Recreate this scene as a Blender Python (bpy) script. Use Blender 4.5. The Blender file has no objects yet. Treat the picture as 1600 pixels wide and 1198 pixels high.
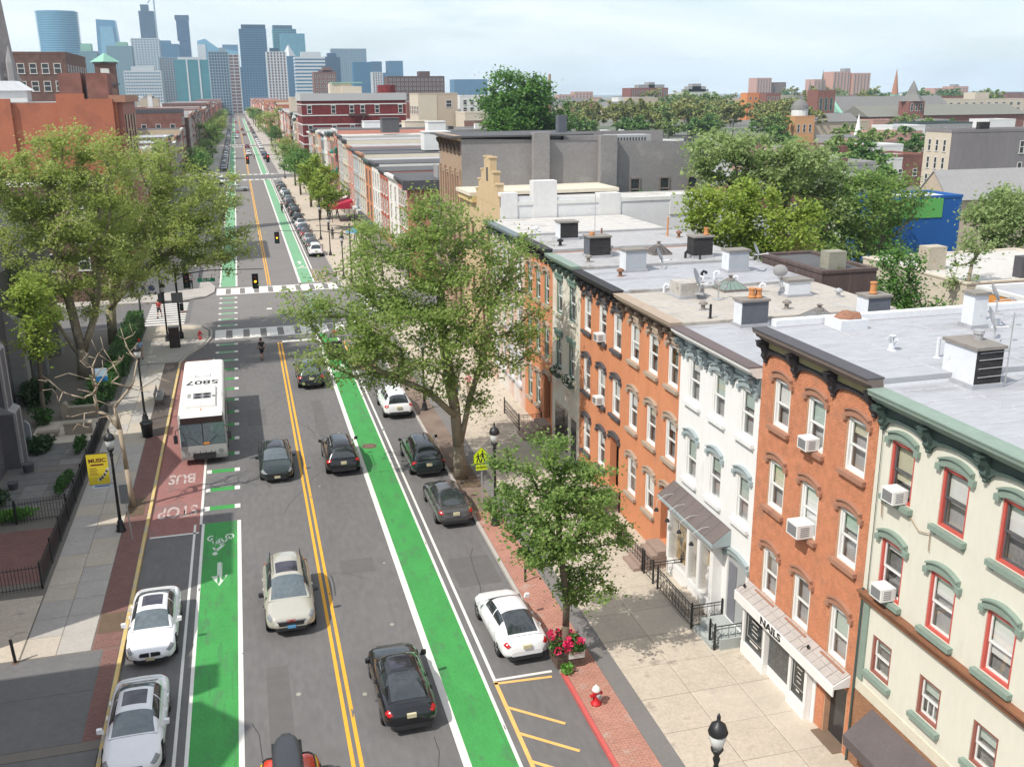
import bpy, bmesh, math, random
import numpy as np
from mathutils import Vector, Matrix
sc = bpy.context.scene
COL = sc.collection
rnd = random.Random(11)
nrng = np.random.default_rng(5)
PI = math.pi

# ------------------------------------------------------------------ camera, sky, sun, exposure
cam = bpy.data.cameras.new('camera')
camo = bpy.data.objects.new('camera', cam)
COL.objects.link(camo)
RW = ((0.965022,-0.081813,0.249078),(-0.262040,-0.271097,0.926197),(-0.008251,-0.959069,-0.283053))                       # rows: street axes (right, along, up) in camera axes
camo.matrix_world = Matrix(((RW[0][0], -RW[0][1], -RW[0][2], 0), (RW[1][0], -RW[1][1], -RW[1][2], 0),
                            (RW[2][0], -RW[2][1], -RW[2][2], 20.5), (0, 0, 0, 1)))
cam.sensor_width = 36
cam.lens = 36 * 1534 / 1600
cam.clip_start = 0.5
cam.clip_end = 30000
sc.camera = camo

SUN_EL, SUN_AZ = math.radians(51), math.atan2(-0.90, -0.436)      # azimuth measured from +Y towards +X
w = bpy.data.worlds.new('World'); sc.world = w; w.use_nodes = True
nt = w.node_tree; nt.nodes.clear()
N = nt.nodes.new; L = nt.links.new
sky = N('ShaderNodeTexSky'); sky.sky_type = 'NISHITA'; sky.sun_disc = False
sky.sun_elevation = SUN_EL; sky.sun_rotation = SUN_AZ
sky.air_density = 1.0; sky.dust_density = 1.5; sky.ozone_density = 1.0
tc = N('ShaderNodeTexCoord'); mp = N('ShaderNodeMapping'); mp.inputs['Scale'].default_value = (1.0, 1.0, 5.5)
L(tc.outputs['Generated'], mp.inputs['Vector'])
nz = N('ShaderNodeTexNoise'); nz.inputs['Scale'].default_value = 2.6; nz.inputs['Detail'].default_value = 9; nz.inputs['Roughness'].default_value = .62; nz.inputs['Distortion'].default_value = .5
L(mp.outputs[0], nz.inputs['Vector'])
cr = N('ShaderNodeValToRGB'); cr.color_ramp.elements[0].position = .34; cr.color_ramp.elements[1].position = .60
cr.color_ramp.elements[0].color = (.30, .30, .30, 1); cr.color_ramp.elements[1].color = (.93, .93, .93, 1)
L(nz.outputs['Fac'], cr.inputs[0])
mx = N('ShaderNodeMix'); mx.data_type = 'RGBA'
L(cr.outputs[0], mx.inputs['Factor']); L(sky.outputs[0], mx.inputs['A'])
mx.inputs['B'].default_value = (6.45, 6.8, 7.1, 1)        # thin bright cloud
bg = N('ShaderNodeBackground'); bg.inputs['Strength'].default_value = 0.14
L(mx.outputs['Result'], bg.inputs['Color'])
wo = N('ShaderNodeOutputWorld'); L(bg.outputs[0], wo.inputs['Surface'])

sl = bpy.data.lights.new('sun', 'SUN'); sl.energy = 3.9; sl.angle = math.radians(.53); sl.color = (1.0, .95, .87)
so = bpy.data.objects.new('sun', sl); COL.objects.link(so)
sdir = Vector((math.sin(SUN_AZ) * math.cos(SUN_EL), math.cos(SUN_AZ) * math.cos(SUN_EL), math.sin(SUN_EL)))
so.rotation_euler = sdir.to_track_quat('Z', 'Y').to_euler(); so.location = (-60, -30, 120)
vs = sc.view_settings
vs.view_transform = 'Standard'; vs.look = 'None'; vs.exposure = 0.30; vs.gamma = 1; vs.use_curve_mapping = False
sc.cycles.max_bounces = 6; sc.cycles.diffuse_bounces = 3; sc.cycles.glossy_bounces = 3
sc.cycles.transparent_max_bounces = 10; sc.cycles.transmission_bounces = 4; sc.cycles.volume_bounces = 1
sc.cycles.caustics_reflective = False; sc.cycles.caustics_refractive = False

# ------------------------------------------------------------------ materials
MATS = {}
def _n(t, kind): return t.nodes.new('ShaderNode' + kind)
def mat(name, col, rough=.75, metal=0., ns=3., na=.12, bs=0., bsc=40., coat=0., spec=.4, stain=None, stretch=None, emit=None):
    """procedural surface: base colour broken up by two noises, optional relief, optional stains of a second colour"""
    if name in MATS: return MATS[name]
    m = bpy.data.materials.new(name); m.use_nodes = True
    t = m.node_tree; p = t.nodes['Principled BSDF']; lk = t.links.new
    geo = _n(t, 'NewGeometry'); src = geo.outputs['Position']
    if stretch:
        mp = _n(t, 'Mapping'); mp.inputs['Scale'].default_value = stretch; lk(src, mp.inputs['Vector']); src = mp.outputs[0]
    a = _n(t, 'TexNoise'); a.inputs['Scale'].default_value = ns; a.inputs['Detail'].default_value = 6; a.inputs['Roughness'].default_value = .6
    lk(src, a.inputs['Vector'])
    b = _n(t, 'TexNoise'); b.inputs['Scale'].default_value = ns * 9; b.inputs['Detail'].default_value = 3; lk(src, b.inputs['Vector'])
    ad = _n(t, 'Math'); ad.operation = 'ADD'; lk(a.outputs['Fac'], ad.inputs[0]); lk(b.outputs['Fac'], ad.inputs[1])
    mr = _n(t, 'MapRange'); mr.inputs['From Min'].default_value = .6; mr.inputs['From Max'].default_value = 1.4
    mr.inputs['To Min'].default_value = 1 - na; mr.inputs['To Max'].default_value = 1 + na
    lk(ad.outputs[0], mr.inputs['Value'])
    c = _n(t, 'Mix'); c.data_type = 'RGBA'; c.blend_type = 'MULTIPLY'; c.inputs['Factor'].default_value = 1
    c.inputs['A'].default_value = (*col, 1); lk(mr.outputs[0], c.inputs['B']); out = c.outputs['Result']
    if stain:                                  # (colour, scale, threshold)
        sn = _n(t, 'TexNoise'); sn.inputs['Scale'].default_value = stain[1]; sn.inputs['Detail'].default_value = 8; sn.inputs['Roughness'].default_value = .65
        lk(src, sn.inputs['Vector'])
        sr = _n(t, 'MapRange'); sr.inputs['From Min'].default_value = stain[2]; sr.inputs['From Max'].default_value = stain[2] + .1
        lk(sn.outputs['Fac'], sr.inputs['Value'])
        s2 = _n(t, 'Mix'); s2.data_type = 'RGBA'; lk(sr.outputs[0], s2.inputs['Factor']); lk(out, s2.inputs['A']); s2.inputs['B'].default_value = (*stain[0], 1)
        out = s2.outputs['Result']
    lk(out, p.inputs['Base Color'])
    p.inputs['Roughness'].default_value = rough; p.inputs['Metallic'].default_value = metal
    p.inputs['Specular IOR Level'].default_value = spec
    if coat: p.inputs['Coat Weight'].default_value = coat; p.inputs['Coat Roughness'].default_value = .04
    if bs:
        bn = _n(t, 'TexNoise'); bn.inputs['Scale'].default_value = bsc; bn.inputs['Detail'].default_value = 4; lk(src, bn.inputs['Vector'])
        bu = _n(t, 'Bump'); bu.inputs['Strength'].default_value = bs; bu.inputs['Distance'].default_value = .02
        lk(bn.outputs['Fac'], bu.inputs['Height']); lk(bu.outputs[0], p.inputs['Normal'])
    if emit: p.inputs['Emission Color'].default_value = (*emit[0], 1); p.inputs['Emission Strength'].default_value = emit[1]
    MATS[name] = m
    return m

def brickmat(name, c1, c2, mortar, bw=.21, bh=.075, rough=.85):
    """courses of brick for walls whose single bricks are too small to see"""
    if name in MATS: return MATS[name]
    m = bpy.data.materials.new(name); m.use_nodes = True
    t = m.node_tree; p = t.nodes['Principled BSDF']; lk = t.links.new
    g = _n(t, 'NewGeometry'); sx = _n(t, 'SeparateXYZ'); lk(g.outputs['Position'], sx.inputs[0])
    ad = _n(t, 'Math'); ad.operation = 'ADD'; lk(sx.outputs['X'], ad.inputs[0]); lk(sx.outputs['Y'], ad.inputs[1])
    cb = _n(t, 'CombineXYZ'); lk(ad.outputs[0], cb.inputs['X']); lk(sx.outputs['Z'], cb.inputs['Y'])
    b = _n(t, 'TexBrick'); lk(cb.outputs[0], b.inputs['Vector']); b.inputs['Scale'].default_value = 1
    b.inputs['Brick Width'].default_value = bw; b.inputs['Row Height'].default_value = bh; b.inputs['Mortar Size'].default_value = bh * .14
    b.inputs['Color1'].default_value = (*c1, 1); b.inputs['Color2'].default_value = (*c2, 1); b.inputs['Mortar'].default_value = (*mortar, 1)
    n = _n(t, 'TexNoise'); n.inputs['Scale'].default_value = .8; n.inputs['Detail'].default_value = 6; lk(g.outputs['Position'], n.inputs['Vector'])
    mr = _n(t, 'MapRange'); mr.inputs['From Min'].default_value = .3; mr.inputs['From Max'].default_value = .7; mr.inputs['To Min'].default_value = .78; mr.inputs['To Max'].default_value = 1.18
    lk(n.outputs['Fac'], mr.inputs['Value'])
    c = _n(t, 'Mix'); c.data_type = 'RGBA'; c.blend_type = 'MULTIPLY'; c.inputs['Factor'].default_value = 1
    lk(b.outputs['Color'], c.inputs['A']); lk(mr.outputs[0], c.inputs['B']); lk(c.outputs['Result'], p.inputs['Base Color'])
    p.inputs['Roughness'].default_value = rough; p.inputs['Specular IOR Level'].default_value = .25
    bu = _n(t, 'Bump'); bu.inputs['Strength'].default_value = .4; bu.inputs['Distance'].default_value = .01; bu.invert = True
    lk(b.outputs['Fac'], bu.inputs['Height']); lk(bu.outputs[0], p.inputs['Normal'])
    MATS[name] = m
    return m

def leafmat(name, c1, c2, trans=.35):
    if name in MATS: return MATS[name]
    m = bpy.data.materials.new(name); m.use_nodes = True
    t = m.node_tree; t.nodes.remove(t.nodes['Principled BSDF']); lk = t.links.new
    g = _n(t, 'NewGeometry')
    n = _n(t, 'TexNoise'); n.inputs['Scale'].default_value = .45; n.inputs['Detail'].default_value = 3; lk(g.outputs['Position'], n.inputs['Vector'])
    a = _n(t, 'Math'); a.operation = 'ADD'; lk(n.outputs['Fac'], a.inputs[0]); lk(g.outputs['Random Per Island'], a.inputs[1])
    mr = _n(t, 'MapRange'); mr.inputs['From Min'].default_value = .35; mr.inputs['From Max'].default_value = 1.6; lk(a.outputs[0], mr.inputs['Value'])
    c = _n(t, 'Mix'); c.data_type = 'RGBA'; lk(mr.outputs[0], c.inputs['Factor']); c.inputs['A'].default_value = (*c1, 1); c.inputs['B'].default_value = (*c2, 1)
    d = _n(t, 'BsdfPrincipled'); d.inputs['Roughness'].default_value = .5; d.inputs['Specular IOR Level'].default_value = .35
    lk(c.outputs['Result'], d.inputs['Base Color'])
    tr = _n(t, 'BsdfTranslucent'); lk(c.outputs['Result'], tr.inputs['Color'])
    ms = _n(t, 'MixShader'); ms.inputs[0].default_value = trans; lk(d.outputs[0], ms.inputs[1]); lk(tr.outputs[0], ms.inputs[2])
    lk(ms.outputs[0], t.nodes['Material Output'].inputs['Surface'])
    MATS[name] = m
    return m

def glassmat(name, tint=(1, 1, 1), clear=.93, rough=.03):
    """window pane: lets the room show, mirrors the sky at grazing angles"""
    if name in MATS: return MATS[name]
    m = bpy.data.materials.new(name); m.use_nodes = True
    t = m.node_tree; t.nodes.remove(t.nodes['Principled BSDF']); lk = t.links.new
    tr = _n(t, 'BsdfTransparent'); tr.inputs['Color'].default_value = (tint[0] * clear, tint[1] * clear, tint[2] * clear, 1)
    gl = _n(t, 'BsdfGlossy'); gl.inputs['Roughness'].default_value = rough; gl.inputs['Color'].default_value = (.9, .95, .97, 1)
    lw = _n(t, 'LayerWeight'); pw = _n(t, 'Math'); pw.operation = 'POWER'; lk(lw.outputs['Facing'], pw.inputs[0]); pw.inputs[1].default_value = 3.2
    mr = _n(t, 'MapRange'); lk(pw.outputs[0], mr.inputs['Value']); mr.inputs['To Min'].default_value = .09; mr.inputs['To Max'].default_value = .8
    ms = _n(t, 'MixShader'); lk(mr.outputs[0], ms.inputs[0]); lk(tr.outputs[0], ms.inputs[1]); lk(gl.outputs[0], ms.inputs[2])
    lk(ms.outputs[0], t.nodes['Material Output'].inputs['Surface'])
    MATS[name] = m
    return m

# ------------------------------------------------------------------ mesh helpers
def org(o):
    v = Vector((0, 0, 0))
    while o is not None: v += o.location; o = o.parent
    return v

class MB:
    """collects faces (each with a material slot) and links them as one mesh object"""
    def __init__(s): s.v = []; s.f = []; s.m = []
    def face(s, pts, mi=0):
        k = len(s.v); s.v.extend([tuple(p) for p in pts]); s.f.append(tuple(range(k, k + len(pts)))); s.m.append(mi); return s
    def box(s, x0, x1, y0, y1, z0, z1, mi=0, top=None):
        k = len(s.v)
        s.v += [(x0, y0, z0), (x1, y0, z0), (x1, y1, z0), (x0, y1, z0), (x0, y0, z1), (x1, y0, z1), (x1, y1, z1), (x0, y1, z1)]
        for q in ((0, 3, 2, 1), (4, 5, 6, 7), (0, 1, 5, 4), (1, 2, 6, 5), (2, 3, 7, 6), (3, 0, 4, 7)):
            s.f.append(tuple(k + i for i in q)); s.m.append(mi)
        if top is not None: s.m[-5] = top
        return s
    def prism(s, poly, axis, a, b, mi=0, cap=None):
        """2-D polygon pushed along an axis: x -> poly is (y,z); y -> poly is (x,z); z -> poly is (x,y)"""
        P = {'x': lambda p, q: (q, p[0], p[1]), 'y': lambda p, q: (p[0], q, p[1]), 'z': lambda p, q: (p[0], p[1], q)}[axis]
        n = len(poly); k = len(s.v)
        s.v += [P(p, a) for p in poly] + [P(p, b) for p in poly]
        s.f.append(tuple(range(k + n - 1, k - 1, -1))); s.m.append(mi)
        s.f.append(tuple(range(k + n, k + 2 * n))); s.m.append(mi if cap is None else cap)
        for i in range(n):
            j = (i + 1) % n; s.f.append((k + i, k + j, k + n + j, k + n + i)); s.m.append(mi)
        return s
    def tube(s, pts, rad, n=6, mi=0, caps=True):
        pts = [Vector(p) for p in pts]
        if not isinstance(rad, (list, tuple)): rad = [rad] * len(pts)
        k = len(s.v); up = Vector((0, 0, 1)); u0 = None
        for i, p in enumerate(pts):
            d = (pts[min(i + 1, len(pts) - 1)] - pts[max(i - 1, 0)])
            d = d.normalized() if d.length > 1e-9 else Vector((0, 0, 1))
            u = d.cross(u0).cross(d) if u0 is not None else d.cross(up)
            if u.length < 1e-4: u = d.cross(Vector((1, 0, 0)))
            u.normalize(); u0 = u if u0 is None else u
            u0 = u; w_ = d.cross(u)
            for j in range(n):
                a = 2 * PI * j / n; q = p + (u * math.cos(a) + w_ * math.sin(a)) * rad[i]; s.v.append(tuple(q))
        for i in range(len(pts) - 1):
            for j in range(n):
                a, b = k + i * n + j, k + i * n + (j + 1) % n
                s.f.append((a, b, b + n, a + n)); s.m.append(mi)
        if caps:
            s.f.append(tuple(k + j for j in range(n - 1, -1, -1))); s.m.append(mi)
            e = k + (len(pts) - 1) * n
            s.f.append(tuple(e + j for j in range(n))); s.m.append(mi)
        return s
    def lathe(s, prof, cx, cy, n=12, mi=0, cz=0):
        k = len(s.v)
        for r, z in prof:
            for j in range(n):
                a = 2 * PI * j / n; s.v.append((cx + r * math.cos(a), cy + r * math.sin(a), cz + z))
        for i in range(len(prof) - 1):
            for j in range(n):
                a, b = k + i * n + j, k + i * n + (j + 1) % n
                s.f.append((a, b, b + n, a + n)); s.m.append(mi)
        s.f.append(tuple(k + j for j in range(n - 1, -1, -1))); s.m.append(mi)
        e = k + (len(prof) - 1) * n; s.f.append(tuple(e + j for j in range(n))); s.m.append(mi)
        return s
    def grid(s, fn, us, vs, mi=0, flip=False):
        k = len(s.v); nu, nv = len(us), len(vs)
        for u in us:
            for v in vs: s.v.append(tuple(fn(u, v)))
        for i in range(nu - 1):
            for j in range(nv - 1):
                q = (k + i * nv + j, k + (i + 1) * nv + j, k + (i + 1) * nv + j + 1, k + i * nv + j + 1)
                s.f.append(q[::-1] if flip else q); s.m.append(mi)
        return s
    def mesh(s, name, mats, o=(0, 0, 0), smooth=False):
        me = bpy.data.meshes.new(name)
        vv = [(a - o[0], b - o[1], c - o[2]) for a, b, c in s.v]
        me.from_pydata(vv, [], s.f)
        for q in (mats if isinstance(mats, (list, tuple)) else [mats]): me.materials.append(q)
        if any(s.m): me.polygons.foreach_set('material_index', s.m)
        if smooth: me.polygons.foreach_set('use_smooth', [True] * len(s.f))
        me.update(); return me
    def build(s, name, mats, parent=None, smooth=False, loc=None, kind=None, local=False):
        """faces are in world coordinates unless local; loc gives the new object's own origin"""
        base = org(parent)
        if local: o = Vector((0, 0, 0)); pos = Vector(loc or (0, 0, 0))
        else: o = Vector(loc) if loc is not None else base; pos = o - base
        ob = bpy.data.objects.new(name, s.mesh(name, mats, o, smooth)); COL.objects.link(ob)
        ob.location = pos
        if parent is not None: ob.parent = parent
        if kind: ob['kind'] = kind
        return ob
def inst(me, name, parent, loc, rotz=0., scale=None, label=None):
    ob = bpy.data.objects.new(name, me); COL.objects.link(ob); ob.location = loc
    if rotz: ob.rotation_euler = (0, 0, rotz)
    if scale: ob.scale = scale
    if parent is not None: ob.parent = parent
    if label: ob['label'] = label
    return ob
def tag(o, label, cat, group=None):
    o['label'] = label; o['category'] = cat
    if group: o['group'] = group
    return o
def thing(name, label, cat, loc=(0, 0, 0), rotz=0., group=None):
    o = bpy.data.objects.new(name, None); COL.objects.link(o); o.empty_display_size = .3
    o.location = loc; o.rotation_euler = (0, 0, rotz)
    return tag(o, label, cat, group)
def struct(o): o['kind'] = 'structure'; return o
def dup(o, loc=None, rotz=None, label=None, group=None, parent=None):
    c = o.copy(); COL.objects.link(c)
    if loc is not None: c.location = loc
    if rotz is not None: c.rotation_euler = (0, 0, rotz)
    if label: c['label'] = label
    if group: c['group'] = group
    c.parent = parent
    for ch in [k for k in ALLCH(o)]:
        dup(ch, parent=c)
    return c
def ALLCH(o): return o.children
def remat(root, table):
    """give a copied thing its own paint: table maps old material -> new material (meshes are copied)"""
    for o in [root] + list(root.children_recursive):
        if o.type == 'MESH' and any(s.material in table for s in o.material_slots):
            o.data = o.data.copy()
            for i, q in enumerate(o.data.materials):
                if q in table: o.data.materials[i] = table[q]
    return root
# ------------------------------------------------------------------ ground, streets, pavements, paint
A_ = mat('asphalt', (.142, .136, .135), .9, ns=.5, na=.17, bs=.25, bsc=60, spec=.3, stretch=(1, .3, 1), stain=((.125, .118, .117), .16, .60))
A_OLD = mat('asphalt_worn', (.185, .174, .168), .9, ns=.3, na=.14, bs=.2, bsc=60, spec=.3)
CONC = mat('concrete', (.46, .40, .325), .9, ns=1.1, na=.2, bs=.25, bsc=30, stain=((.31, .265, .22), 1.1, .56))
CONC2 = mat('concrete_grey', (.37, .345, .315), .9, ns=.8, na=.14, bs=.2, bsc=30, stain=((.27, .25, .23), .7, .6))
JOINT = mat('joint_sand', (.16, .145, .125), .95)
PAVER = mat('brick_paver', (.40, .20, .15), .9, ns=1.5, na=.25, bs=.2, bsc=25, stain=((.42, .31, .26), 1.1, .58))
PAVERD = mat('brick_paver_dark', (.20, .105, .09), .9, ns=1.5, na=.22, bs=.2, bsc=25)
PATCH = mat('asphalt_strip', (.17, .16, .155), .9, ns=.8, na=.12, bs=.2, bsc=50)
GRANITE = mat('granite_kerb', (.40, .37, .34), .85, ns=4, na=.15, bs=.2, bsc=40)
WHITE = mat('white_paint', (.66, .64, .60), .8, ns=2, na=.10, stain=((.36, .35, .34), 3.5, .66))
YELLOW = mat('yellow_paint', (.72, .36, .035), .8, ns=2, na=.10, stain=((.4, .25, .08), 3.5, .67))
ORANGE = mat('amber_paint', (.74, .42, .13), .8, ns=2, na=.12, stain=((.4, .3, .2), 3.0, .62))
GREEN = mat('green_lane_paint', (.046, .265, .062), .8, ns=1.6, na=.2, bs=.2, bsc=70, stretch=(1, .4, 1), stain=((.060, .19, .07), 1.3, .54))
GREENF = mat('green_lane_faded', (.165, .355, .205), .85, ns=.5, na=.12, stain=((.2, .36, .24), .3, .55))
BUSRED = mat('red_lane_paint', (.275, .125, .112), .85, ns=.9, na=.2, stretch=(1, .5, 1), stain=((.215, .125, .115), .9, .52))
KERBRED = mat('red_kerb_paint', (.5, .10, .09), .8, ns=2, na=.15)
KERBYEL = mat('yellow_kerb_paint', (.56, .42, .17), .8, ns=1.2, na=.15, stain=((.38, .35, .30), 1.4, .53))
IRON = mat('black_iron', (.014, .014, .016), .45, ns=5, na=.2, spec=.5)
SOIL = mat('soil', (.12, .085, .055), 1, ns=3, na=.3, bs=.5, bsc=20)

struct(MB().face([(-9000, -2000, -.06), (9000, -2000, -.06), (9000, 9000, -.06), (-9000, 9000, -.06)]).build(
    'ground', mat('city_ground', (.16, .155, .14), .95, ns=.02, na=.3, stain=((.07, .10, .045), .006, .5))))
road = MB()
KL, KR = -5.85, 9.85
CROSS = [(94.5, 106.0), (266, 277.5), (440, 451), (612, 623), (785, 796)]
ys = [-40] + [v for c in CROSS for v in c] + [1500]
for i in range(0, len(ys) - 1):
    a, b = ys[i], ys[i + 1]
    if i % 2 == 0: road.face([(KL - .4, a, 0), (KR + .4, a, 0), (KR + .4, b, 0), (KL - .4, b, 0)])
    else: road.face([(-420, a, 0), (420, a, 0), (420, b, 0), (-420, b, 0)])
road = struct(road.build('road', A_))

def strip(name, x0, x1, y0, y1, m, z=.004, parent=None):
    return MB().face([(x0, y0, z), (x1, y0, z), (x1, y1, z), (x0, y1, z)]).build(name, m, parent or road)
def line(pts, wd, z, mb):
    for (x0, y0), (x1, y1) in zip(pts[:-1], pts[1:]):
        d = Vector((x1 - x0, y1 - y0)); n = Vector((-d.y, d.x)).normalized() * wd / 2
        mb.face([(x0 + n.x, y0 + n.y, z), (x0 - n.x, y0 - n.y, z), (x1 - n.x, y1 - n.y, z), (x1 + n.x, y1 + n.y, z)][::-1])
# worn asphalt of the junction and of the blocks beyond
strip('asphalt_patch', KL, KR, 86.5, 113.5, A_OLD, .002)
strip('asphalt_patch', KL, KR, 113.5, 266, A_OLD, .002)
strip('asphalt_patch', KL, KR, 277.5, 1400, A_OLD, .002)
# centre lines
for a, b in ((-30, 85), (113, 262), (281, 436), (455, 608), (628, 1200)):
    strip('centre_line', 1.86, 1.99, a, b, YELLOW); strip('centre_line', 2.12, 2.25, a, b, YELLOW)
# cycle lane on the near left and far left
strip('bike_lane', -3.17, -1.60, -30, 47.6, GREEN)
strip('lane_line', -1.60, -1.42, -30, 47.6, WHITE, .006)
strip('lane_line', -3.30, -3.17, -30, 47.6, WHITE, .006)
strip('lane_line', -3.68, -3.57, -30, 47.6, WHITE, .006)
strip('lane_line', -3.42, -3.29, 47.6, 81, WHITE)
strip('red_bus_box', -5.84, -3.42, 46.7, 81, BUSRED)
strip('lane_line', -5.70, -3.42, 46.52, 46.68, WHITE, .006)
for y in [49.5, 52.1, 54.9, 57.7, 60.5, 63.3, 66.1, 68.9, 71.7, 74.5, 77.3, 80.1, 82.9, 85.6] + [93.2, 95.9, 98.6, 101.3, 104.0, 106.6]:
    far = y > 79
    strip('green_dash', -2.98, -1.72, y - .27, y + .27, GREENF if far else GREEN)
    strip('white_dash_end', -3.24, -2.98, y - .27, y + .27, WHITE); strip('white_dash_end', -1.72, -1.44, y - .27, y + .27, WHITE)
for a, b in ((113.2, 262), (282, 436), (456, 608), (628, 1000)):
    strip('bike_lane', -3.2, -1.6, a, b, GREENF); strip('lane_line', -1.60, -1.40, a, b, WHITE, .006)
    strip('lane_line', -3.36, -3.2, a, b, WHITE, .006)
    strip('bike_lane', 5.62, 7.0, a, b, GREENF); strip('lane_line', 5.36, 5.62, a, b, WHITE, .006)
    strip('lane_line', 7.0, 7.16, a, b, WHITE, .006); strip('lane_line', 7.4, 7.55, a, b, ORANGE if a < 200 and b < 130 else WHITE, .006)
# cycle lane on the right
strip('bike_lane', 5.56, 7.00, -30, 87.2, GREEN)
strip('lane_line', 5.30, 5.56, -30, 87.2, WHITE, .006)
strip('lane_line', 7.00, 7.12, -30, 87.2, WHITE, .006)
strip('lane_line', 7.36, 7.48, 30.45, 74, WHITE)
for y in (94, 97, 100, 103, 106): strip('green_dash', 5.7, 6.9, y - .3, y + .3, GREENF)
# stop bar, zebra crossings
strip('stop_line', 2.28, 5.28, 85.0, 85.55, WHITE, .008)
def zebra(x0, x1, y0, y1, bar, gap, m=WHITE):
    x = x0
    while x < x1:
        strip('crossing_bar', x, min(x + bar, x1), y0 + .3, y1 - .3, m); x += bar + gap
    strip('crossing_edge', x0, x1, y0, y0 + .3, m); strip('crossing_edge', x0, x1, y1 - .3, y1, m)
zebra(-3.4, 9.9, 87.6, 91.4, .95, .55); zebra(-3.6, 9.9, 108.4, 112.2, .95, .55)
for a, b in ((261.5, 264), (279.5, 282), (436, 439), (453, 456)): zebra(-5.6, 9.6, a, b, .9, .6)
for k in range(10): strip('crossing_bar', -9.9, -6.3, 95.2 + k * 1.06, 95.72 + k * 1.06, WHITE)
for k in range(9): strip('crossing_bar', 11.0, 14.6, 95.4 + k * 1.1, 95.9 + k * 1.1, WHITE)
strip('painted_mark', 1.4, 1.9, 99.4, 100.0, WHITE)
# no-parking hatch on the right kerb lane, three of them
def hatch(y0, y1, name):
    mb = MB(); line([(7.42, y0), (7.42, y1)], .14, .006, mb); line([(7.36, y1 - .12), (9.5, y1 - .25)], .13, .006, mb)
    y = y1 - 1.6
    while y > y0 + .2: line([(7.42, y), (9.1, y - 1.45)], .13, .007, mb); y -= 1.5
    o = mb.build(name, ORANGE, road)
hatch(17, 30.3, 'hatch_marking'); hatch(74.2, 84, 'hatch_marking'); hatch(113.5, 121.5, 'hatch_marking')
strip('lane_line', 7.36, 9.6, 30.32, 30.46, WHITE, .006)
# lettering and signs painted on the lane
def text_mesh(body, size, extrude=0., bold=0., align='CENTER'):
    cu = bpy.data.curves.new('lettering', 'FONT'); cu.body = body; cu.size = size; cu.extrude = extrude; cu.offset = bold
    cu.align_x = align; cu.align_y = 'CENTER'; cu.resolution_u = 3
    ob = bpy.data.objects.new('lettering', cu); COL.objects.link(ob)
    dg = bpy.context.evaluated_depsgraph_get(); dg.update()
    me = bpy.data.meshes.new_from_object(ob.evaluated_get(dg)); bpy.data.objects.remove(ob); bpy.data.curves.remove(cu)
    return me
WORN = mat('worn_letter_paint', (.43, .37, .35), .85, ns=3, na=.15, stain=((.29, .13, .115), 3.0, .50))
def letters(body, size, m, loc, rot=(0, 0, 0), scale=(1, 1, 1), parent=None, bold=0., extrude=0., name='lettering'):
    me = text_mesh(body, size, extrude, bold); me.materials.clear(); me.materials.append(m)
    ob = bpy.data.objects.new(name, me); COL.objects.link(ob); ob.rotation_euler = rot; ob.scale = scale
    ob.location = Vector(loc) - org(parent)
    if parent is not None: ob.parent = parent
    return ob
letters('STOP', .95, WORN, (-4.55, 49.6, .008), (0, 0, PI), (.86, 2.1, 1), road, .02)
letters('BUS', .95, WORN, (-4.55, 54.3, .008), (0, 0, PI), (.9, 2.1, 1), road, .02)
SYM = mat('lane_symbol_paint', (.52, .60, .50), .85, ns=3, na=.12)
def bike_symbol(x, y, dirn, m=SYM):
    mb = MB(); z = .008; s = dirn
    for cx in (-.42, .42):
        for k in range(14):
            a0, a1 = 2 * PI * k / 14, 2 * PI * (k + 1) / 14
            P = [(cx + r * math.cos(a), -.15 + r * 1.5 * math.sin(a)) for a, r in ((a0, .14), (a0, .22), (a1, .22), (a1, .14))]
            mb.face([(x + s * px, y + s * py, z) for px, py in P])
    def ln(a, b, wd=.09):
        d = Vector((b[0] - a[0], b[1] - a[1])); n = Vector((-d.y, d.x)).normalized() * wd / 2
        mb.face([(x + s * (p[0] + k * n.x), y + s * (p[1] + k * n.y), z) for p, k in ((a, 1), (a, -1), (b, -1), (b, 1))])
    ln((-.42, -.15), (-.15, .55)); ln((-.15, .55), (.28, .5)); ln((.42, -.15), (.25, .75)); ln((-.2, .75), (-.05, .75)); ln((0, -.05), (.27, .5)); ln((-.18, .5), (0, -.05))
    ln((-.1, .8), (.2, 1.35), .16); ln((.2, 1.35), (.33, .9), .1); ln((-.05, .75), (.1, .2), .12)
    for k in range(10):
        a0, a1 = 2 * PI * k / 10, 2 * PI * (k + 1) / 10
        mb.face([(x + s * .24, y + s * 1.62, z), (x + s * (.24 + .12 * math.cos(a0)), y + s * (1.62 + .18 * math.sin(a0)), z), (x + s * (.24 + .12 * math.cos(a1)), y + s * (1.62 + .18 * math.sin(a1)), z)])
    return mb.build('bicycle_symbol', m, road)
def lane_arrow(x, y, s, m=SYM):
    mb = MB(); z = .008
    mb.face([(x + s * px, y + s * py, z) for px, py in ((-.11, -1.1), (.11, -1.1), (.11, .25), (-.11, .25))])
    mb.face([(x + s * px, y + s * py, z) for px, py in ((-.36, .25), (.36, .25), (0, 1.25))])
    return mb.build('lane_arrow', m, road)
bike_symbol(-2.38, 45.6, -1); lane_arrow(-2.38, 41.9, -1)
bike_symbol(6.28, 74.5, 1, WHITE); bike_symbol(6.3, 123.5, 1, WHITE); lane_arrow(6.3, 127.5, 1, WHITE)
mh = MB().lathe([(.45, .012), (.40, .016), (.385, .012), (.36, .012), (.345, .018), (.02, .018)], 6.19, 56.6, 20)
tag(mh.build('manhole_cover', mat('rusty_iron', (.15, .095, .07), .8, ns=8, na=.25), None, loc=(6.19, 56.6, 0)), 'round rusty manhole cover set in the bright green cycle lane', 'manhole cover')
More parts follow.
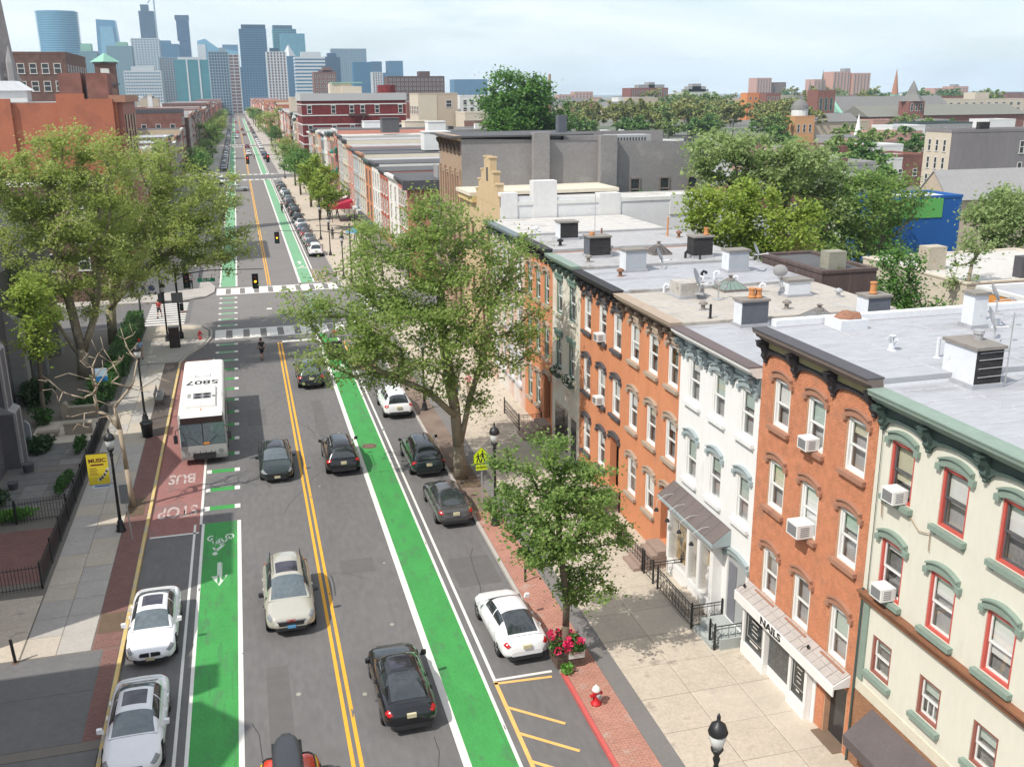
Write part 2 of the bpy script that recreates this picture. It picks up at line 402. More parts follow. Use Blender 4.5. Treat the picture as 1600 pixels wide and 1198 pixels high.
mh2 = MB().lathe([(.45, .012), (.40, .016), (.385, .012), (.36, .012), (.345, .018), (.02, .018)], -6.6, 100.6, 20)
tag(mh2.build('manhole_cover', mat('rusty_iron', (.15, .095, .07)), None, loc=(-6.6, 100.6, 0)), 'grey manhole cover in the side street beside its striped crossing', 'manhole cover')

# sealed cracks, utility cuts and oil spots
SEAL = mat('crack_sealant', (.055, .052, .052), .7, ns=3, na=.2); CUT = mat('utility_cut', (.118, .112, .11), .9, ns=2, na=.15, bs=.2, bsc=50); SPOT = mat('pale_spot', (.30, .30, .25), .9, ns=6, na=.3)
rc = random.Random(14)
for k in range(26):
    x, y = rc.uniform(-1, 9.4), rc.uniform(22, 84); P = [(x, y)]; a = rc.choice((1.57, 1.5, 0.1, 1.7)) + rc.uniform(-.3, .3)
    for j in range(rc.randint(4, 10)): a += rc.uniform(-.45, .45); P.append((P[-1][0] + .5 * math.cos(a), P[-1][1] + .8 * math.sin(a)))
    if all(-1.3 < p[0] < 5.2 or 7.6 < p[0] < 9.7 for p in P): mb = MB(); line(P, rc.uniform(.015, .035), .0035, mb); mb.build('crack_seal', SEAL, road)
for x0, x1, y0, y1 in ((-.9, .3, 62.5, 66), (2.9, 4.4, 40.2, 41.6), (7.7, 9.6, 37.6, 40.4), (-.6, .2, 27, 33.5), (3.4, 4.1, 59, 67)): strip('asphalt_patch', x0, x1, y0, y1, CUT, .003)
for k in range(16):
    x, y, r = rc.choice((rc.uniform(-1.1, 1.6), rc.uniform(2.6, 5))), rc.uniform(24, 80), rc.uniform(.04, .14); MB().face([(x + r * math.cos(q), y + r * math.sin(q) * 1.3, .0035) for q in (0, 1, 2, 3, 4, 5)]).build('stain', rc.choice((SEAL, SPOT)), road)
WEAR = mat('worn_green_paint', (.050, .225, .064), .85, ns=4, na=.2, stain=((.075, .19, .085), 5, .58)); CHIP = mat('asphalt_chip', (.15, .142, .14), .9, ns=3, na=.2)
for k in range(84):
    lane = k % 3
    x = rc.uniform(5.7, 6.9) if lane == 0 else rc.uniform(-3.05, -1.7) if lane == 1 else rc.choice((5.34, 5.45, 5.55, 7.06, 7.42, -1.43, -1.56, 1.9, 2.2, -3.22)); y = rc.uniform(24, 47) if lane == 1 else rc.uniform(23, 84)
    a, b = (rc.uniform(.02, .13), rc.uniform(.2, 1.3)) if lane < 2 else (rc.uniform(.02, .05), rc.uniform(.04, .3))
    if x < -1 and y > 46: continue
    MB().face([(x + a * math.cos(q) * rc.uniform(.5, 1.2), y + b * math.sin(q) * rc.uniform(.5, 1.2), .0082 + k * 2e-5) for q in (0, .7, 1.4, 2.1, 2.8, 3.5, 4.2, 4.9, 5.6)]).build('paint_wear', WEAR if lane < 2 else CHIP, road)
# ---- pavements (kerb height 0.12)
ZP = .12
def slab_poly(name, pts, m, z1=ZP, z0=-.05):
    return struct(MB().prism(pts, 'z', z0, z1).build(name, m))
def arc(cx, cy, r, a0, a1, n=7): return [(cx + r * math.cos(math.radians(a0 + (a1 - a0) * k / (n - 1))), cy + r * math.sin(math.radians(a0 + (a1 - a0) * k / (n - 1)))) for k in range(n)]
pav_r = slab_poly('pavement_right', [(KR + .15, -40), (46, -40), (46, 94.3)] + arc(14.0, 90.3, 4.0, 90, 180)[0:] + [], JOINT)
nearL = [(-5.99, 30), (-5.99, 80.2), (-5.6, 82), (-4.9, 84), (-4.15, 86), (-3.75, 88.5), (-3.8, 91), (-4.6, 93.2), (-6.2, 94.4), (-60, 94.4), (-60, 30)]
pav_l = slab_poly('pavement_left', nearL, JOINT)
farL = [(-60, 106.1), (-7, 106.2), (-4.8, 107.6), (-3.95, 110), (-3.9, 113), (-4.6, 116.5), (-5.99, 119), (-5.99, 265.8), (-60, 265.8)]
pav_fl = slab_poly('pavement_far_left', farL, CONC2)
pav_fr = slab_poly('pavement_far_right', arc(13.85, 110.2, 4.0, 180, 270) + [(60, 106.2), (60, 265.8), (9.99, 265.8)], CONC)
for i, (a, b) in enumerate(((277.7, 439.8), (451.2, 611.8), (623.2, 784.8), (796.2, 1500))):
    slab_poly('pavement_far_left', [(-60, a), (-5.99, a), (-5.99, b), (-60, b)], CONC2)
    slab_poly('pavement_far_right', [(9.99, a), (60, a), (60, b), (9.99, b)], CONC2)
# kerbs
def kerb(name, pts, m, wd=.15, side=1):
    mb = MB()
    for (x0, y0), (x1, y1) in zip(pts[:-1], pts[1:]):
        d = Vector((x1 - x0, y1 - y0)).normalized(); n = Vector((-d.y, d.x)) * wd * side
        mb.prism([(x0, y0), (x1, y1), (x1 + n.x, y1 + n.y), (x0 + n.x, y0 + n.y)], 'z', -.05, ZP + .022)
    return struct(mb.build(name, m))
kerb('kerb_right', [(KR, 9), (KR, 30.1)], KERBRED, side=-1); kerb('kerb_right', [(KR, 30.1), (KR, 90.3)] + arc(14.0, 90.3, 4.15, 180, 90)[1:] + [(46, 94.45)], GRANITE, side=-1)
kerb('kerb_left', [(-5.84, -40), (-5.84, 80.2)], KERBYEL); kerb('kerb_left', [(-5.84, 80.2)] + [(p[0] + .14, p[1] + .02) for p in nearL[2:9]] + [(-60, 94.5)], GRANITE)
kerb('kerb_far_left', [(-60, 106)] + [(p[0] + .13, p[1] - .1) for p in farL[1:7]] + [(-5.84, 265.9)], GRANITE)
kerb('kerb_far_right', [(KR, 265.9)] + [(KR, 110.2)] + arc(13.85, 110.2, 4.15, 180, 270)[1:] + [(60, 106.05)], GRANITE, side=1)

# paving slabs, each a piece of its own
cube = {}
def slabmesh(m):
    if m.name not in cube:
        mb = MB(); e = .018                       # unit slab with a worn, chamfered edge
        mb.prism([(-.5, -.5), (.5, -.5), (.5, .5), (-.5, .5)], 'z', -.5, .3)
        a, b = .5, .488
        for q in range(4):
            c = [(-1, -1), (1, -1), (1, 1), (-1, 1)]; p0, p1 = c[q], c[(q + 1) % 4]
            mb.face([(p0[0] * a, p0[1] * a, .3), (p1[0] * a, p1[1] * a, .3), (p1[0] * b, p1[1] * b, .5), (p0[0] * b, p0[1] * b, .5)])
        mb.face([(-b, -b, .5), (b, -b, .5), (b, b, .5), (-b, b, .5)])
        del mb.f[1]; del mb.m[1]
        cube[m.name] = mb.mesh('paving_slab', m)
    return cube[m.name]
def slabs(parent, x0, x1, y0, y1, nx, dy, ms, name='paving_slab', z=ZP, th=.05, skip=None, gap=.018):
    wx = (x1 - x0) / nx; n = max(1, round((y1 - y0) / dy)); wy = (y1 - y0) / n
    for i in range(nx):
        for j in range(n):
            cx, cy = x0 + wx * (i + .5), y0 + wy * (j + .5)
            if skip and skip(cx, cy): continue
            m = ms[min(len(ms) - 1, int(rnd.random() ** 1.6 * len(ms)))]
            o = inst(slabmesh(m), name, parent, (cx, cy, z + rnd.uniform(-.004, .004)), 0, (wx - gap, wy - gap, th))
            o.rotation_euler = (rnd.uniform(-.0015, .0015), rnd.uniform(-.0015, .0015), 0)
CM = [CONC, mat('concrete_pale', (.485, .425, .35), .9, ns=.9, na=.13, bs=.2, bsc=30, stain=((.40, .35, .3), .7, .62)), mat('concrete_dull', (.42, .37, .305), .9, ns=.9, na=.16, bs=.2, bsc=30)]
slabs(pav_r, 12.0, 17.6, 14, 93.6, 3, 1.95, CM)
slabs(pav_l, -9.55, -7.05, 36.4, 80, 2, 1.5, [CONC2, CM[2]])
strip('asphalt_strip', 11.3, 12.0, -40, 90, PATCH, ZP + .012, pav_r)
MB().box(10.0, 11.3, 45, 90, ZP, ZP + .012, 0).build('brick_strip', brickmat('paver_courses', (.40, .20, .15), (.33, .17, .13), (.2, .15, .12), .24, .12), pav_r)
def pavers(parent, x0, x1, y0, y1, m, z, bw=.235, bh=.115, along='x', name='brick'):
    """near bricks of a pavement strip, joined: too many to single out"""
    mb = MB(); r = random.Random(3); j = 0; y = y0
    while y < y1 - bh:
        x = x0 - (bw / 2 if j % 2 else 0)
        while x < x1 - .01:
            xa, xb = max(x, x0) + .006, min(x + bw, x1) - .006; h = z + r.uniform(.008, .02)
            if xb - xa > .03:
                k = len(mb.v); t = r.uniform(-.004, .004)
                mb.v += [(xa, y + .006, z), (xb, y + .006, z), (xb, y + bh - .006, z), (xa, y + bh - .006, z), (xa + .006, y + .012, h), (xb - .006, y + .012, h + t), (xb - .006, y + bh - .012, h + t), (xa + .006, y + bh - .012, h)]
                for q in ((4, 5, 6, 7), (0, 1, 5, 4), (1, 2, 6, 5), (2, 3, 7, 6), (3, 0, 4, 7)):
                    mb.f.append(tuple(k + i for i in q)); mb.m.append(0)
            x += bw
        y += bh; j += 1
    return mb.build(name, m, parent, kind='stuff')
pavers(pav_r, 10.02, 11.3, 16, 45, PAVER, ZP)
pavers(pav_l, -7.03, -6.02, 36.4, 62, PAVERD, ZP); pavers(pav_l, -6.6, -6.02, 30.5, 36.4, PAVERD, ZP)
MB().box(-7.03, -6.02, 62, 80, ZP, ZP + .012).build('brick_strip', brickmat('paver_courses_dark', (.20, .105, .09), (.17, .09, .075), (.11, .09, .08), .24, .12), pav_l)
# corner and junction paving on the left
def tri_slab(name, pts, m, z=ZP): return MB().prism(pts, 'z', z - .02, z + .014).build(name, m, pav_l)
tri_slab('paving_slab', [(-9.5, 80.3), (-6.1, 80.3), (-5.6, 82.2), (-4.95, 84.2), (-4.25, 86.2), (-3.95, 88.5), (-9.5, 88.5)], CONC2)
tri_slab('paving_slab', [(-9.5, 88.55), (-3.95, 88.55), (-4.0, 90.9), (-4.75, 93), (-6.3, 94.2), (-9.5, 94.2)], CONC)
# driveway and lot at the near left
lot = struct(MB().prism([(-6.03, -40), (-6.03, 30.4), (-60, 30.4), (-60, -40)], 'z', -.05, .10).build('driveway', mat('lot_asphalt', (.135, .132, .13), .92, ns=.5, na=.14, bs=.25, bsc=40)))
MB().box(-40, -6.62, 33.6, 36.3, ZP - .02, ZP + .012).build('asphalt_patch', mat('lot_asphalt', (.135, .132, .13)), pav_l)
MB().box(-40, -6.62, 30.5, 33.55, ZP - .02, ZP + .012).build('asphalt_patch', mat('lot_asphalt', (.135, .132, .13)), pav_l)
slabs(pav_l, -14.4, -9.6, 36.4, 41.6, 2, 2.6, [CONC2, CM[0]])
# churchyard paving
FLAG = [mat('flagstone', (.145, .14, .135), .85, ns=2, na=.2, bs=.3, bsc=15), mat('flagstone_pale', (.20, .19, .18), .85, ns=2, na=.18, bs=.3, bsc=15), mat('flagstone_brown', (.16, .14, .125), .85, ns=2, na=.2, bs=.3, bsc=15)]
slabs(pav_l, -14.0, -10.35, 51.3, 62.0, 3, .95, FLAG, 'flagstone', gap=.05)
slabs(pav_l, -14.0, -10.0, 62.2, 66.8, 3, 1.5, [CONC, CM[1]])
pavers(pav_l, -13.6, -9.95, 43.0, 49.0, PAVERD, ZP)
MB().box(-14.2, -9.9, 67, 80, ZP, ZP + .013).build('flagstone_path', mat('flagstone_brown', (.16, .14, .125)), pav_l)
for (x0, x1, y0, y1) in ((-6.98, -6.05, 37.6, 39.2), (-7.5, -6.2, 49.3, 51.6), (10.05, 11.25, 48.2, 51.4)):
    MB().prism([(x0, y0), (x1, y0), (x1, y1), (x0, y1)], 'z', ZP, ZP + .024).build('tree_pit', SOIL, pav_l if x0 < 0 else pav_r)
# ------------------------------------------------------------------ terrace of houses on the right
FX = 17.1
GLASS = glassmat('window_glass')
ROOM = mat('dim_room', (.24, .235, .23), .9, ns=1.2, na=.45)  # room's dimness put into the colour of the sheet behind the panes
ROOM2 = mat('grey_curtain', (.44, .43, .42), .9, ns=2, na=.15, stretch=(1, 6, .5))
BL_W = mat('white_blind', (.76, .76, .73), .8, ns=1, na=.05, stretch=(1, 1, 14))
BL_G = mat('sage_blind', (.46, .55, .49), .8, ns=1, na=.05)
BL_C = mat('cream_shade', (.60, .57, .42), .8, ns=1, na=.06)
SASHW = mat('white_sash', (.72, .72, .70), .55, ns=3, na=.05)
SASHD = mat('dark_sash', (.10, .10, .105), .5, ns=3, na=.1)
SASHR = mat('red_window_casing', (.50, .095, .075), .6, ns=3, na=.10)
SASHBR = mat('brown_window_casing', (.27, .10, .075), .65, ns=3, na=.12)
ROOFS = mat('silver_roof', (.365, .37, .395), .6, ns=.6, na=.14, bs=.15, bsc=3, stretch=(.35, 1, 1), stain=((.285, .285, .30), .6, .52), spec=.35)
ROOFW = mat('white_roof', (.50, .48, .45), .7, ns=.5, na=.14, stain=((.36, .34, .32), .5, .54))
ROOFT = mat('tan_roof', (.40, .365, .32), .85, ns=.5, na=.14, stain=((.28, .26, .24), .6, .55))
ROOFG = mat('grey_roof', (.36, .355, .36), .8, ns=.4, na=.15, stain=((.24, .225, .21), .4, .55))
SEAMM = mat('roof_seam', (.40, .40, .42), .7, ns=1.5, na=.35)
WMESH = {}
def win_meshes(w_, h, casing, sash, muntin=0):
    key = (round(w_, 2), round(h, 2), casing.name, sash.name, muntin)
    if key in WMESH: return WMESH[key]
    f = MB(); a = w_ / 2; c = .085
    for s in (-1, 1): f.box(.03, .17, s * a - (c if s > 0 else 0), s * a + (0 if s > 0 else c), 0, h, 0)
    f.box(.032, .17, -a + c, a - c, h - c, h, 0); f.box(.032, .17, -a + c, a - c, 0, c * .9, 0)
    b = a - c; t = .05; mid = h * .5
    for z0, z1, x in ((c * .9, mid + .03, .115), (mid - .03, h - c, .085)):
        for s in (-1, 1): f.box(x, x + .04, s * b - (t if s > 0 else 0), s * b + (0 if s > 0 else t), z0, z1, 1)
        f.box(x, x + .04, -b + t, b - t, z0, z0 + t * 1.2, 1); f.box(x, x + .04, -b + t, b - t, z1 - t, z1, 1)
    for k in range(muntin):
        y = -b + (k + 1) * 2 * b / (muntin + 1); f.box(.118, .15, y - .018, y + .018, c + t, mid - .02, 1)
    up = MB().face([(.105, -b + t, mid + .03), (.105, -b + t, h - c - t), (.105, b - t, h - c - t), (.105, b - t, mid + .03)])
    lo = MB().face([(.135, -b + t, c * .9 + t), (.135, -b + t, mid - .02), (.135, b - t, mid - .02), (.135, b - t, c * .9 + t)])
    WMESH[key] = (f.mesh('window', [casing, sash]), up.mesh('pane', GLASS), lo.mesh('pane', GLASS))
    return WMESH[key]
LMESH = {}
def hood(w_, m, style):
    key = (round(w_, 2), m.name, style)
    if key in LMESH: return LMESH[key]
    mb = MB(); a = w_ / 2 + .12; n = 9
    if style == 'arch':
        rise, th = .16, .17
        lo = [(-a + 2 * a * k / n, rise * (1 - ((2 * k / n) - 1) ** 2)) for k in range(n + 1)]
        for k in range(n):
            (y0, z0), (y1, z1) = lo[k], lo[k + 1]
            mb.prism([(y0, z0 - .05), (y1, z1 - .05), (y1, z1 + th), (y0, z0 + th)], 'x', -.09, .06)
            mb.prism([(y0, z0 + th - .002), (y1, z1 + th - .002), (y1, z1 + th + .05), (y0, z0 + th + .05)], 'x', -.15, .05)
        for s in (-1, 1): mb.box(-.12, .0, s * a - .09, s * a + .09, -.12, .05)
    elif style == 'flat':
        mb.box(-.1, .03, -a, a, 0, .26); mb.box(-.16, .02, -a - .05, a + .05, .262, .34)
    else: mb.box(-.02, .04, -w_ / 2 - .03, w_ / 2 + .03, 0, .06)
    LMESH[key] = mb.mesh('lintel', m); return LMESH[key]
def sillm(w_, m, brackets=True):
    key = ('sill', round(w_, 2), m.name, brackets)
    if key in LMESH: return LMESH[key]
    a = w_ / 2 + .15; mb = MB().box(-.17, .16, -a, a, -.15, 0)
    if brackets:
        for s in (-1, 1): mb.prism([(-.15, -.152), (-.002, -.152), (-.002, -.30)], 'y', s * (a - .1) - .06, s * (a - .1) + .06)
        mb.box(-.06, -.001, -a + .1, a - .1, -.22, -.152)
    LMESH[key] = mb.mesh('sill', m); return LMESH[key]
def add_window(root, y, z0, w_, h, casing, sash, lint=None, style='arch', sill=None, blind=None, frac=.45, muntin=0, room=None, x=FX, brackets=True):
    fm, up, lo = win_meshes(w_, h, casing, sash, muntin)
    o = org(root)
    win = inst(fm, 'window', root, (x - o.x, y - o.y, z0 - o.z))
    inst(up, 'pane', win, (0, 0, 0)); inst(lo, 'pane', win, (0, 0, 0))
    a = w_ / 2
    rk = ('room', round(w_, 2), round(h, 2), (room or ROOM).name)
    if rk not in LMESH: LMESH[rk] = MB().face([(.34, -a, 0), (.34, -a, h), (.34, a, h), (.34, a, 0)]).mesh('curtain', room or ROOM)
    inst(LMESH[rk], 'curtain', win, (0, 0, 0))  # flat backing sheet: painted room dimness by default, grey curtain where given
    if blind:
        frac = min(.92, round(frac * rnd.uniform(.6, 1.35), 1))
        bk = ('bl', round(w_, 2), round(h, 2), blind.name, round(frac, 2))
        if bk not in LMESH: LMESH[bk] = MB().face([(.2, -a + .1, h * (1 - frac)), (.2, -a + .1, h - .09), (.2, a - .1, h - .09), (.2, a - .1, h * (1 - frac))]).mesh('blind', blind)
        inst(LMESH[bk], 'blind', win, (0, 0, 0))
    if lint: inst(hood(w_, lint, style), 'lintel', win, (0, 0, h + .0))
    if sill: inst(sillm(w_, sill, brackets), 'sill', win, (0, 0, -.005))
    return win
def facade(mb, X, y0, y1, z0, z1, holes, mi=0, depth=.36, rmi=None):
    """wall sheet at x = X facing the street with real openings and reveals"""
    ysn = sorted({y0, y1, *[v for h in holes for v in h[:2]]}); zsn = sorted({z0, z1, *[v for h in holes for v in h[2:4]]})
    for ya, yb in zip(ysn[:-1], ysn[1:]):
        for za, zb in zip(zsn[:-1], zsn[1:]):
            cy, cz = (ya + yb) / 2, (za + zb) / 2
            if any(h[0] < cy < h[1] and h[2] < cz < h[3] for h in holes): continue
            mb.face([(X, ya, za), (X, ya, zb), (X, yb, zb), (X, yb, za)], mi)
    r = mi if rmi is None else rmi
    for ya, yb, za, zb in holes:
        x2 = X + depth
        mb.face([(X, ya, za), (X, ya, zb), (x2, ya, zb), (x2, ya, za)], r); mb.face([(X, yb, za), (x2, yb, za), (x2, yb, zb), (X, yb, zb)], r)
        mb.face([(X, ya, zb), (X, yb, zb), (x2, yb, zb), (x2, ya, zb)], r); mb.face([(X, ya, za), (x2, ya, za), (x2, yb, za), (X, yb, za)], r)
def house_shell(name, label, y0, y1, zr, wallm, roofm, holes, back=27.2, sidem=None, X=FX, group='row houses along the right pavement', overhang=.02):
    root = thing(name, label, 'house', (X, (y0 + y1) / 2, 0), 0, group)
    mb = MB(); facade(mb, X, y0, y1, 0, zr - .16, holes)
    s = 1
    mb.face([(X, y0, 0), (back, y0, 0), (back, y0, zr - .16), (X, y0, zr - .16)], s); mb.face([(X, y1, 0), (X, y1, zr - .16), (back, y1, zr - .16), (back, y1, 0)], s)
    mb.face([(back, y0, 0), (back, y1, 0), (back, y1, zr - .16), (back, y0, zr - .16)], s)
    mb.build('wall', [wallm, sidem or wallm], root)
    rf = MB().box(X - overhang, back + .1, y0 + .004, y1 - .004, zr - .155, zr).build('roof', roofm, root)
    sm_ = MB(); k = y0 + .9
    while k < y1 - .3: sm_.box(X + .3, back, k - .035, k + .035, zr, zr + .008); k += 1.0
    for k in range(3): q = X + 2 + k * 3.1; sm_.box(q, q + .06, y0 + .2, y1 - .2, zr, zr + .011)
    sm_.build('roof_seams', SEAMM, root, kind='stuff')
    return root, rf
BRK = {}
def bracket_mesh(m, h=.8, d=.42, wd=.2):
    key = (m.name, h, d, wd)
    if key not in BRK:
        P = [(0, 0), (-d, 0), (-d, -.14), (-d * .93, -h * .3), (-d * .55, -h * .42), (-d * .42, -h * .62), (-d * .5, -h * .78), (-d * .28, -h * .95), (-d * .1, -h * 1.12), (0, -h)]
        mb = MB().prism(P, 'y', -wd / 2, wd / 2)
        mb.lathe([(.0, 0), (.07, .02), (.085, .08), (.03, .14)], -d * .15, 0, 6, 0, -h - .1)
        mb.box(-d - .02, -.0, -wd / 2 - .03, wd / 2 + .03, -.05, .0)
        BRK[key] = mb.mesh('bracket', m)
    return BRK[key]
def cornice(root, y0, y1, zt, m_top, m_fr, brackets, X=FX, bh=.75, arches=True, m_panel=None, gut=None, edge=None):
    """projecting cornice: crown moulding, frieze with segmental arches, brackets"""
    P = [(X + .02, zt - .42), (X - .20, zt - .42), (X - .24, zt - .36), (X - .34, zt - .32), (X - .40, zt - .20), (X - .50, zt - .16), (X - .52, zt - .03), (X + .02, zt - .03)]
    mb = MB().prism(P, 'y', y0 + .01, y1 - .01)
    mb.box(X - .545, X + .02, y0 + .008, y1 - .008, zt - .028, zt + .014, 1)
    co = mb.build('cornice', [m_top, edge or gut or m_top], root)
    zb = zt - .42
    fr = MB()
    bs = sorted(brackets)
    segs = list(zip([y0] + bs, bs + [y1])) if arches else [(y0, y1)]
    for a, b in segs:
        a += .01; b -= .01
        if b - a < .3: fr.box(X - .045, X, a, b, zb - bh, zb); continue
        if not arches: fr.box(X - .05, X, a, b, zb - bh, zb); continue
        n = 8
        for k in range(n):
            t0, t1 = k / n, (k + 1) / n
            f = lambda t: zb - bh * .98 + bh * .55 * (1 - (2 * t - 1) ** 2) ** .5
            ya, yb = a + (b - a) * t0, a + (b - a) * t1
            fr.prism([(ya, f(t0)), (yb, f(t1)), (yb, zb), (ya, zb)], 'x', X - .06, X)
            fr.prism([(ya, f(t0) - .05), (yb, f(t1) - .05), (yb, f(t1) + .03), (ya, f(t0) + .03)], 'x', X - .11, X - .001)
        if m_panel: fr.box(X - .066, X - .058, a + .15, b - .15, zb - bh * .34, zb - .06, 1)
    fr.build('frieze', [m_fr, m_panel or m_fr], root)
    o = org(root)
    for y in bs: inst(bracket_mesh(m_fr, bh, .40, .2), 'bracket', root, (X - .02 - o.x, y - o.y, zb + .002))
    return co
def ac_unit(y, z, label, X=FX):
    t = thing('air_conditioner', label, 'air conditioner', (X, y, z), 0, 'window air conditioners on the terrace')
    MB().box(-.42, .06, -.27, .27, .0, .40).build('case', mat('ac_white', (.70, .70, .68), .5, ns=4, na=.04), t, local=True)
    g = MB().box(-.428, -.42, -.21, .21, .05, .35)
    g.build('grille', mat('ac_grille', (.19, .19, .195), .6, ns=9, na=.2), t, local=True)
    v = MB()
    for k in range(5): v.box(-.34, -.10, -.2785, -.27, .07 + k * .06, .10 + k * .06)
    v.build('louvre', mat('ac_louvre', (.30, .30, .31), .6), t, local=True)
    return t

CREAM = mat('cream_render', (.63, .61, .52), .85, ns=.7, na=.05, bs=.08, bsc=14, stretch=(1, 1, .35), stain=((.56, .54, .45), 1.1, .64))
SAGE = mat('sage_trim', (.215, .28, .235), .7, ns=2.5, na=.14, stain=((.24, .31, .25), 2, .62))
SAGED = mat('dark_green_trim', (.055, .085, .075), .7, ns=2.5, na=.15)
ORBR = mat('orange_brick', (.52, .215, .115), .85, ns=3.5, na=.30, bs=.1, bsc=20, stain=((.40, .19, .115), .9, .56))
ORMOR = mat('pale_mortar', (.46, .27, .17), .95, ns=2, na=.2)
BROWNST = mat('brownstone', (.34, .175, .115), .8, ns=3, na=.14, stain=((.25, .12, .085), 2, .6))
ORP = mat('orange_painted_brick', (.55, .225, .11), .8, ns=1.1, na=.12, bs=.12, bsc=12, stretch=(1, 1, .3), stain=((.47, .21, .12), 1.2, .57))
TAUPE = mat('taupe_stone', (.36, .285, .22), .8, ns=3, na=.12, stain=((.27, .21, .165), 2, .6))
SLATE = mat('dark_slate_trim', (.075, .072, .08), .7, ns=3, na=.15)
BLACKC = mat('black_cornice', (.028, .025, .028), .6, ns=3, na=.2)
WRENDER = mat('white_render', (.72, .72, .705), .8, ns=.8, na=.05, bs=.05, bsc=14, stretch=(1, 1, .2), stain=((.62, .615, .59), 1.4, .60))
BLUEGR = mat('blue_grey_trim', (.30, .355, .365), .7, ns=3, na=.1)
BLUEDK = mat('slate_blue_trim', (.15, .185, .20), .7, ns=3, na=.12)

# --- cream house, nearest on the right
cr_rows = ((9.42, 1.66, 'a'), (6.38, 1.72, 'a'))
cy = (21.85, 19.70, 17.55, 15.4)
holes = [(y - .51, y + .51, z0, z0 + h) for z0, h, _ in cr_rows for y in cy] + [(y - .45, y + .45, 3.7, 4.95) for y in cy]
cream, _ = house_shell('row_house', 'cream rendered row house with red window casings and sage green hoods, nearest on the right', 13.6, 23.0, 12.42, CREAM, ROOFS, holes, back=31)
blk = [(BL_C, .5), (BL_W, .42), (BL_W, .5), (BL_W, .6), (BL_W, .3), (BL_W, .45), (BL_W, .8), (BL_W, .4)]
for r_, (z0, h, _) in enumerate(cr_rows):
    for k, y in enumerate(cy):
        b = blk[r_ * 4 + k]; add_window(cream, y, z0, 1.02, h, SASHR, SASHD if r_ == 0 else SASHW, SAGE, 'arch', SAGE, b[0], b[1], room=ROOM2 if k == 1 else None)
for k, y in enumerate(cy): add_window(cream, y, 3.7, .9, 1.25, SASHBR, SASHW, None, 'x', SAGE, BL_G, .5 if k < 2 else .45, 2 if k == 1 else 0, brackets=False)
cornice(cream, 13.6, 23.0, 12.42, SAGE, SAGED, [22.75, 20.78, 18.63, 16.48, 14.3], bh=.66, edge=SAGE)
BAND = mat('rust_brown_band', (.215, .095, .05), .75, ns=2, na=.3, stain=((.12, .07, .05), 3, .55), stretch=(1, .4, 1))
b_ = MB()
b_.prism([(FX + .01, 5.82), (FX - .13, 5.85), (FX - .15, 6.0), (FX - .23, 6.06), (FX - .23, 6.13), (FX + .01, 6.15)], 'y', 13.6, 22.98)
b_.build('band_course', BAND, cream)
BASEB = mat('brown_base_brick', (.30, .155, .085), .85, ns=2.2, na=.3, bs=.1, bsc=20)
def brick_wall(parent, X, y0, y1, z0, z1, holes, m, bw=.225, bh=.076, mortar=.012, seed=1, out=.018, name='brick'):
    """thousands of bricks standing proud of the mortar, joined"""
    mb = MB(); r = random.Random(seed); z = z0; j = 0
    while z < z1 - .02:
        y = y0 - (bw / 2 if j % 2 else 0)
        while y < y1 - .01:
            ya, yb = max(y, y0) + mortar / 2, min(y + bw, y1) - mortar / 2; za, zb = z + mortar / 2, min(z + bh, z1) - mortar / 2
            for h in holes:
                if za < h[3] and zb > h[2]:
                    if ya >= h[0] and yb <= h[1]: ya = yb
                    elif ya < h[0] < yb: yb = h[0]
                    elif ya < h[1] < yb: ya = h[1]
            if yb - ya > .03:
                x = X - out + r.uniform(-.005, .005); k = len(mb.v)
                mb.v += [(x, ya, za), (x, ya, zb), (x, yb, zb), (x, yb, za), (X + .01, ya, za), (X + .01, ya, zb), (X + .01, yb, zb), (X + .01, yb, za)]
                for q in ((0, 1, 2, 3), (1, 5, 6, 2), (4, 0, 3, 7), (4, 5, 1, 0), (3, 2, 6, 7)): mb.f.append(tuple(k + i for i in q)); mb.m.append(0)
            y += bw
        z += bh; j += 1
    return mb.build(name, m, parent, kind='stuff')
brick_wall(cream, FX - .012, 13.6, 22.98, .1, 2.75, [], BASEB, seed=2)
MB().box(FX - .03, FX - .001, 13.6, 22.98, 2.76, 3.12).build('stone_course', mat('flaking_cream_stone', (.60, .56, .45), .9, ns=2, na=.1, bs=.5, bsc=9, stain=((.36, .32, .25), 3.5, .64)), cream)
# small sign-board awning over the ground-floor window and its frame
aw = MB(); y0, y1 = 15.0, 22.05
aw.face([(FX - .03, y0, 2.72), (FX - .03, y1 - .1, 2.60), (FX - .95, y1 - .1, 1.9), (FX - .95, y0, 2.0)]); aw.face([(FX - .03, y1 - .1, 2.60), (FX - .03, y1, 2.2), (FX - .6, y1, 1.62), (FX - .95, y1 - .1, 1.9)])
aw.face([(FX - .95, y0, 2.0), (FX - .95, y1 - .1, 1.9), (FX - .93, y1 - .1, 1.55), (FX - .93, y0, 1.6)])
aw.build('awning', mat('charcoal_awning', (.105, .088, .088), .85, ns=1.5, na=.15, stain=((.2, .18, .17), 6, .7)), cream)
MB().box(FX - .12, FX - .031, 15.6, 21.6, .55, 2.2).box(FX - .16, FX - .121, 21.2, 21.6, .5, 2.25, 1).box(FX - .16, FX - .121, 15.6, 15.9, .5, 2.25, 1).box(FX - .16, FX - .121, 18.4, 18.7, .5, 2.25, 1).build('shop_window', [BL_W, CREAM], cream)
dp = MB().tube([(FX - .09, 22.86, 6.2), (FX - .09, 22.86, .15)], .035, 6).tube([(FX - .08, 22.72, 12.0), (FX - .05, 22.72, 6.2)], .012, 5)
dp.build('drain_pipe', SAGED, cream)
MB().box(FX - .06, FX - .001, 22.55, 22.78, 3.2, 5.8).build('pilaster', SAGE, cream)
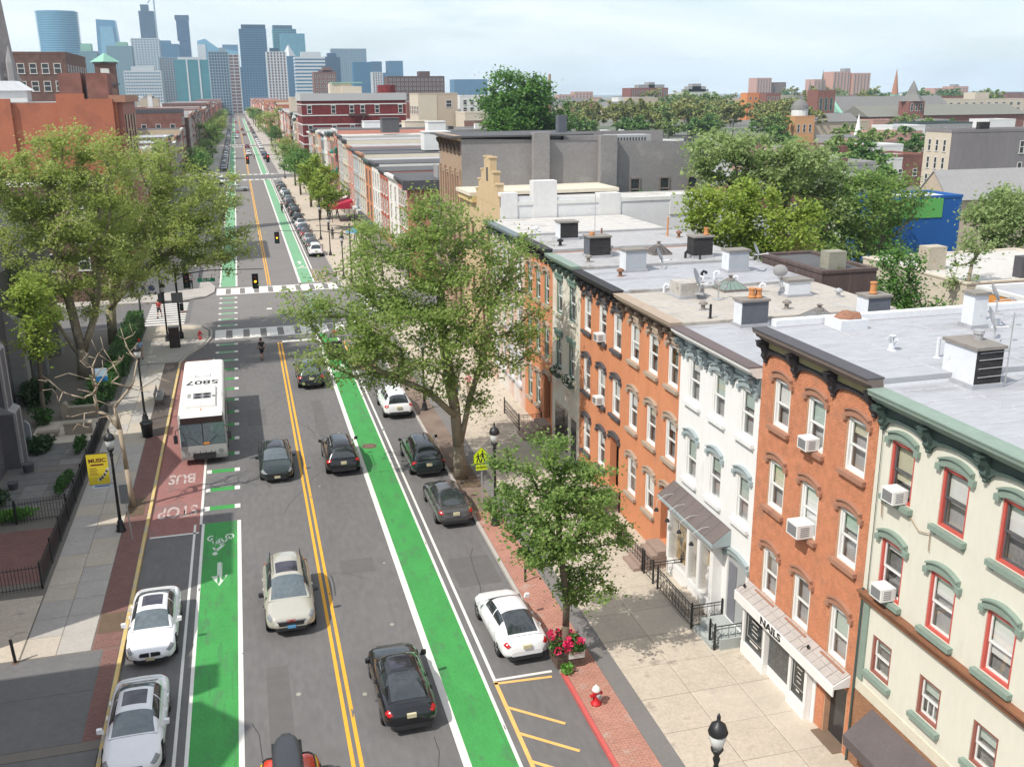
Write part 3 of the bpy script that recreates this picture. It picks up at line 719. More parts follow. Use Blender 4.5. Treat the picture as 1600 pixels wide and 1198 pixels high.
cb = MB(); P = [(FX - .06, 22.45, 9.2), (FX - .08, 22.4, 8.7), (FX - .06, 22.47, 9.25), (FX - .06, 21.2, 9.2), (FX - .07, 20.8, 8.98), (FX - .06, 20.5, 9.05), (FX - .06, 20.35, 9.1), (FX - .07, 20.33, 8.6)]
tag(MB().tube(P, .014, 5).build('wire', mat('tan_cable', (.33, .22, .14), .8), None, loc=P[0]), 'slack tan cable strung below the top windows of the cream house', 'cable')

# --- orange brick house with the nail salon
orr = ((9.42, 1.68), (6.42, 1.74), (3.02, 1.80)); oy = (28.3, 26.2, 23.98)
holes = [(y - .51, y + .51, z0, z0 + h) for z0, h in orr for y in oy] + [(23.25, 24.35, .15, 2.35)]
nails, _ = house_shell('row_house', 'orange brick row house with brownstone hoods above the white nail salon front', 23.0, 29.7, 12.68, ORMOR, ROOFS, holes, back=31, sidem=mat('white_parapet', (.66, .67, .69), .75, ns=1, na=.07))
brick_wall(nails, FX, 23.0, 29.7, .12, 12.3, [(a - .06, b + .06, c - .02, d + .05) for a, b, c, d in holes], ORBR, seed=5)
ob = [(BL_W, .5), (BL_G, .45), (BL_C, .35), (BL_C, .55), (BL_W, .7), (BL_G, .4), (BL_W, .25), (None, 0), (BL_G, .5)]
for r_, (z0, h) in enumerate(orr):
    for k, y in enumerate(oy):
        b = ob[r_ * 3 + k]; add_window(nails, y, z0, 1.02, h, SASHW, SASHW, BROWNST, 'arch', BROWNST, b[0], b[1], room=ROOM2)
OLIVE = mat('olive_panel', (.28, .25, .13), .75, ns=3, na=.12)
cornice(nails, 23.0, 29.7, 12.70, mat('brown_cornice', (.17, .135, .12), .7, ns=3, na=.2), BLACKC, [29.45, 27.5, 25.3, 23.2], bh=.72, m_panel=OLIVE, edge=SLATE)
MB().box(FX + .3, 31, 29.52, 29.86, 12.69, 12.92).build('parapet', mat('white_parapet', (.66, .67, .69)), nails)
# salon front: white joinery, two show windows, recessed door, metal roofed fascia
SF = mat('white_shopfront', (.74, .73, .71), .55, ns=2, na=.05)
front = MB(); xs = FX - .30
for ya, yb in ((27.85, 29.5), (25.05, 26.2)):
    front.box(xs, FX - .03, ya, yb, .12, .62); front.box(xs + .02, FX - .03, ya, ya + .14, .62, 2.4); front.box(xs + .02, FX - .03, yb - .14, yb, .62, 2.4)
    front.box(xs + .021, FX - .03, ya + .14, yb - .14, 2.28, 2.4)
front.box(FX - .06, FX - .024, 24.85, 25.03, .12, 2.4); front.box(FX - .12, FX - .03, 26.22, 27.83, .12, .55)
front.build('shopfront', SF, nails)
SG = mat('shop_glass_dark', (.03, .035, .038), .08, ns=.8, na=.8, spec=.6)
for ya, yb in ((27.99, 29.36), (25.19, 26.06)): MB().box(xs + .1, xs + .12, ya, yb, .64, 2.28).build('shop_window', SG, nails)
MB().box(FX - .10, FX - .04, 26.24, 27.81, .56, 2.3).build('shop_window', mat('shop_glass_grey', (.07, .075, .078), .1, ns=1.2, na=.7, spec=.6), nails)
GOLDL = mat('pale_window_lettering', (.62, .60, .55), .7)
def frame_lines(ya, yb, za, zb, X, parent):
    mb = MB(); t = .018
    for q in ((ya, yb, za, za + t), (ya, yb, zb - t, zb), (ya, ya + t, za, zb), (yb - t, yb, za, zb)): mb.box(X - .003, X, q[0], q[1], q[2], q[3])
    for k, (wd) in enumerate((.5, .3, .45, .36)):
        c = (ya + yb) / 2; mb.box(X - .003, X, c - wd * (yb - ya) / 2, c + wd * (yb - ya) / 2, zb - .4 - k * .17, zb - .365 - k * .17)
    mb.box(X - .003, X, ya + .25, yb - .2, za - .16, za - .08)
    return mb.build('window_lettering', GOLDL, parent)
frame_lines(28.15, 29.2, 1.0, 2.12, xs + .098, nails); frame_lines(25.3, 25.95, 1.0, 2.12, xs + .098, nails)
aw = MB(); x0 = FX - .62
aw.prism([(FX - .02, 3.0), (x0, 2.72), (x0, 2.36), (x0 + .04, 2.36), (x0 + .04, 2.6), (FX - .02, 2.6)], 'y', 23.12, 29.62)
aw.build('fascia', SF, nails)
TIN = mat('tin_shingle', (.39, .35, .325), .55, ns=1.5, na=.14, spec=.5)
n = 15
shm = MB().box(-.5, .5, -.5, .5, -.5, .5).mesh('panel', TIN)
ang = math.atan2(.28, .60)
for row in range(2):
    for k in range(n):
        yw = 6.46 / n; yc = 23.14 + yw * (k + .5); f = .27 + .5 * row
        o = inst(shm, 'panel', nails, (x0 + (FX - .04 - x0) * f - org(nails).x, yc - org(nails).y, 2.745 + .28 * f + rnd.uniform(0, .006)), 0, (.31, yw - .022, .02)); o.rotation_euler = (0, -ang, 0)
letters('NAILS', .46, mat('black_lettering', (.015, .015, .015), .6), (x0 - .006, 26.98, 2.545), (PI / 2, 0, -PI / 2), (1.15, .85, 1), nails, .016, .003)
MB().box(FX + .20, FX + .24, 23.27, 24.33, .15, 2.34).build('door', mat('dark_glass_door', (.03, .032, .035), .15, ns=2, na=.4, spec=.6), nails)
MB().box(FX - .35, FX + .2, 23.2, 24.5, .10, .17).build('doorstep', mat('brown_mat', (.17, .12, .085), .95), nails)
for y, z in ((29.35, 2.93), (25.0, 2.93)):
    tag(MB().lathe([(.02, 0), (.05, .02), (.05, .1), (.02, .14)], x0 + .25, y, 8, 0, z).tube([(x0 + .25, y, z + .08), (x0 + .0, y - .1, z + .16), (x0 - .1, y - .1, z + .05)], .012, 5).build('spotlight', IRON, None, loc=(x0 + .25, y, z)),
        'small black spotlight on the salon roof ' + ('at its far end' if y > 28 else 'near its middle'), 'spotlight')

# --- white house with bay shop
wy = (35.05, 32.87, 30.6)
holes = [(y - .53, y + .53, z0, z0 + h) for z0, h in ((8.28, 1.86), (4.9, 1.9)) for y in wy] + [(29.95, 31.4, .6, 3.4)]
white, _ = house_shell('row_house', 'white rendered row house with blue grey window hoods and a shop bay', 29.7, 36.4, 11.22, WRENDER, ROOFS, holes, back=28.3)
wb = [(BL_W, .5), (BL_G, .4), (BL_G, .5), (BL_G, .4), (BL_G, .5), (BL_G, .5)]
for r_, (z0, h) in enumerate(((8.28, 1.86), (4.9, 1.9))):
    for k, y in enumerate(wy):
        b = wb[r_ * 3 + k]; add_window(white, y, z0, 1.06, h, SASHW, SASHW, BLUEGR, 'arch', mat('white_sill', (.70, .70, .69), .7), b[0], b[1], room=ROOM2)
cornice(white, 29.72, 36.4, 11.24, WRENDER, BLUEDK, [36.1, 34.7, 33.95, 32.4, 31.75, 30.1], bh=.7, m_panel=BLUEGR, edge=mat('brown_gutter', (.13, .10, .10), .7))
wd = MB().box(FX + .05, FX + .3, 29.97, 31.38, .6, 3.38, 0).box(FX + .02, FX + .05, 30.7, 31.3, .62, 3.0, 1)
wd.build('door', [mat('grey_door_panel', (.36, .37, .37), .6, ns=2, na=.05), mat('slate_door', (.17, .175, .20), .5, ns=2, na=.08)], white)
inst(hood(1.6, BLUEGR, 'arch'), 'lintel', white, (0, 30.68 - 33.05, 3.3))
bay = MB(); bx = FX - .42
bay.box(bx, FX - .001, 31.8, 36.1, .25, .95); bay.box(bx + .0, FX - .001, 31.8, 36.1, 3.12, 3.42)
for y in (31.8, 33.0, 34.0, 35.96): bay.box(bx + .004, FX - .004, y, y + (.24 if y > 31.9 else .3), .95, 3.12)
bay.build('shop_bay', SF, white)
for ya, yb in ((32.1, 33.0), (33.24, 34.0), (34.24, 35.96)):
    MB().face([(bx + .08, ya, .95), (bx + .08, ya, 3.12), (bx + .08, yb, 3.12), (bx + .08, yb, .95)]).build('shop_window', GLASS, white)
MB().face([(FX - .02, 31.9, .95), (FX - .02, 31.9, 3.12), (FX - .02, 36.1, 3.12), (FX - .02, 36.1, .95)]).build('shop_interior', mat('shop_interior', (.36, .25, .11), .9, ns=2.5, na=.9, stain=((.06, .055, .05), 2.2, .5)), white)
hd = MB(); hd.prism([(FX - .01, 4.35), (bx - .38, 3.78), (bx - .38, 3.66), (FX - .01, 3.66)], 'y', 31.25, 36.5); hd.build('awning', BLUEGR, white)
sm = MB().box(-.5, .5, -.5, .5, -.5, .5).mesh('panel', mat('slate_awning_panel', (.135, .11, .105), .8, ns=1.5, na=.2, stain=((.42, .34, .27), .7, .66)))
ang2 = math.atan2(.57, FX - .01 - bx + .38)
for k in range(7):
    yw = 5.25 / 7; o = inst(sm, 'panel', white, ((bx - .38 + FX - .01) / 2 - FX, 31.25 + yw * (k + .5) - 33.05, 4.083), 0, (.93, yw - .02, .02)); o.rotation_euler = (0, -ang2, 0)
for k in range(4):
    y = 32.3 + k * 1.15
    L_ = MB().tube([(bx + .2, y, 4.06), (bx - .35, y - .1, 4.1), (bx - .75, y - .1, 3.9), (bx - .78, y - .1, 3.55)], .012, 5, 0).lathe([(.02, .12), (.05, .1), (.11, -.02), (.10, -.03)], bx - .78, y - .1, 8, 1, 3.45)
    tag(L_.build('sign_lamp', [mat('zinc_arm', (.5, .5, .5), .5), IRON], None, loc=(bx, y, 4)), 'gooseneck lamp over the white shop bay, ' + ['the one by its door', 'second from its door', 'third from its door', 'the farthest from its door'][k], 'lamp', 'gooseneck lamps over the shop bay')
mq = MB(); mq.lathe([(.02, 0), (.07, .05), (.085, .25), (.05, .48), (.10, .62), (.13, .85), (.05, .95), (.05, 1.0), (.075, 1.08), (.07, 1.2), (.02, 1.26)], FX - .22, 32.5, 10, 0, .97)
tag(mq.build('mannequin', mat('white_plastic', (.72, .72, .72), .4), None, True, loc=(FX - .22, 32.5, .97)), 'white mannequin standing behind the glass of the shop bay', 'mannequin')
MB().box(FX - 1.0, FX - .0, 29.75, 31.5, .1, .58).box(FX - 1.3, FX - 1.0, 29.9, 31.4, .1, .34).build('stoop', mat('grey_green_step', (.36, .385, .37), .85, ns=2, na=.1), white)
MB().box(FX - 1.15, FX - .425, 32.4, 34.2, .1, .5).box(FX - 1.1, FX - .425, 34.25, 35.5, .1, .32).build('areaway', CONC, white)

# --- two orange painted brick houses
def three_bay(name, label, y0, y1, ycs, rows, lint, casing, zr, roofm, wallm, cm, fm, brs, door=None, style='arch', blinds=(), gf=None, X=FX, back=27.2, sillmt=None, wdt=1.06, bh=.56, arches=True, sidem=None, acs=None, edge=None):
    holes = [(y - wdt / 2, y + wdt / 2, z0, z0 + h) for z0, h in rows for y in ycs]
    if gf: holes += [(y - wdt / 2, y + wdt / 2, gf[0], gf[0] + gf[1]) for y in gf[2]]
    if door: holes.append(door)
    root, rf = house_shell(name, label, y0, y1, zr, wallm, roofm, holes, back=back, X=X, sidem=sidem)
    i = 0
    for z0, h in rows:
        for y in ycs:
            b = blinds[i % len(blinds)] if blinds else (None, 0); i += 1
            add_window(root, y, z0, wdt, h, casing, SASHW, lint, style, sillmt or lint, b[0], b[1], x=X)
    if gf:
        for y in gf[2]: add_window(root, y, gf[0], wdt, gf[1], casing, SASHW, lint, style, sillmt or lint, BL_W, .4, x=X)
    if door:
        ya, yb, za, zb = door
        MB().box(X + .5, X + .56, ya, yb, za, zb).build('door', mat('dark_red_door', (.10, .022, .02), .5, ns=2, na=.2), root)
        o = org(root); inst(hood(yb - ya, lint, style), 'lintel', root, (0, (ya + yb) / 2 - o.y, zb))
        nst = max(1, round((za - .12) / .17)); st = MB()
        for k in range(nst): st.box(X - .35 - .28 * (nst - k), X - .0, ya - .1, yb + .1, .12 + k * (za - .12) / nst - (0.02 if k else .02), .12 + (k + 1) * (za - .12) / nst)
        st.build('stoop', mat('stone_step', (.30, .22, .18), .85, ns=2, na=.15), root)
    cornice(root, y0, y1, zr + .02, cm, fm, brs, X=X, bh=bh, arches=arches, edge=edge)
    return root
brn = three_bay('row_house', 'orange row house with taupe stone hoods and brown cornice, next to the white house', 36.4, 43.0, (41.45, 39.27, 37.13), ((8.38, 1.82), (5.02, 1.86)), TAUPE, SASHW, 11.35, ROOFT, ORP, TAUPE, mat('brown_frieze', (.115, .085, .065), .7, ns=3, na=.2),
    [42.8, 41.6, 40.5, 39.4, 38.3, 37.3, 36.6], door=(36.72, 37.85, .95, 3.6), blinds=((BL_W, .6), (BL_W, .45), (None, 0), (BL_W, .4), (BL_C, .5), (BL_W, .5)), gf=(1.72, 1.85, (41.4, 39.2)))
drk = three_bay('row_house', 'orange painted row house with dark hoods and black cornice, in the plane tree shade', 43.0, 49.2, (48.05, 45.78, 43.7), ((8.35, 1.86), (5.0, 1.86)), SLATE, SASHW, 11.45, ROOFS, ORP, BLACKC, BLACKC,
    [48.95, 47.9, 46.9, 45.9, 44.9, 43.9, 43.2], door=(43.15, 44.35, 1.0, 3.75), blinds=((BL_W, .4), (BL_W, .3), (BL_W, .7), (None, 0), (BL_W, .5), (BL_W, .5)), gf=(1.6, 1.9, (47.95, 45.65)))
PEACH = mat('pale_render', (.64, .60, .52), .85, ns=.5, na=.06, stain=((.58, .47, .38), .35, .5))
SHUT = mat('green_shutter', (.16, .24, .20), .7, ns=3, na=.12)
pea = three_bay('row_house', 'pale cream row house with green cornice and flower boxes, half behind the plane tree', 49.2, 54.2, (52.9, 50.6), ((8.3, 2.0), (5.0, 2.0)), SHUT, SHUT, 11.6, ROOFG, PEACH, SAGE, SAGED, [53.9, 52.7, 51.6, 50.5, 49.5], blinds=((BL_G, .5),), style='flat', sillmt=PEACH)
MB().box(FX - .012, FX + .0, 51.2, 53.6, .3, 2.9).box(FX - .012, FX, 49.7, 50.6, .3, 2.7).build('shop_window', mat('shop_glass_dark', (.03, .035, .038)), pea)
LEAFB = leafmat('boxwood', (.02, .055, .012), (.06, .13, .03))
org2 = three_bay('row_house', 'narrow orange row house with a dark doorway, between two pale houses', 54.2, 60.2, (59.0, 57.2, 55.4), ((8.3, 1.95), (5.0, 1.95)), TAUPE, SHUT, 11.8, ROOFG, ORP, BLACKC, BLACKC, [59.9, 59.0, 58.1, 57.2, 56.3, 55.4, 54.5], door=(54.6, 55.9, 1.0, 3.9), blinds=((BL_G, .4),), gf=(1.5, 2.1, (59.0, 57.2)), wdt=.95)
PINKW = mat('worn_pink_brick', (.56, .39, .32), .9, ns=.9, na=.15, stain=((.60, .56, .52), .5, .50))
pnk = three_bay('row_house', 'faded pink and white row house with grey hoods at the far end of the terrace', 60.2, 69.3, (67.6, 65.6, 63.6, 61.6), ((8.3, 1.9), (5.0, 1.9), (1.6, 1.9)), mat('pale_grey_stone', (.42, .42, .43), .8, ns=3, na=.1), SASHW, 11.75, ROOFW, PINKW, BLUEDK, SAGED, [68.9, 67.5, 66.1, 64.7, 63.3, 61.9, 60.6], blinds=((BL_W, .4), (None, 0)))
for (y, z, lb) in ((21.8, 9.45, 'white air conditioner on the top far window sill of the cream house'), (21.85, 6.42, 'white air conditioner in the middle-floor window of the cream house above the brown band'),
                   (26.25, 9.45, 'white air conditioner on the top middle sill of the orange brick house'), (26.2, 6.45, 'big white air conditioner jutting from the middle window above the salon'),
                   (45.7, 8.4, 'small white air conditioner on a top sill of the orange house with black hoods'), (45.7, 5.05, 'small white air conditioner on a middle-floor sill of the orange house with black hoods')):
    t = ac_unit(y, z, lb)
    if 'big' in lb: t.scale = (1.35, 1.25, 1.2)

# --- gabled tan building and brownstone before 7th Street, set back a little
X2 = 17.9
TANB = mat('tan_brick', (.50, .375, .225), .85, ns=1.2, na=.12, bs=.1, bsc=15, stain=((.40, .30, .19), .8, .6))
WPATCH = mat('peeling_white_wall', (.62, .62, .63), .85, ns=.5, na=.08, stain=((.09, .085, .085), .55, .69))
WPATCH2 = mat('white_side_wall', (.62, .615, .61), .85, ns=.5, na=.08, stain=((.13, .12, .12), .75, .70))
ga = thing('gabled_building', 'tan brick building with a stepped gable beyond the pale end house', 'building', (X2, 73, 0))
mb = MB(); hl = [(y - .5, y + .5, z, z + 2.0) for z in (2.0, 5.2, 8.6) for y in (71.2, 73.1, 75.0)]
facade(mb, X2, 69.5, 77.0, 0, 12.6, hl)
mb.face([(X2, 69.5, 0), (36, 69.5, 0), (36, 69.5, 12.7), (X2, 69.5, 13.4)], 1); mb.face([(X2, 77, 0), (X2, 77, 12.6), (36, 77, 12.6), (36, 77, 0)], 1)
steps = [(69.5, 77, 12.61, 13.3), (70.3, 76.2, 13.301, 14.1), (71.3, 75.2, 14.101, 14.9), (72.3, 74.2, 14.901, 15.9)]
for a, b, c, d in steps: mb.box(X2, X2 + .5, a, b, c, d, 0); mb.box(X2 - .06, X2 + .56, a - .06, a + .5, d, d + .12, 0); mb.box(X2 - .06, X2 + .56, b - .5, b + .06, d, d + .12, 0)
mb.build('wall', [TANB, WPATCH], ga)
for a, b, c, d in hl: add_window(ga, (a + b) / 2, c, 1.0, 2.0, SASHBR, SASHD, None, 'x', TAUPE, x=X2)
MB().box(X2 - .02, X2 - .002, 73.0, 73.5, 14.2, 15.2).build('slit_window', SLATE, ga)
MB().box(X2 + .5, 36, 69.6, 76.9, 12.35, 12.55).build('roof', ROOFW, ga)
for xa, xb, h in ((17.95, 19.2, 13.6), (20.4, 22.2, 14.4), (25.5, 27.2, 13.35), (31.2, 33.4, 13.1)): MB().box(xa, xb, 69.42, 70.4, 11.6, h).build('chimney_breast', WPATCH2, ga)
MB().box(19.2, 36, 69.44, 69.8, 12.7, 12.98).build('coping', mat('white_coping', (.62, .62, .6), .8), ga)
ty = thing('corner_shop', 'low tan building with a white flat cornice between the stepped gable and the brownstone', 'building', (X2, 80, 0))
mb = MB(); hl = [(y - .5, y + .5, z, z + 2.0) for z in (4.8, 8.6) for y in (78.4, 80.6)]
facade(mb, X2, 77.02, 82.2, 0, 12.7, hl); mb.build('wall', TANB, ty)
for a, b, c, d in hl: add_window(ty, (a + b) / 2, c, 1.0, 2.0, SASHBR, SASHD, None, 'x', TAUPE, x=X2)
MB().box(X2 - .55, 30, 77.02, 82.2, 12.72, 13.0).build('roof', mat('tan_white_cornice', (.60, .55, .45), .8, ns=2, na=.1), ty); MB().box(X2 - .35, X2 - .01, 77.02, 82.2, 12.2, 12.715).build('cornice', mat('ochre_cornice', (.55, .42, .2), .8), ty)
bs_ = thing('brownstone', 'tall brownstone with heavy bracketed cornice at the corner of the side street', 'building', (X2, 87, 0))
BST = mat('brown_sandstone', (.33, .235, .165), .85, ns=1.5, na=.15, stain=((.25, .17, .12), .9, .58))
GREYW = mat('grey_cement_wall', (.225, .215, .215), .9, ns=.5, na=.16, bs=.15, bsc=6, stain=((.28, .27, .26), .35, .56))
mb = MB(); hl = [(y - .5, y + .5, z, z + 2.5) for z in (2.5, 7.0, 11.3) for y in (83.6, 85.7, 87.8, 89.9)]
facade(mb, X2, 82.2, 91.3, 0, 17.0, hl); mb.face([(X2, 82.2, 0), (40, 82.2, 0), (40, 82.2, 16.3), (X2, 82.2, 16.9)], 1); mb.face([(X2, 91.3, 0), (X2, 91.3, 17), (40, 91.3, 17), (40, 91.3, 0)], 1)
mb.face([(40, 82.2, 0), (40, 91.3, 0), (40, 91.3, 14.5), (40, 82.2, 14.5)], 1)
mb.build('wall', [BST, GREYW], bs_)
for a, b, c, d in hl: add_window(bs_, (a + b) / 2, c, 1.0, 2.5, SASHBR, SASHD, BST, 'flat', BST, x=X2)
for y in (82.6, 84.65, 86.75, 88.85, 91.0): MB().box(X2 - .18, X2 - .001, y - .2, y + .2, 10.9, 14.4).build('pilaster', BST, bs_)
cornice(bs_, 82.2, 91.4, 17.15, BST, mat('dark_brown_frieze', (.12, .085, .065), .8), [83, 84.6, 86.2, 87.8, 89.4, 90.9], X=X2, bh=1.1, arches=False)
MB().box(X2 - .9, 29.5, 82.0, 91.5, 17.0, 17.14).build('roof', mat('dark_roof', (.085, .085, .09), .85, ns=.6, na=.2), bs_)
MB().box(29.5, 40.2, 82.4, 91.3, 14.6, 14.9).build('roof', ROOFW, bs_)
for xa, xb, h in ((24.0, 25.4, 17.35), (30.0, 31.5, 17.0)): MB().box(xa, xb, 81.5, 82.4, 8, h).build('chimney_breast', GREYW, bs_)
# ------------------------------------------------------------------ on the roofs
def roof_of(r): return [c for c in r.children if c.name.split('.')[0] == 'roof'][0]
CH_BLK = brickmat('black_chimney_brick', (.035, .033, .036), (.055, .05, .05), (.02, .02, .02))
CH_DK = mat('slate_blue_chimney', (.10, .11, .13), .85, ns=2, na=.2, bs=.3, bsc=8)
CH_W = mat('white_chimney', (.60, .62, .65), .8, ns=1.5, na=.10, stain=((.44, .45, .47), 1.5, .6))
CH_G = mat('silver_chimney', (.36, .38, .41), .75, ns=1.5, na=.12)
POT = mat('clay_pot', (.48, .21, .08), .8, ns=6, na=.2)
CAPM = mat('chimney_cap', (.22, .20, .18), .9, ns=3, na=.25)
GALV = mat('galvanised', (.45, .45, .46), .45, metal=.4, ns=4, na=.12)
def chimney(roof, x0, x1, y0, y1, z0, h, m, side=None, pots=(), cap=True, flash=True):
    mb = MB().box(x0, x1, y0, y1, z0 - .05, z0 + h, 0)
    if side: mb.m[-1] = 1                                  # street side painted over
    if flash: mb.prism([(x0 - .07, y0 - .07), (x1 + .07, y0 - .07), (x1 + .07, y1 + .07), (x0 - .07, y1 + .07)], 'z', z0 - .04, z0 + .13, 2)
    if cap: mb.box(x0 - .06, x1 + .06, y0 - .06, y1 + .06, z0 + h, z0 + h + .09, 3)
    for px, py, ph in pots: mb.lathe([(.15, 0), (.17, .05), (.13, .12), (.12, ph - .08), (.15, ph - .06), (.15, ph), (.10, ph)], px, py, 10, 4, z0 + h + (.09 if cap else 0))
    return mb.build('chimney', [m, side or m, ROOFS, CAPM, POT], roof)
def skylight(roof, cx, cy, s, z, m, top=.5):
    mb = MB(); mb.box(cx - s - .04, cx + s + .04, cy - s - .04, cy + s + .04, z - .02, z + .12, 1)
    c = [(-1, -1), (1, -1), (1, 1), (-1, 1)]
    for k in range(4):
        a, b = c[k], c[(k + 1) % 4]
        mb.face([(cx + a[0] * s, cy + a[1] * s, z + .12), (cx + b[0] * s, cy + b[1] * s, z + .12), (cx + b[0] * .16, cy + b[1] * .16, z + top), (cx + a[0] * .16, cy + a[1] * .16, z + top)], 0)
        for t in (0, .25, .5, .75):
            p = [a[i] + (b[i] - a[i]) * t for i in (0, 1)]
            mb.tube([(cx + p[0] * s, cy + p[1] * s, z + .13), (cx + p[0] * .16, cy + p[1] * .16, z + top)], .022, 4, 1)
    mb.lathe([(.24, top - .02), (.2, top + .05), (.09, top + .08), (.09, top + .16), (.16, top + .2), (.02, top + .24)], cx, cy, 8, 1, z)
    return mb.build('skylight', [m, mat('skylight_frame', (.17, .15, .14), .7, ns=4, na=.2)], roof)
def vent(roof, x, y, z, kind='pipe', h=.5, m=None):
    mb = MB()
    if kind == 'pipe': mb.lathe([(.12, 0), (.06, .03), (.055, h), (.03, h)], x, y, 8, 0, z)
    elif kind == 'mushroom': mb.lathe([(.2, 0), (.1, .04), (.09, .22), (.2, .26), (.19, .34), (.05, .42)], x, y, 10, 0, z)
    elif kind == 'turbine':
        mb.lathe([(.16, 0), (.1, .03), (.095, .22), (.1, .24)], x, y, 10, 0, z)
        for k in range(12):
            a = k * PI / 6; b = a + .35
            mb.face([(x + .10 * math.cos(a), y + .10 * math.sin(a), z + .24), (x + .2 * math.cos(a), y + .2 * math.sin(a), z + .36), (x + .09 * math.cos(a), y + .09 * math.sin(a), z + .48), (x + .06 * math.cos(b), y + .06 * math.sin(b), z + .36)])
        mb.lathe([(.11, .47), (.05, .50)], x, y, 10, 0, z)
    elif kind == 'goose': mb.tube([(x, y, z), (x, y, z + .3), (x + .06, y - .05, z + .4), (x + .18, y - .1, z + .36), (x + .2, y - .12, z + .27)], .075, 7)
    return mb.build('vent', m or GALV, roof)
def dish(x, y, z, label, r=.42, az=-2.3):
    t = thing('satellite_dish', label, 'satellite dish', (x, y, z), az, 'satellite dishes on the roofs')
    n = 14; mb = MB(); k = len(mb.v)
    D = MB(); tilt = .75
    def P(u, v):
        rr = r * u; X = rr * math.cos(v); Zz = rr * math.sin(v) * 1.1; Y = -.45 * (1 - u * u) * r * .5
        return (X, Y * math.cos(tilt) - Zz * math.sin(tilt) * .55, .75 + Zz * .83 + Y * math.sin(tilt))
    D.grid(P, [.02, .35, .7, 1.0], [2 * PI * i / n for i in range(n + 1)])
    D.build('reflector', mat('dish_grey', (.40, .40, .41), .6, ns=3, na=.1), t, True, local=True)
    MB().tube([(0, .1, 0), (0, .1, .45), (0, .03, .72)], .03, 6).box(-.2, .2, -.1, .3, 0, .05).build('mast', GALV, t, local=True)
    MB().tube([(0, -.02, .42), (0, .55, .52)], .015, 5).box(-.06, .06, .5, .62, .48, .58).build('arm', GALV, t, local=True)
    return t
R1, R2, R3, R4, R5, R6, R7, R8 = [roof_of(q) for q in (cream, nails, white, brn, drk, pea, org2, pnk)]
chimney(R1, 19.35, 20.25, 22.12, 23.45, 12.42, 1.12, CH_BLK, CH_W)
MB().lathe([(.12, 0), (.13, .18), (.16, .2), (.15, .3)], 20.0, 22.9, 10, 0, 13.62).build('chimney_pot', GALV, R1)
an = thing('tv_antenna', 'tall thin television antenna with rods beside the black chimney on the nearest roof', 'antenna', (20.4, 22.1, 12.42))
MB().tube([(0, 0, 0), (0, 0, 2.15)], .02, 5).build('mast', GALV, an, local=True)
ar = MB()
for z, l in ((1.05, .55), (.85, .6), (.6, .62), (.35, .6)): ar.tube([(0, 0, z), (-.95, -.05 + l * .1, z - .02)], .012, 4)
for k in range(5): ar.tube([(-.28 + k * .14, -.3 + .04 * k, 2.05), (-.28 + k * .14, .3 - .04 * k, 2.05)], .008, 4)
ar.tube([(-.35, 0, 2.05), (.35, 0, 2.05)], .012, 4); ar.build('rod', GALV, an, local=True)
vent(R2, 19.25, 25.7, 12.68, 'turbine', m=CH_W); vent(R2, 20.03, 24.55, 12.68, 'pipe', .62, CH_W)
chimney(R2, 19.2, 20.25, 28.4, 29.4, 12.68, .34, CH_W, cap=False, flash=False)
tag(MB().lathe([(.02, .25), (.2, .2), (.35, .08), (.42, 0), (.02, -.01)], 19.7, 28.9, 7, 0, 13.03).lathe([(.02, .2), (.15, .16), (.22, 0)], 19.95, 28.7, 5, 0, 13.05).build('rubble', mat('brick_rubble', (.26, .13, .085), .95, ns=9, na=.5, bs=.8, bsc=18), None, loc=(19.7, 28.9, 13)), 'heap of broken brick on a low white chimney stump', 'rubble')
chimney(R2, 23.6, 24.15, 27.4, 27.95, 12.68, 1.15, CH_W, cap=True); MB().box(24.16, 24.75, 27.4, 27.9, 12.6, 12.95).build('kerb_box', CH_W, R2)
dish(24.3, 27.3, 13.2, 'grey satellite dish against the tall white chimney near the orange wall', .32, -2.0)
dish(23.1, 25.9, 12.68, 'large dark satellite dish on the near white roof, by the orange wall', .38, -2.4)
chimney(R3, 19.25, 20.45, 35.4, 36.1, 11.22, 1.05, CH_DK, CH_W, pots=[(19.85, 35.75, .42), (20.15, 35.75, .38)])
chimney(R3, 24.3, 25.35, 34.2, 35.0, 11.22, 1.15, CH_DK, CH_W, pots=[(24.75, 34.6, .5)]); 
vent(R3, 23.4, 34.0, 11.22, 'pipe', .5, IRON); skylight(R3, 22.95, 35.6, .62, 11.22, mat('grey_glass', (.16, .17, .17), .25))
vent(R4, 19.04, 38.5, 11.35, 'mushroom', m=CAPM); vent(R4, 18.6, 36.9, 11.35, 'pipe', .6, IRON); vent(R4, 22.6, 37.6, 11.35, 'mushroom', m=CAPM)
skylight(R4, 22.3, 42.3, .6, 11.35, mat('green_copper_glass', (.17, .25, .22), .4, ns=3, na=.1))
chimney(R4, 19.05, 20.25, 40.9, 42.1, 11.35, .72, mat('rough_white_brick', (.40, .38, .35), .9, ns=2, na=.3, bs=.6, bsc=8, stain=((.12, .10, .09), 1.2, .55)), cap=False)
dish(19.8, 40.7, 11.6, 'big grey satellite dish on the broken round chimney of the orange houses', .48, -2.2)
dish(20.6, 40.3, 11.35, 'small fallen satellite dish beside the broken chimney', .22, -1.2)
for x, y in ((19.0, 42.6), (21.2, 43.5), (22.8, 43.0), (23.4, 41.4), (24.4, 40.9), (22.6, 44.6)): vent(R4 if y < 43 else R5, x, y, 11.35 if y < 43 else 11.45, 'goose', m=CH_W)
chimney(R4, 23.95, 25.1, 39.8, 40.6, 11.35, .72, CH_W)
vent(R4, 26.2, 39.2, 11.35, 'mushroom', m=GALV); dish(23.7, 40.2, 11.8, 'grey satellite dish edge-on behind the low white chimney', .34, -.6)
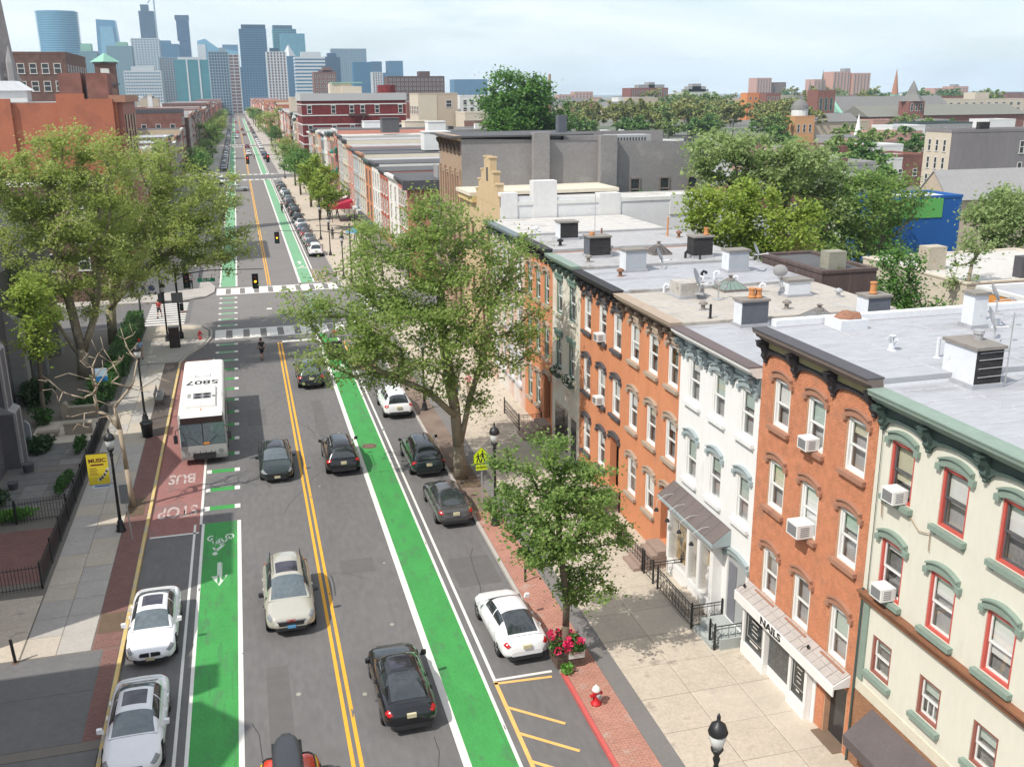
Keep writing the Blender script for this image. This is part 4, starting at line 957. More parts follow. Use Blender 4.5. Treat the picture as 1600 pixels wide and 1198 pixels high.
chimney(R5, 19.05, 20.2, 47.7, 48.6, 11.45, 1.1, CH_G, CH_W); chimney(R5, 24.1, 25.25, 46.0, 46.8, 11.45, 1.08, CH_G, CH_W)
dish(25.6, 45.9, 11.9, 'grey satellite dish beside the silver chimney at the back of the roofs', .36, -2.2)
vent(R5, 18.4, 46.8, 11.45, 'mushroom', m=mat('rust_pipe', (.2, .1, .06), .9)); vent(R5, 22.0, 44.8, 11.45, 'goose', m=IRON)
dish(21.2, 48.2, 11.45, 'pale satellite dish in front of the dark pyramid skylight', .45, -2.1)
chimney(R6, 18.5, 19.75, 51.8, 52.8, 11.6, 1.12, CH_BLK, CH_DK, pots=[(18.8, 52.3, .18)]); vent(R6, 19.6, 52.9, 11.6, 'pipe', 1.5, mat('rust_pipe', (.2, .1, .06)))
skylight(R6, 22.8, 52.1, .55, 11.6, mat('dark_skylight_lead', (.06, .055, .055), .6)); chimney(R6, 24.0, 25.15, 50.0, 50.9, 11.6, 1.12, CH_BLK, CH_BLK, pots=[(24.9, 50.4, .4)])
vent(R6, 23.6, 50.2, 11.6, 'goose', m=IRON); vent(R6, 24.2, 49.6, 11.6, 'pipe', .7, IRON); vent(R6, 20.4, 53.6, 11.6, 'mushroom', m=CAPM); vent(R6, 18.0, 50.6, 11.6, 'mushroom', m=CAPM)
chimney(R7, 18.65, 19.8, 57.6, 58.6, 11.8, 1.05, CH_BLK, CH_W); vent(R7, 25.6, 57.2, 11.8, 'pipe', 1.2, POT); vent(R7, 26.1, 56.6, 11.8, 'mushroom', m=mat('rust_pipe', (.2, .1, .06)))
vent(R7, 18.0, 55.6, 11.8, 'mushroom', m=IRON); vent(R8, 18.4, 62, 11.75, 'mushroom', m=CH_W)
tag(MB().tube([(19.3, 53.2, 12.7), (19.3, 53.2, 15.0)], .02, 5).tube([(19.0, 53.2, 14.2), (19.6, 53.2, 14.2)], .012, 4).build('tv_antenna', GALV, None, loc=(19.3, 53.2, 12.7)), 'thin bare television mast behind the dark chimney over the flower boxes', 'antenna')
for q, (yb, z) in ((R4, (43.0, 11.36)), (R5, (49.2, 11.46)), (R7, (60.2, 11.8))):
    MB().box(FX + .3, 27.2, yb - .12, yb + .12, z - .1, z + .13).build('party_wall', ROOFG, q)
# flower boxes on the pale house
FLW = mat('white_petals', (.72, .70, .66), .7)
def leaf_puff(mb, c, r, n, s, seed, mi=0, mi2=None, p2=.0, flat=1.0):
    g = np.random.default_rng(seed)
    for k in range(n):
        d = g.normal(size=3); d /= np.linalg.norm(d) + 1e-6; q = np.array(c) + d * np.array(r) * g.random() ** .33
        u = g.normal(size=3); u /= np.linalg.norm(u); v = np.cross(u, g.normal(size=3)); v /= np.linalg.norm(v) + 1e-6
        a = s * (.6 + .8 * g.random())
        mb.face([q - u * a, q + v * a * .55, q + u * a, q - v * a * .55], mi2 if (mi2 is not None and g.random() < p2) else mi)
    return mb
for k, y in enumerate((52.9, 50.6)):
    t = thing('flower_box', 'white and green flower box under the ' + ('farther' if k == 0 else 'nearer') + ' window of the pale house', 'flower box', (FX - .2, y, 4.7), 0, 'flower boxes of the pale house')
    MB().box(-.15, .14, -.6, .6, -.1, .15).build('box', SAGED, t, local=True)
    leaf_puff(MB(), (-.05, 0, .25), (.28, .65, .28), 260, .09, 60 + k, 0, 1, .4).build('plants', [LEAFB, FLW], t, local=True)
# ---- iron railings along the house fronts
def railing(pts, label, z=.12, h=1.0):
    t = thing('iron_railing', label, 'railing', (pts[0][0], pts[0][1], z), 0, 'scrolled iron railings along the house fronts')
    o = Vector((pts[0][0], pts[0][1], z)); sc_ = MB(); pk = 0
    for a, b in zip(pts[:-1], pts[1:]):
        A, B = Vector((a[0], a[1], z)) - o, Vector((b[0], b[1], z)) - o; d = (B - A); ln = d.length; d.normalize()
        for zz, r in ((h, .022), (h - .12, .015), (.14, .018)):
            MB().tube([A + Vector((0, 0, zz)), B + Vector((0, 0, zz))], r, 5).build('rail', IRON, t, local=True)
        n = max(2, round(ln / .3))
        for k in range(n):
            c = A + d * (ln * (k + .5) / n)
            if k: sc_.tube([A + d * (ln * k / n) + Vector((0, 0, .14)), A + d * (ln * k / n) + Vector((0, 0, h))], .011, 4)
            for s, z0 in ((1, .33), (-1, .66)):
                P = []
                for j in range(11):
                    an_ = j / 10 * 4.6; rr = .115 * (1 - j / 13)
                    P.append(c + d * (s * (rr * math.cos(an_) - .01)) + Vector((0, 0, z0 + s * rr * math.sin(an_) * 1.15)))
                sc_.tube(P, .011, 3, caps=False)
    for p in pts:
        q = Vector((p[0], p[1], z)) - o
        MB().box(q.x - .035, q.x + .035, q.y - .035, q.y + .035, 0, h + .05).lathe([(.03, 0), (.05, .05), (.01, .11)], q.x, q.y, 6, 0, h + .05).build('post', IRON, t, local=True)
    sc_.build('scrollwork', IRON, t, local=True, kind='stuff')
    return t
railing([(FX - .05, 31.55), (15.75, 31.55), (15.75, 34.9)], 'scrolled black railing round the areaway of the white shop bay')
railing([(15.75, 36.6), (15.75, 39.2)], 'scrolled black railing in front of the orange house next to the white one')
railing([(FX - .05, 35.4), (15.75, 35.4), (15.75, 36.4)], 'short scrolled railing between the shop bay and the orange house steps')
railing([(15.75, 39.6), (15.75, 42.8), (FX - .05, 42.8)], 'scrolled railing behind the small street tree, along the orange house')
railing([(FX - .05, 29.85), (15.9, 29.85), (15.9, 30.25)], 'nearest scrolled railing, between the salon and the grey green step')
railing([(FX - .05, 56.4), (15.6, 56.4), (15.6, 60)], 'scrolled railing by the narrow orange house with the arched door')
# ------------------------------------------------------------------ churchyard on the left and the buildings that shade it
STONE = mat('dark_church_stone', (.105, .098, .105), .9, ns=1.5, na=.25, bs=.4, bsc=12)
STONEL = mat('grey_quoin_stone', (.27, .26, .26), .9, ns=1.5, na=.15, bs=.3, bsc=12)
MORT = mat('church_mortar', (.17, .16, .16), .95)
ch = thing('stone_church', 'dark stone church with pale buttress edges at the left edge of the picture', 'church', (-15, 52, 0))
mb = MB(); mb.box(-34, -14.3, 46.0, 59.2, 0, 10.5); mb.prism([(46.0, 10.5), (59.2, 10.5), (52.6, 13.2)], 'x', -34, -14.31); mb.build('wall', MORT, ch)
bl = MB().box(-.5, .5, -.5, .5, -.5, .5).mesh('stone_block', STONE)
bl2 = MB().box(-.5, .5, -.5, .5, -.5, .5).mesh('quoin', STONEL)
j = 0; z = .12
while z < 7.5:
    hh = .36 + .1 * ((j * 7) % 3) / 2; y = 56.0 - (.3 if j % 2 else 0)
    while y < 59.15:
        wd = .55 + .35 * rnd.random(); y2 = min(y + wd, 59.18)
        if y2 - y > .15: inst(bl, 'stone_block', ch, (.7 + rnd.uniform(-.02, .02), (y + y2) / 2 - 52, z + hh / 2), 0, (.1, y2 - y - .03, hh - .03))
        y = y2
    z += hh; j += 1
# stepped buttress at the corner, pale dressed edges
bt = MB(); 
for (h0, h1, out) in ((.1, 3.4, .9), (3.4, 7.0, .55), (7.0, 11.5, .3)):
    bt.box(-14.31, -14.3 + out, 58.2, 59.6, h0, h1)
    bt.prism([(-14.31, h1), (-14.3 + out, h1), (-14.3 + out, h1 + .05), (-14.31, h1 + .55)], 'y', 58.15, 59.65, 1)
    bt.box(-14.3 + out - .12, -14.3 + out + .012, 58.18, 58.45, h0, h1, 1); bt.box(-14.3 + out - .12, -14.3 + out + .012, 59.35, 59.62, h0, h1, 1)
bt.build('buttress', [STONE, STONEL], ch)
# farther church bays under the trees
mb = MB(); mb.box(-30, -16.5, 59.25, 92, 0, 9); mb.prism([(-30, 9), (-16.5, 9), (-23, 15)], 'y', 59.3, 92); mb.build('nave', [STONE], ch)
for k in range(4):
    y = 66 + k * 6.5
    MB().box(-16.52, -15.5, y, y + 1.1, .1, 5.5).prism([(-16.5, 5.5), (-15.5, 5.5), (-16.5, 6.6)], 'y', y, y + 1.1).build('buttress', STONEL, ch)
    MB().box(-16.53, -16.47, y + 2.4, y + 4.4, 2, 6.2).build('window', mat('lead_glass', (.03, .03, .035), .3), ch)
# two neighbours further down the street: they throw the shade over the near left pavement
pr = thing('parish_house', 'brick parish house left of the church, out of the frame', 'house', (-22, 39, 0))
mb = MB(); mb.box(-30, -14.2, 35.7, 42.7, 0, 17.0); mb.build('wall', mat('parish_brick', (.26, .12, .085), .85, ns=1), pr)
tn = thing('tenement', 'brick tenement at the near left, out of the frame', 'house', (-22, 18, 0))
mb = MB(); mb.box(-40, -15.7, 2, 29.2, 0, 17.0)
mb.box(-16.6, -15.4, 26.4, 28.0, 17, 18.0); mb.prism([(20.5, 17), (26, 17), (23.2, 19.4)], 'x', -40, -15.3); mb.build('wall', mat('parish_brick', (.26, .12, .085)), tn)
# low walls, benches, planting
WALLS = mat('sandstone_wall', (.30, .26, .205), .9, ns=1.5, na=.18, bs=.3, bsc=10)
lw = thing('low_wall', 'low sandstone wall with a rounded pier in front of the clipped bush', 'wall', (-11.3, 67.6, 0))
MB().box(-12.3, -10.5, 67.3, 67.7, .1, .75).box(-12.34, -10.46, 67.25, 67.75, .751, .86).build('wall', WALLS, lw)
MB().box(-12.72, -12.31, 67.2, 67.8, .1, .95).prism([(-12.72, .95), (-12.31, .95), (-12.36, 1.12), (-12.5, 1.2), (-12.66, 1.12)], 'y', 67.2, 67.8).build('pier', WALLS, lw)
tag(MB().box(-12.0, -10.4, 63.6, 63.95, .1, .8).box(-12.04, -10.36, 63.55, 64.0, .801, .9).build('low_wall', WALLS, None, loc=(-11.2, 63.7, 0)), 'low stone wall casting a round-headed shadow, on the near side of the sunlit path', 'wall')
bn = thing('stone_bench', 'low brown stone bench by the dark shrub beside the church', 'bench', (-13.0, 63.6, 0))
MB().box(-.6, .7, -.2, .25, .38, .52).build('seat', WALLS, bn, local=True); MB().box(-.5, -.3, -.15, .2, .1, .38).build('leg', WALLS, bn, local=True); MB().box(.4, .6, -.15, .2, .1, .38).build('leg', WALLS, bn, local=True)
sg = thing('notice_board', 'grey arched notice board with an orange disc beside the church wall', 'sign', (-13.75, 61.6, .12), -.5)
MB().prism([(-.35, .5), (.35, .5), (.35, 1.5), (.2, 1.75), (0, 1.82), (-.2, 1.75), (-.35, 1.5)], 'y', -.04, .04).build('board', mat('grey_board', (.42, .43, .45), .7), sg, local=True)
MB().box(-.33, -.25, -.03, .03, 0, .5).box(.25, .33, -.03, .03, 0, .5).build('leg', mat('grey_board', (.42, .43, .45)), sg, local=True)
MB().lathe([(.17, .041), (.17, .05)], 0, 0, 16).build('disc', mat('rust_orange', (.35, .14, .06), .8), sg, local=True).rotation_euler = (PI / 2, 0, 0)
sg.children[-1].location = (0, 0, 1.15)
SHRUB = leafmat('shrub_leaf', (0.025, 0.070, 0.017), (0.084, 0.196, 0.039), .25)
SHRUBL = leafmat('bright_shrub_leaf', (0.070, 0.210, 0.025), (0.196, 0.420, 0.070), .3)
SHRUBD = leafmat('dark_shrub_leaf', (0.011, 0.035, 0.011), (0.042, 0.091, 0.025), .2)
def shrub(x, y, rx, ry, h, label, m=SHRUB, n=900, s=.10, cat='shrub', name='shrub', z=.12):
    t = thing(name, label, cat, (x, y, z)); g = random.Random(int(x * 91 + y * 7)); mb = MB()
    for k in range(7):
        a = g.uniform(0, 6.28); rr = g.uniform(0, .55)
        leaf_puff(mb, (rx * rr * math.cos(a), ry * rr * math.sin(a), h * g.uniform(.3, .66)), (rx * .6, ry * .6, h * .38), n // 7, s, int(x * 31 + y * 17) % 1000 + k)
    mb.build('foliage', m, t, local=True)
    st = MB()
    for k in range(6):
        a = k * 1.05; st.tube([(0, 0, 0), (rx * .3 * math.cos(a), ry * .3 * math.sin(a), h * .4), (rx * .55 * math.cos(a), ry * .55 * math.sin(a), h * .7)], [.03, .02, .008], 5)
    st.build('stem', mat('twig', (.12, .085, .06), .9), t, local=True)
    return t
shrub(-11.2, 69.0, 1.5, .9, 1.35, 'clipped green bush behind the low sandstone wall', SHRUB, 2200, .09)
shrub(-10.9, 72.5, .9, .9, 1.5, 'bright spiky plant behind the clipped bush', SHRUBL, 900, .12)
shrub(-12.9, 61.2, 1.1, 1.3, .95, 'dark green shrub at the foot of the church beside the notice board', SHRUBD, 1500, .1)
shrub(-13.7, 66.3, .8, .9, 1.3, 'leafy shrub against the church where the sunlit path begins', SHRUB, 800, .1)
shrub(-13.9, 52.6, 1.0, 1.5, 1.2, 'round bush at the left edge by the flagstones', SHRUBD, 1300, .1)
shrub(-10.6, 54.4, .45, 1.6, .8, 'narrow strip of planting inside the iron fence', SHRUB, 800, .09)
shrub(-10.6, 60.6, .4, 1.4, 1.0, 'tall narrow planting inside the far end of the iron fence', SHRUB, 800, .09)
shrub(-12.4, 50.4, 1.6, .5, .7, 'bright low plants behind the short cross fence', SHRUBL, 900, .09)
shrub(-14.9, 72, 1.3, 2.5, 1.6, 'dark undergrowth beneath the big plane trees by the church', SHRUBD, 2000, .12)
shrub(-14.2, 44.9, 1.0, 1.2, .9, 'small bush at the left edge above the sunlit slab', SHRUB, 700, .1)
tag(MB().lathe([(.25, 0), (.33, .45), (.36, .5), (.28, .5)], -13.0, 57.5, 12, 0, .12).build('plant_pot', SLATE, None, loc=(-13, 57.5, .12)), 'dark round plant pot on the flagstones by the church corner', 'pot')
tag(MB().lathe([(.2, 0), (.28, .35), (.3, .4), (.22, .4)], -13.3, 54.9, 12, 0, .12).build('plant_pot', SLATE, None, loc=(-13.3, 54.9, .12)), 'small dark pot nearer the left edge, on the flagstones', 'pot')
def hedge(x0, x1, y0, y1, h, label):
    t = thing('hedge', label, 'hedge', ((x0 + x1) / 2, (y0 + y1) / 2, .12)); mb = MB(); g = np.random.default_rng(4); n = 5200; a, b = (x1 - x0) / 2, (y1 - y0) / 2
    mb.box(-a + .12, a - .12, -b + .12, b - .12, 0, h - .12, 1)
    for k in range(n):
        q = np.array([g.uniform(-a, a), g.uniform(-b, b), g.uniform(.05, h)]); f = g.integers(0, 5)
        if f == 0: q[0] = -a
        elif f == 1: q[0] = a
        elif f == 2: q[1] = -b
        elif f == 3: q[1] = b
        else: q[2] = h
        q += g.normal(size=3) * .05; u = g.normal(size=3); u /= np.linalg.norm(u); v = np.cross(u, g.normal(size=3)); v /= np.linalg.norm(v) + 1e-6; s_ = .09 * (.6 + .7 * g.random())
        mb.face([q - u * s_, q + v * s_ * .6, q + u * s_, q - v * s_ * .6])
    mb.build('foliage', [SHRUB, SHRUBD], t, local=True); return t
hedge(-10.9, -9.65, 77.0, 93.6, 1.7, 'long clipped hedge beside the pavement before the side street')
hedge(-10.9, -10.0, 70.6, 76.6, 1.3, 'lower clipped hedge by the small blue sign')
def iron_fence(pts, label, h=1.15, z=.12):
    t = thing('iron_fence', label, 'fence', (pts[0][0], pts[0][1], z)); o = Vector((pts[0][0], pts[0][1], z)); pk = MB()
    for a, b in zip(pts[:-1], pts[1:]):
        A, B = Vector((*a, z)) - o, Vector((*b, z)) - o; d = B - A; ln = d.length; d.normalize()
        for zz in (h - .12, .12): MB().tube([A + Vector((0, 0, zz)), B + Vector((0, 0, zz))], .022, 4).build('rail', IRON, t, local=True)
        n = int(ln / .14)
        for k in range(1, n):
            p = A + d * (ln * k / n); pk.tube([p, p + Vector((0, 0, h - .03)), p + Vector((0, 0, h + .06))], [.012, .012, .002], 4)
        m_ = max(1, round(ln / 2.4))
        for k in range(m_ + 1):
            p = A + d * (ln * k / m_); MB().box(p.x - .04, p.x + .04, p.y - .04, p.y + .04, 0, h + .12).build('post', IRON, t, local=True)
    pk.build('pickets', IRON, t, local=True, kind='stuff'); return t
iron_fence([(-9.75, 42.4), (-9.78, 66.6)], 'long black picket fence between the left pavement and the churchyard')
iron_fence([(-9.9, 50.2), (-14.5, 49.6)], 'short black cross fence between the flagstones and the brick plot')
iron_fence([(-9.75, 42.3), (-14.5, 41.9)], 'nearest black picket fence, along the front of the brick plot')
b1 = thing('bollard', 'leaning black steel bollard at the left edge by the driveway', 'bollard', (-9.68, 36.25, .12))
MB().tube([(0, 0, 0), (-.05, 0, 1.0)], .06, 8).build('post', IRON, b1, local=True); MB().lathe([(.16, 0), (.14, .03)], 0, 0, 10).build('base', mat('rusty_iron', (.15, .095, .07)), b1, local=True)
# ------------------------------------------------------------------ trees
BARK = mat('plane_bark', (.25, .215, .155), .9, ns=2.2, na=.3, bs=.3, bsc=14, stain=((.40, .37, .27), 1.6, .56))
BARKD = mat('dark_bark', (.12, .095, .07), .95, ns=3, na=.3, bs=.4, bsc=14)
L_PLANE = leafmat('plane_leaf', (.17, .27, .05), (.38, .49, .145), .58)
L_YEL = leafmat('yellowish_leaf', (.25, .32, .06), (.45, .53, .17), .6)
L_MAPLE = leafmat('mid_green_leaf', (0.070, 0.158, 0.034), (.36, .50, .14), .58)
L_DARK = leafmat('deep_green_leaf', (.045, .125, .025), (.17, .33, .07), .42)
L_LIME = leafmat('lime_leaf', (.17, .28, .03), (.40, .48, .095), .5)
L_PALE = leafmat('pale_back_leaf', (.16, .27, .07), (.42, .50, .22), .55)
def leaf_mesh(name, pts, size, m, seed, up=.7):
    """one quad per leaf, tilted at random with a bias to face upward"""
    g = np.random.default_rng(seed); n = len(pts)
    nn = g.normal(size=(n, 3)); nn[:, 2] = np.abs(nn[:, 2]) + up; nn /= np.linalg.norm(nn, axis=1)[:, None]
    r = g.normal(size=(n, 3)); u = np.cross(nn, r); u /= np.linalg.norm(u, axis=1)[:, None] + 1e-9; v = np.cross(nn, u)
    s = (size * (.6 + .8 * g.random(n)))[:, None]; fold = nn * s * .22
    P = np.stack([pts - u * s, pts - v * s * .62 - fold * .5, pts + u * s, pts + v * s * .62 - fold * .5], 1).reshape(-1, 3).astype(np.float32)
    me = bpy.data.meshes.new(name); me.vertices.add(4 * n); me.vertices.foreach_set('co', P.ravel())
    me.loops.add(4 * n); me.loops.foreach_set('vertex_index', np.arange(4 * n, dtype=np.int32))
    me.polygons.add(n); me.polygons.foreach_set('loop_start', np.arange(0, 4 * n, 4, dtype=np.int32)); me.polygons.foreach_set('loop_total', np.full(n, 4, dtype=np.int32))
    me.materials.append(m); me.update(calc_edges=True); me.validate()
    return me
def grow(base, forks, ells, M, r0, seed, droop=.0, pw=.46):
    """trunk, then limbs reaching for points in the crown; returns nodes, parents, radii and the tips"""
    g = random.Random(seed); nodes = [Vector(base)]; par = [-1]; plen = [0.]
    def add(p, q): nodes.append(Vector(p)); par.append(q); plen.append(plen[q] + (nodes[-1] - nodes[q]).length); return len(nodes) - 1
    start = []
    for fk in forks:                                   # each fork: polyline of the main stem
        q = 0
        for p in fk: q = add(Vector(p) + Vector((g.uniform(-.08, .08), g.uniform(-.08, .08), 0)), q)
        start.append(q)
    vol = [e[3] * e[4] * e[5] for e in ells]; tot = sum(vol); T = []
    for e, v in zip(ells, vol):
        for k in range(max(3, round(M * v / tot))):
            d = Vector((g.gauss(0, 1), g.gauss(0, 1), g.gauss(0, 1))).normalized() * g.random() ** .40
            T.append(Vector((e[0] + d.x * e[3], e[1] + d.y * e[4], e[2] + d.z * e[5])))
    top = nodes[start[0]]; T.sort(key=lambda p: (p - top).length); tips = []
    for t in T:
        best = min(range(1, len(nodes)), key=lambda i: (nodes[i] - t).length + .28 * plen[i] + (2.5 if nodes[i].z > t.z + .8 else 0))
        a = nodes[best]; ln = (t - a).length; k = max(1, int(ln / .9)); q = best
        sag = Vector((g.uniform(-.12, .12), g.uniform(-.12, .12), .14 - droop)) * ln
        for i in range(1, k + 1):
            s = i / k; q = add(a.lerp(t, s) + sag * math.sin(PI * s) + Vector((g.gauss(0, .06), g.gauss(0, .06), g.gauss(0, .05))) * (ln ** .5 if i < k else .3), q)
        tips.append(q)
    cnt = [0] * len(nodes)
    for t in tips:
        q = t
        while q >= 0: cnt[q] += 1; q = par[q]
    rad = [max(.014, r0 * (c / len(tips)) ** pw) for c in cnt]
    return nodes, par, rad, tips
def wood(mb, nodes, par, rad, n0=6):
    for i in range(1, len(nodes)):
        p = par[i]; rp = min(rad[p], rad[i] * 1.35)
        mb.tube([nodes[p], nodes[i]], [rp, rad[i]], n0 if rad[i] > .06 else 4, caps=rad[i] > .1)
    return mb
def tree(name, label, base, forks, ells, M, r0, nleaf, lsize, lm, seed, bark=BARK, group=None, sig=.42, cat='tree', droop=0., pits=True):
    t = thing(name, label, cat, (base[0], base[1], base[2]), 0, group); o = Vector(base)
    loc = lambda p: (p[0] - o.x, p[1] - o.y, p[2] - o.z)
    E = [(e[0] - o.x, e[1] - o.y, e[2] - o.z, e[3], e[4], e[5]) for e in ells]
    nodes, par, rad, tips = grow((0, 0, 0), [[loc(p) for p in f] for f in forks], E, M, r0, seed, droop)
    rad[0] = r0 * 1.35
    nt_ = 1 + sum(len(f) for f in forks)
    tr = MB(); br = MB()
    for i in range(1, len(nodes)):
        (tr if i < nt_ else br).tube([nodes[par[i]], nodes[i]], [min(rad[par[i]], rad[i] * 1.4), rad[i]], 9 if i < nt_ else (6 if rad[i] > .05 else 4), caps=True)
    tk = tr.build('trunk', bark, t, True, local=True); br.build('branches', bark, tk, True, local=True)
    if nleaf:
        g = np.random.default_rng(seed); tp = np.array([nodes[q] for q in tips]); pp = np.array([nodes[par[q]] for q in tips])
        idx = g.integers(0, len(tp), nleaf); f = g.random(nleaf)[:, None] ** .6
        P = pp[idx] + (tp[idx] - pp[idx]) * (f * 1.15) + g.normal(size=(nleaf, 3)) * np.array([sig, sig, sig * .62]) * (.35 + g.random(nleaf)[:, None])
        P = P[P[:, 2] + o.z > .9]
        cr_ = bpy.data.objects.new('crown', leaf_mesh('crown', P, lsize, lm, seed + 1)); COL.objects.link(cr_); cr_.parent = t
    return t
def Ys(l, offs, d=1.0):
    """crown lobes: spread the measured outline in depth"""
    return [(x, y + offs[i % len(offs)], z, rx, (rx + rz) / 2 * d + .4, rz) for i, (x, y, z, rx, rz) in enumerate(l)]
# the big plane tree on the right pavement
tree('plane_tree', 'tall spreading plane tree with mottled bark on the right pavement, its boughs over the road', (10.4, 49.7, .1), [[(10.35, 49.75, 2.0), (10.15, 49.8, 4.2), (10.0, 49.9, 5.6), (9.6, 50.0, 8.5), (9.6, 50, 11)], [(10.5, 49.7, 2.2), (10.9, 49.6, 4.6), (11.7, 49.8, 6.8), (12.4, 50, 9.5)], [(10.2, 49.7, 3.6), (8.7, 49.2, 5.3), (7.1, 49, 6.3), (5.5, 48.8, 7.2)]],
     Ys([(5.0, 49.6, 9.8, 3.0, 2.4), (7.9, 49.6, 12.4, 3.3, 2.6), (7.1, 49.6, 8.2, 3.2, 2.2), (10.6, 49.6, 12.4, 3.0, 3.0), (9.7, 49.6, 15.0, 1.7, 1.4), (11.9, 49.6, 8.8, 2.8, 2.6), (13.1, 49.6, 11.8, 2.1, 2.1), (2.6, 49.6, 10.6, 1.6, 1.1), (2.5, 49.6, 6.8, 1.6, 1.0), (4.2, 49.6, 8.0, 2, 1.2), (6.7, 49.6, 6.2, 2.0, 1.0), (9.8, 49.6, 5.6, 2.1, 1.4), (8.5, 49.6, 9.5, 2.7, 2.0), (11.3, 49.2, 4.6, .8, .5), (13.8, 49, 9.2, 1.2, .9)], (0, 1.6, -1.4, .8, 0, -1.2, -.5)),
     370, .36, 46000, .088, L_PLANE, 21, sig=.42)
tree('street_tree', 'small leafy street tree rising from the pink flower planter beside the white parked car', (10.25, 30.75, .1), [[(10.25, 30.75, 1.6), (10.2, 30.7, 2.8), (10.0, 30.7, 4.6), (9.8, 30.7, 7)]],
     Ys([(9.6, 30.7, 8.9, .8, .8), (8.8, 30.7, 6.5, 1.35, 1.2), (10.6, 30.7, 7.1, 1.5, 1.3), (11.5, 30.7, 5.0, 1.3, .9), (9.5, 30.7, 5.0, 1.4, .9), (11.0, 30.7, 3.2, 1.2, .9), (8.3, 30.7, 7.9, .7, .7), (10.2, 30.7, 6.0, 1.3, 1.1)], (0, .5, -.5, .4, -.4)), 140, .13, 21000, .070, L_MAPLE, 33, BARKD, sig=.24)
tree('bare_tree', 'bare pale-barked sapling with no leaves on the left pavement by the bus stop', (-6.8, 50.6, .1), [[(-6.85, 50.6, 2.2), (-6.9, 50.55, 4.4), (-7.0, 50.5, 5.6)]],
     [(-8.4, 50, 6.4, 1.3, 1.3, .5), (-7.4, 50.5, 8.0, 1.5, 1.2, 1.3), (-5.5, 50.8, 6.6, 1.4, 1.0, .5), (-9.3, 49.5, 7.4, 1.2, 1.0, .6), (-7.8, 50, 5.2, 1.8, 1.2, .5), (-6.2, 51.5, 8.4, .9, .9, 1.2)], 105, .115, 0, .1, None, 8, mat('pale_bark', (.36, .29, .215), .9, ns=3, na=.25), droop=.05)
tree('plane_tree', 'old yellow-green plane tree with several leaning trunks beside the church, leftmost of the big pair', (-12.7, 77.3, .1), [[(-12.6, 77.3, 2.5), (-12.9, 77.4, 5.5), (-13.4, 77.6, 9), (-13.6, 78, 13)], [(-12.5, 77.3, 2.2), (-11.4, 77.6, 5.0), (-10.6, 77.8, 9), (-10.1, 78, 13)], [(-12.8, 77.2, 1.8), (-14.2, 77, 5), (-15.2, 77, 8)]],
     Ys([(-14.0, 78, 15.3, 3.4, 2.7), (-10.1, 78, 15.7, 3.2, 2.8), (-12.7, 78, 11.7, 4.2, 3.3), (-14.9, 78, 8.0, 2.3, 2.8), (-10.0, 78, 9.2, 3.3, 2.9), (-15.8, 78, 11.3, 2.1, 2.8), (-17.6, 78, 15.4, 2.4, 2.2), (-12, 78, 17.4, 2.6, 1.3), (-12, 76, 6.6, 3, 1.6), (-9.4, 77, 12.5, 2.4, 2.2), (-15.4, 74, 6, 1.8, 1.6)], (0, -1.5, 1, -2, -1, 2)), 340, .42, 46000, .108, L_YEL, 41, sig=.48)
tree('plane_tree', 'yellow-green plane tree whose crown hangs over the bus lane at the side street corner', (-11.8, 88.3, .1), [[(-11.6, 88.3, 3), (-11.3, 88.2, 6), (-10.3, 88, 9.5)], [(-11.7, 88.3, 3.2), (-9.6, 88, 5.6), (-7.2, 88, 7.4), (-4.6, 88, 8.8)], [(-11.6, 88.4, 3.4), (-10.2, 88.6, 7.4), (-7.8, 88.6, 11.4)]],
     Ys([(-7.4, 88, 15.0, 3.7, 2.6), (-4.2, 88, 11.2, 3.8, 3.2), (-7.6, 88, 9.2, 4.3, 2.8), (-1.9, 88, 8.2, 2.2, 2.2), (-5.0, 88, 7.4, 2.6, 1.4), (-2.5, 88, 12.4, 2.6, 2.2), (-10.0, 88, 10.5, 2.7, 3.2), (-10.5, 88, 6.5, 2.0, 1.5), (-7.8, 87, 6.4, 3, 1.3), (-10.8, 90, 4.6, 2.2, 1.2), (-.6, 88, 9.0, 1.4, 1.3)], (0, -1.8, 1.2, -1, .6, 2)), 310, .42, 42000, .11, L_YEL, 47, sig=.5)
tree('young_tree', 'bright green young tree standing close to the church wall at the left edge', (-13.6, 66.4, .1), [[(-13.5, 66.4, 2.4), (-13.3, 66.3, 4.8), (-13.3, 66.2, 7)]], Ys([(-12.9, 66, 8.0, 1.5, 1.4), (-13.5, 66, 6.0, 1.1, 1.4), (-13.4, 66, 9.2, 1.0, 1.2)], (0, .4, -.4)), 60, .13, 3600, .125, L_LIME, 51, BARKD, sig=.4)
# trees in the back gardens on the right
def yard_tree(name, label, base, ells, M, n, s, lm, seed, r0=.3, sig=.55, bark=BARKD, group='trees in the back gardens'):
    bx, by = base; zl = min(e[2] for e in ells); cx = sum(e[0] for e in ells) / len(ells); cy = sum(e[1] for e in ells) / len(ells)
    return tree(name, label, (bx, by, -.05), [[(bx, by, zl * .35), (bx * .6 + cx * .4, by * .6 + cy * .4, zl * .8)], [(bx + .3, by, zl * .4), (cx + 2, cy, zl)], [(bx - .3, by, zl * .4), (cx - 2, cy, zl)]], ells, M, r0, n, s, lm, seed, bark, group, sig)
yard_tree('garden_tree', 'wide tree with pale upturned leaves behind the terrace roofs, largest of the garden trees', (45, 75.5), Ys([(37.1, 75, 16.0, 2.6, 1.5), (40.5, 75, 15.7, 2.8, 1.8), (44.1, 75, 15.0, 3.1, 2.0), (36.6, 75, 13.8, 2.1, 1.3), (48.4, 75, 13.2, 3.1, 1.8), (46.8, 75, 11.4, 2.6, 2.2), (41.5, 75, 13, 3, 2)], (0, 1.5, -1.5)), 190, 20000, .16, L_PALE, 61)
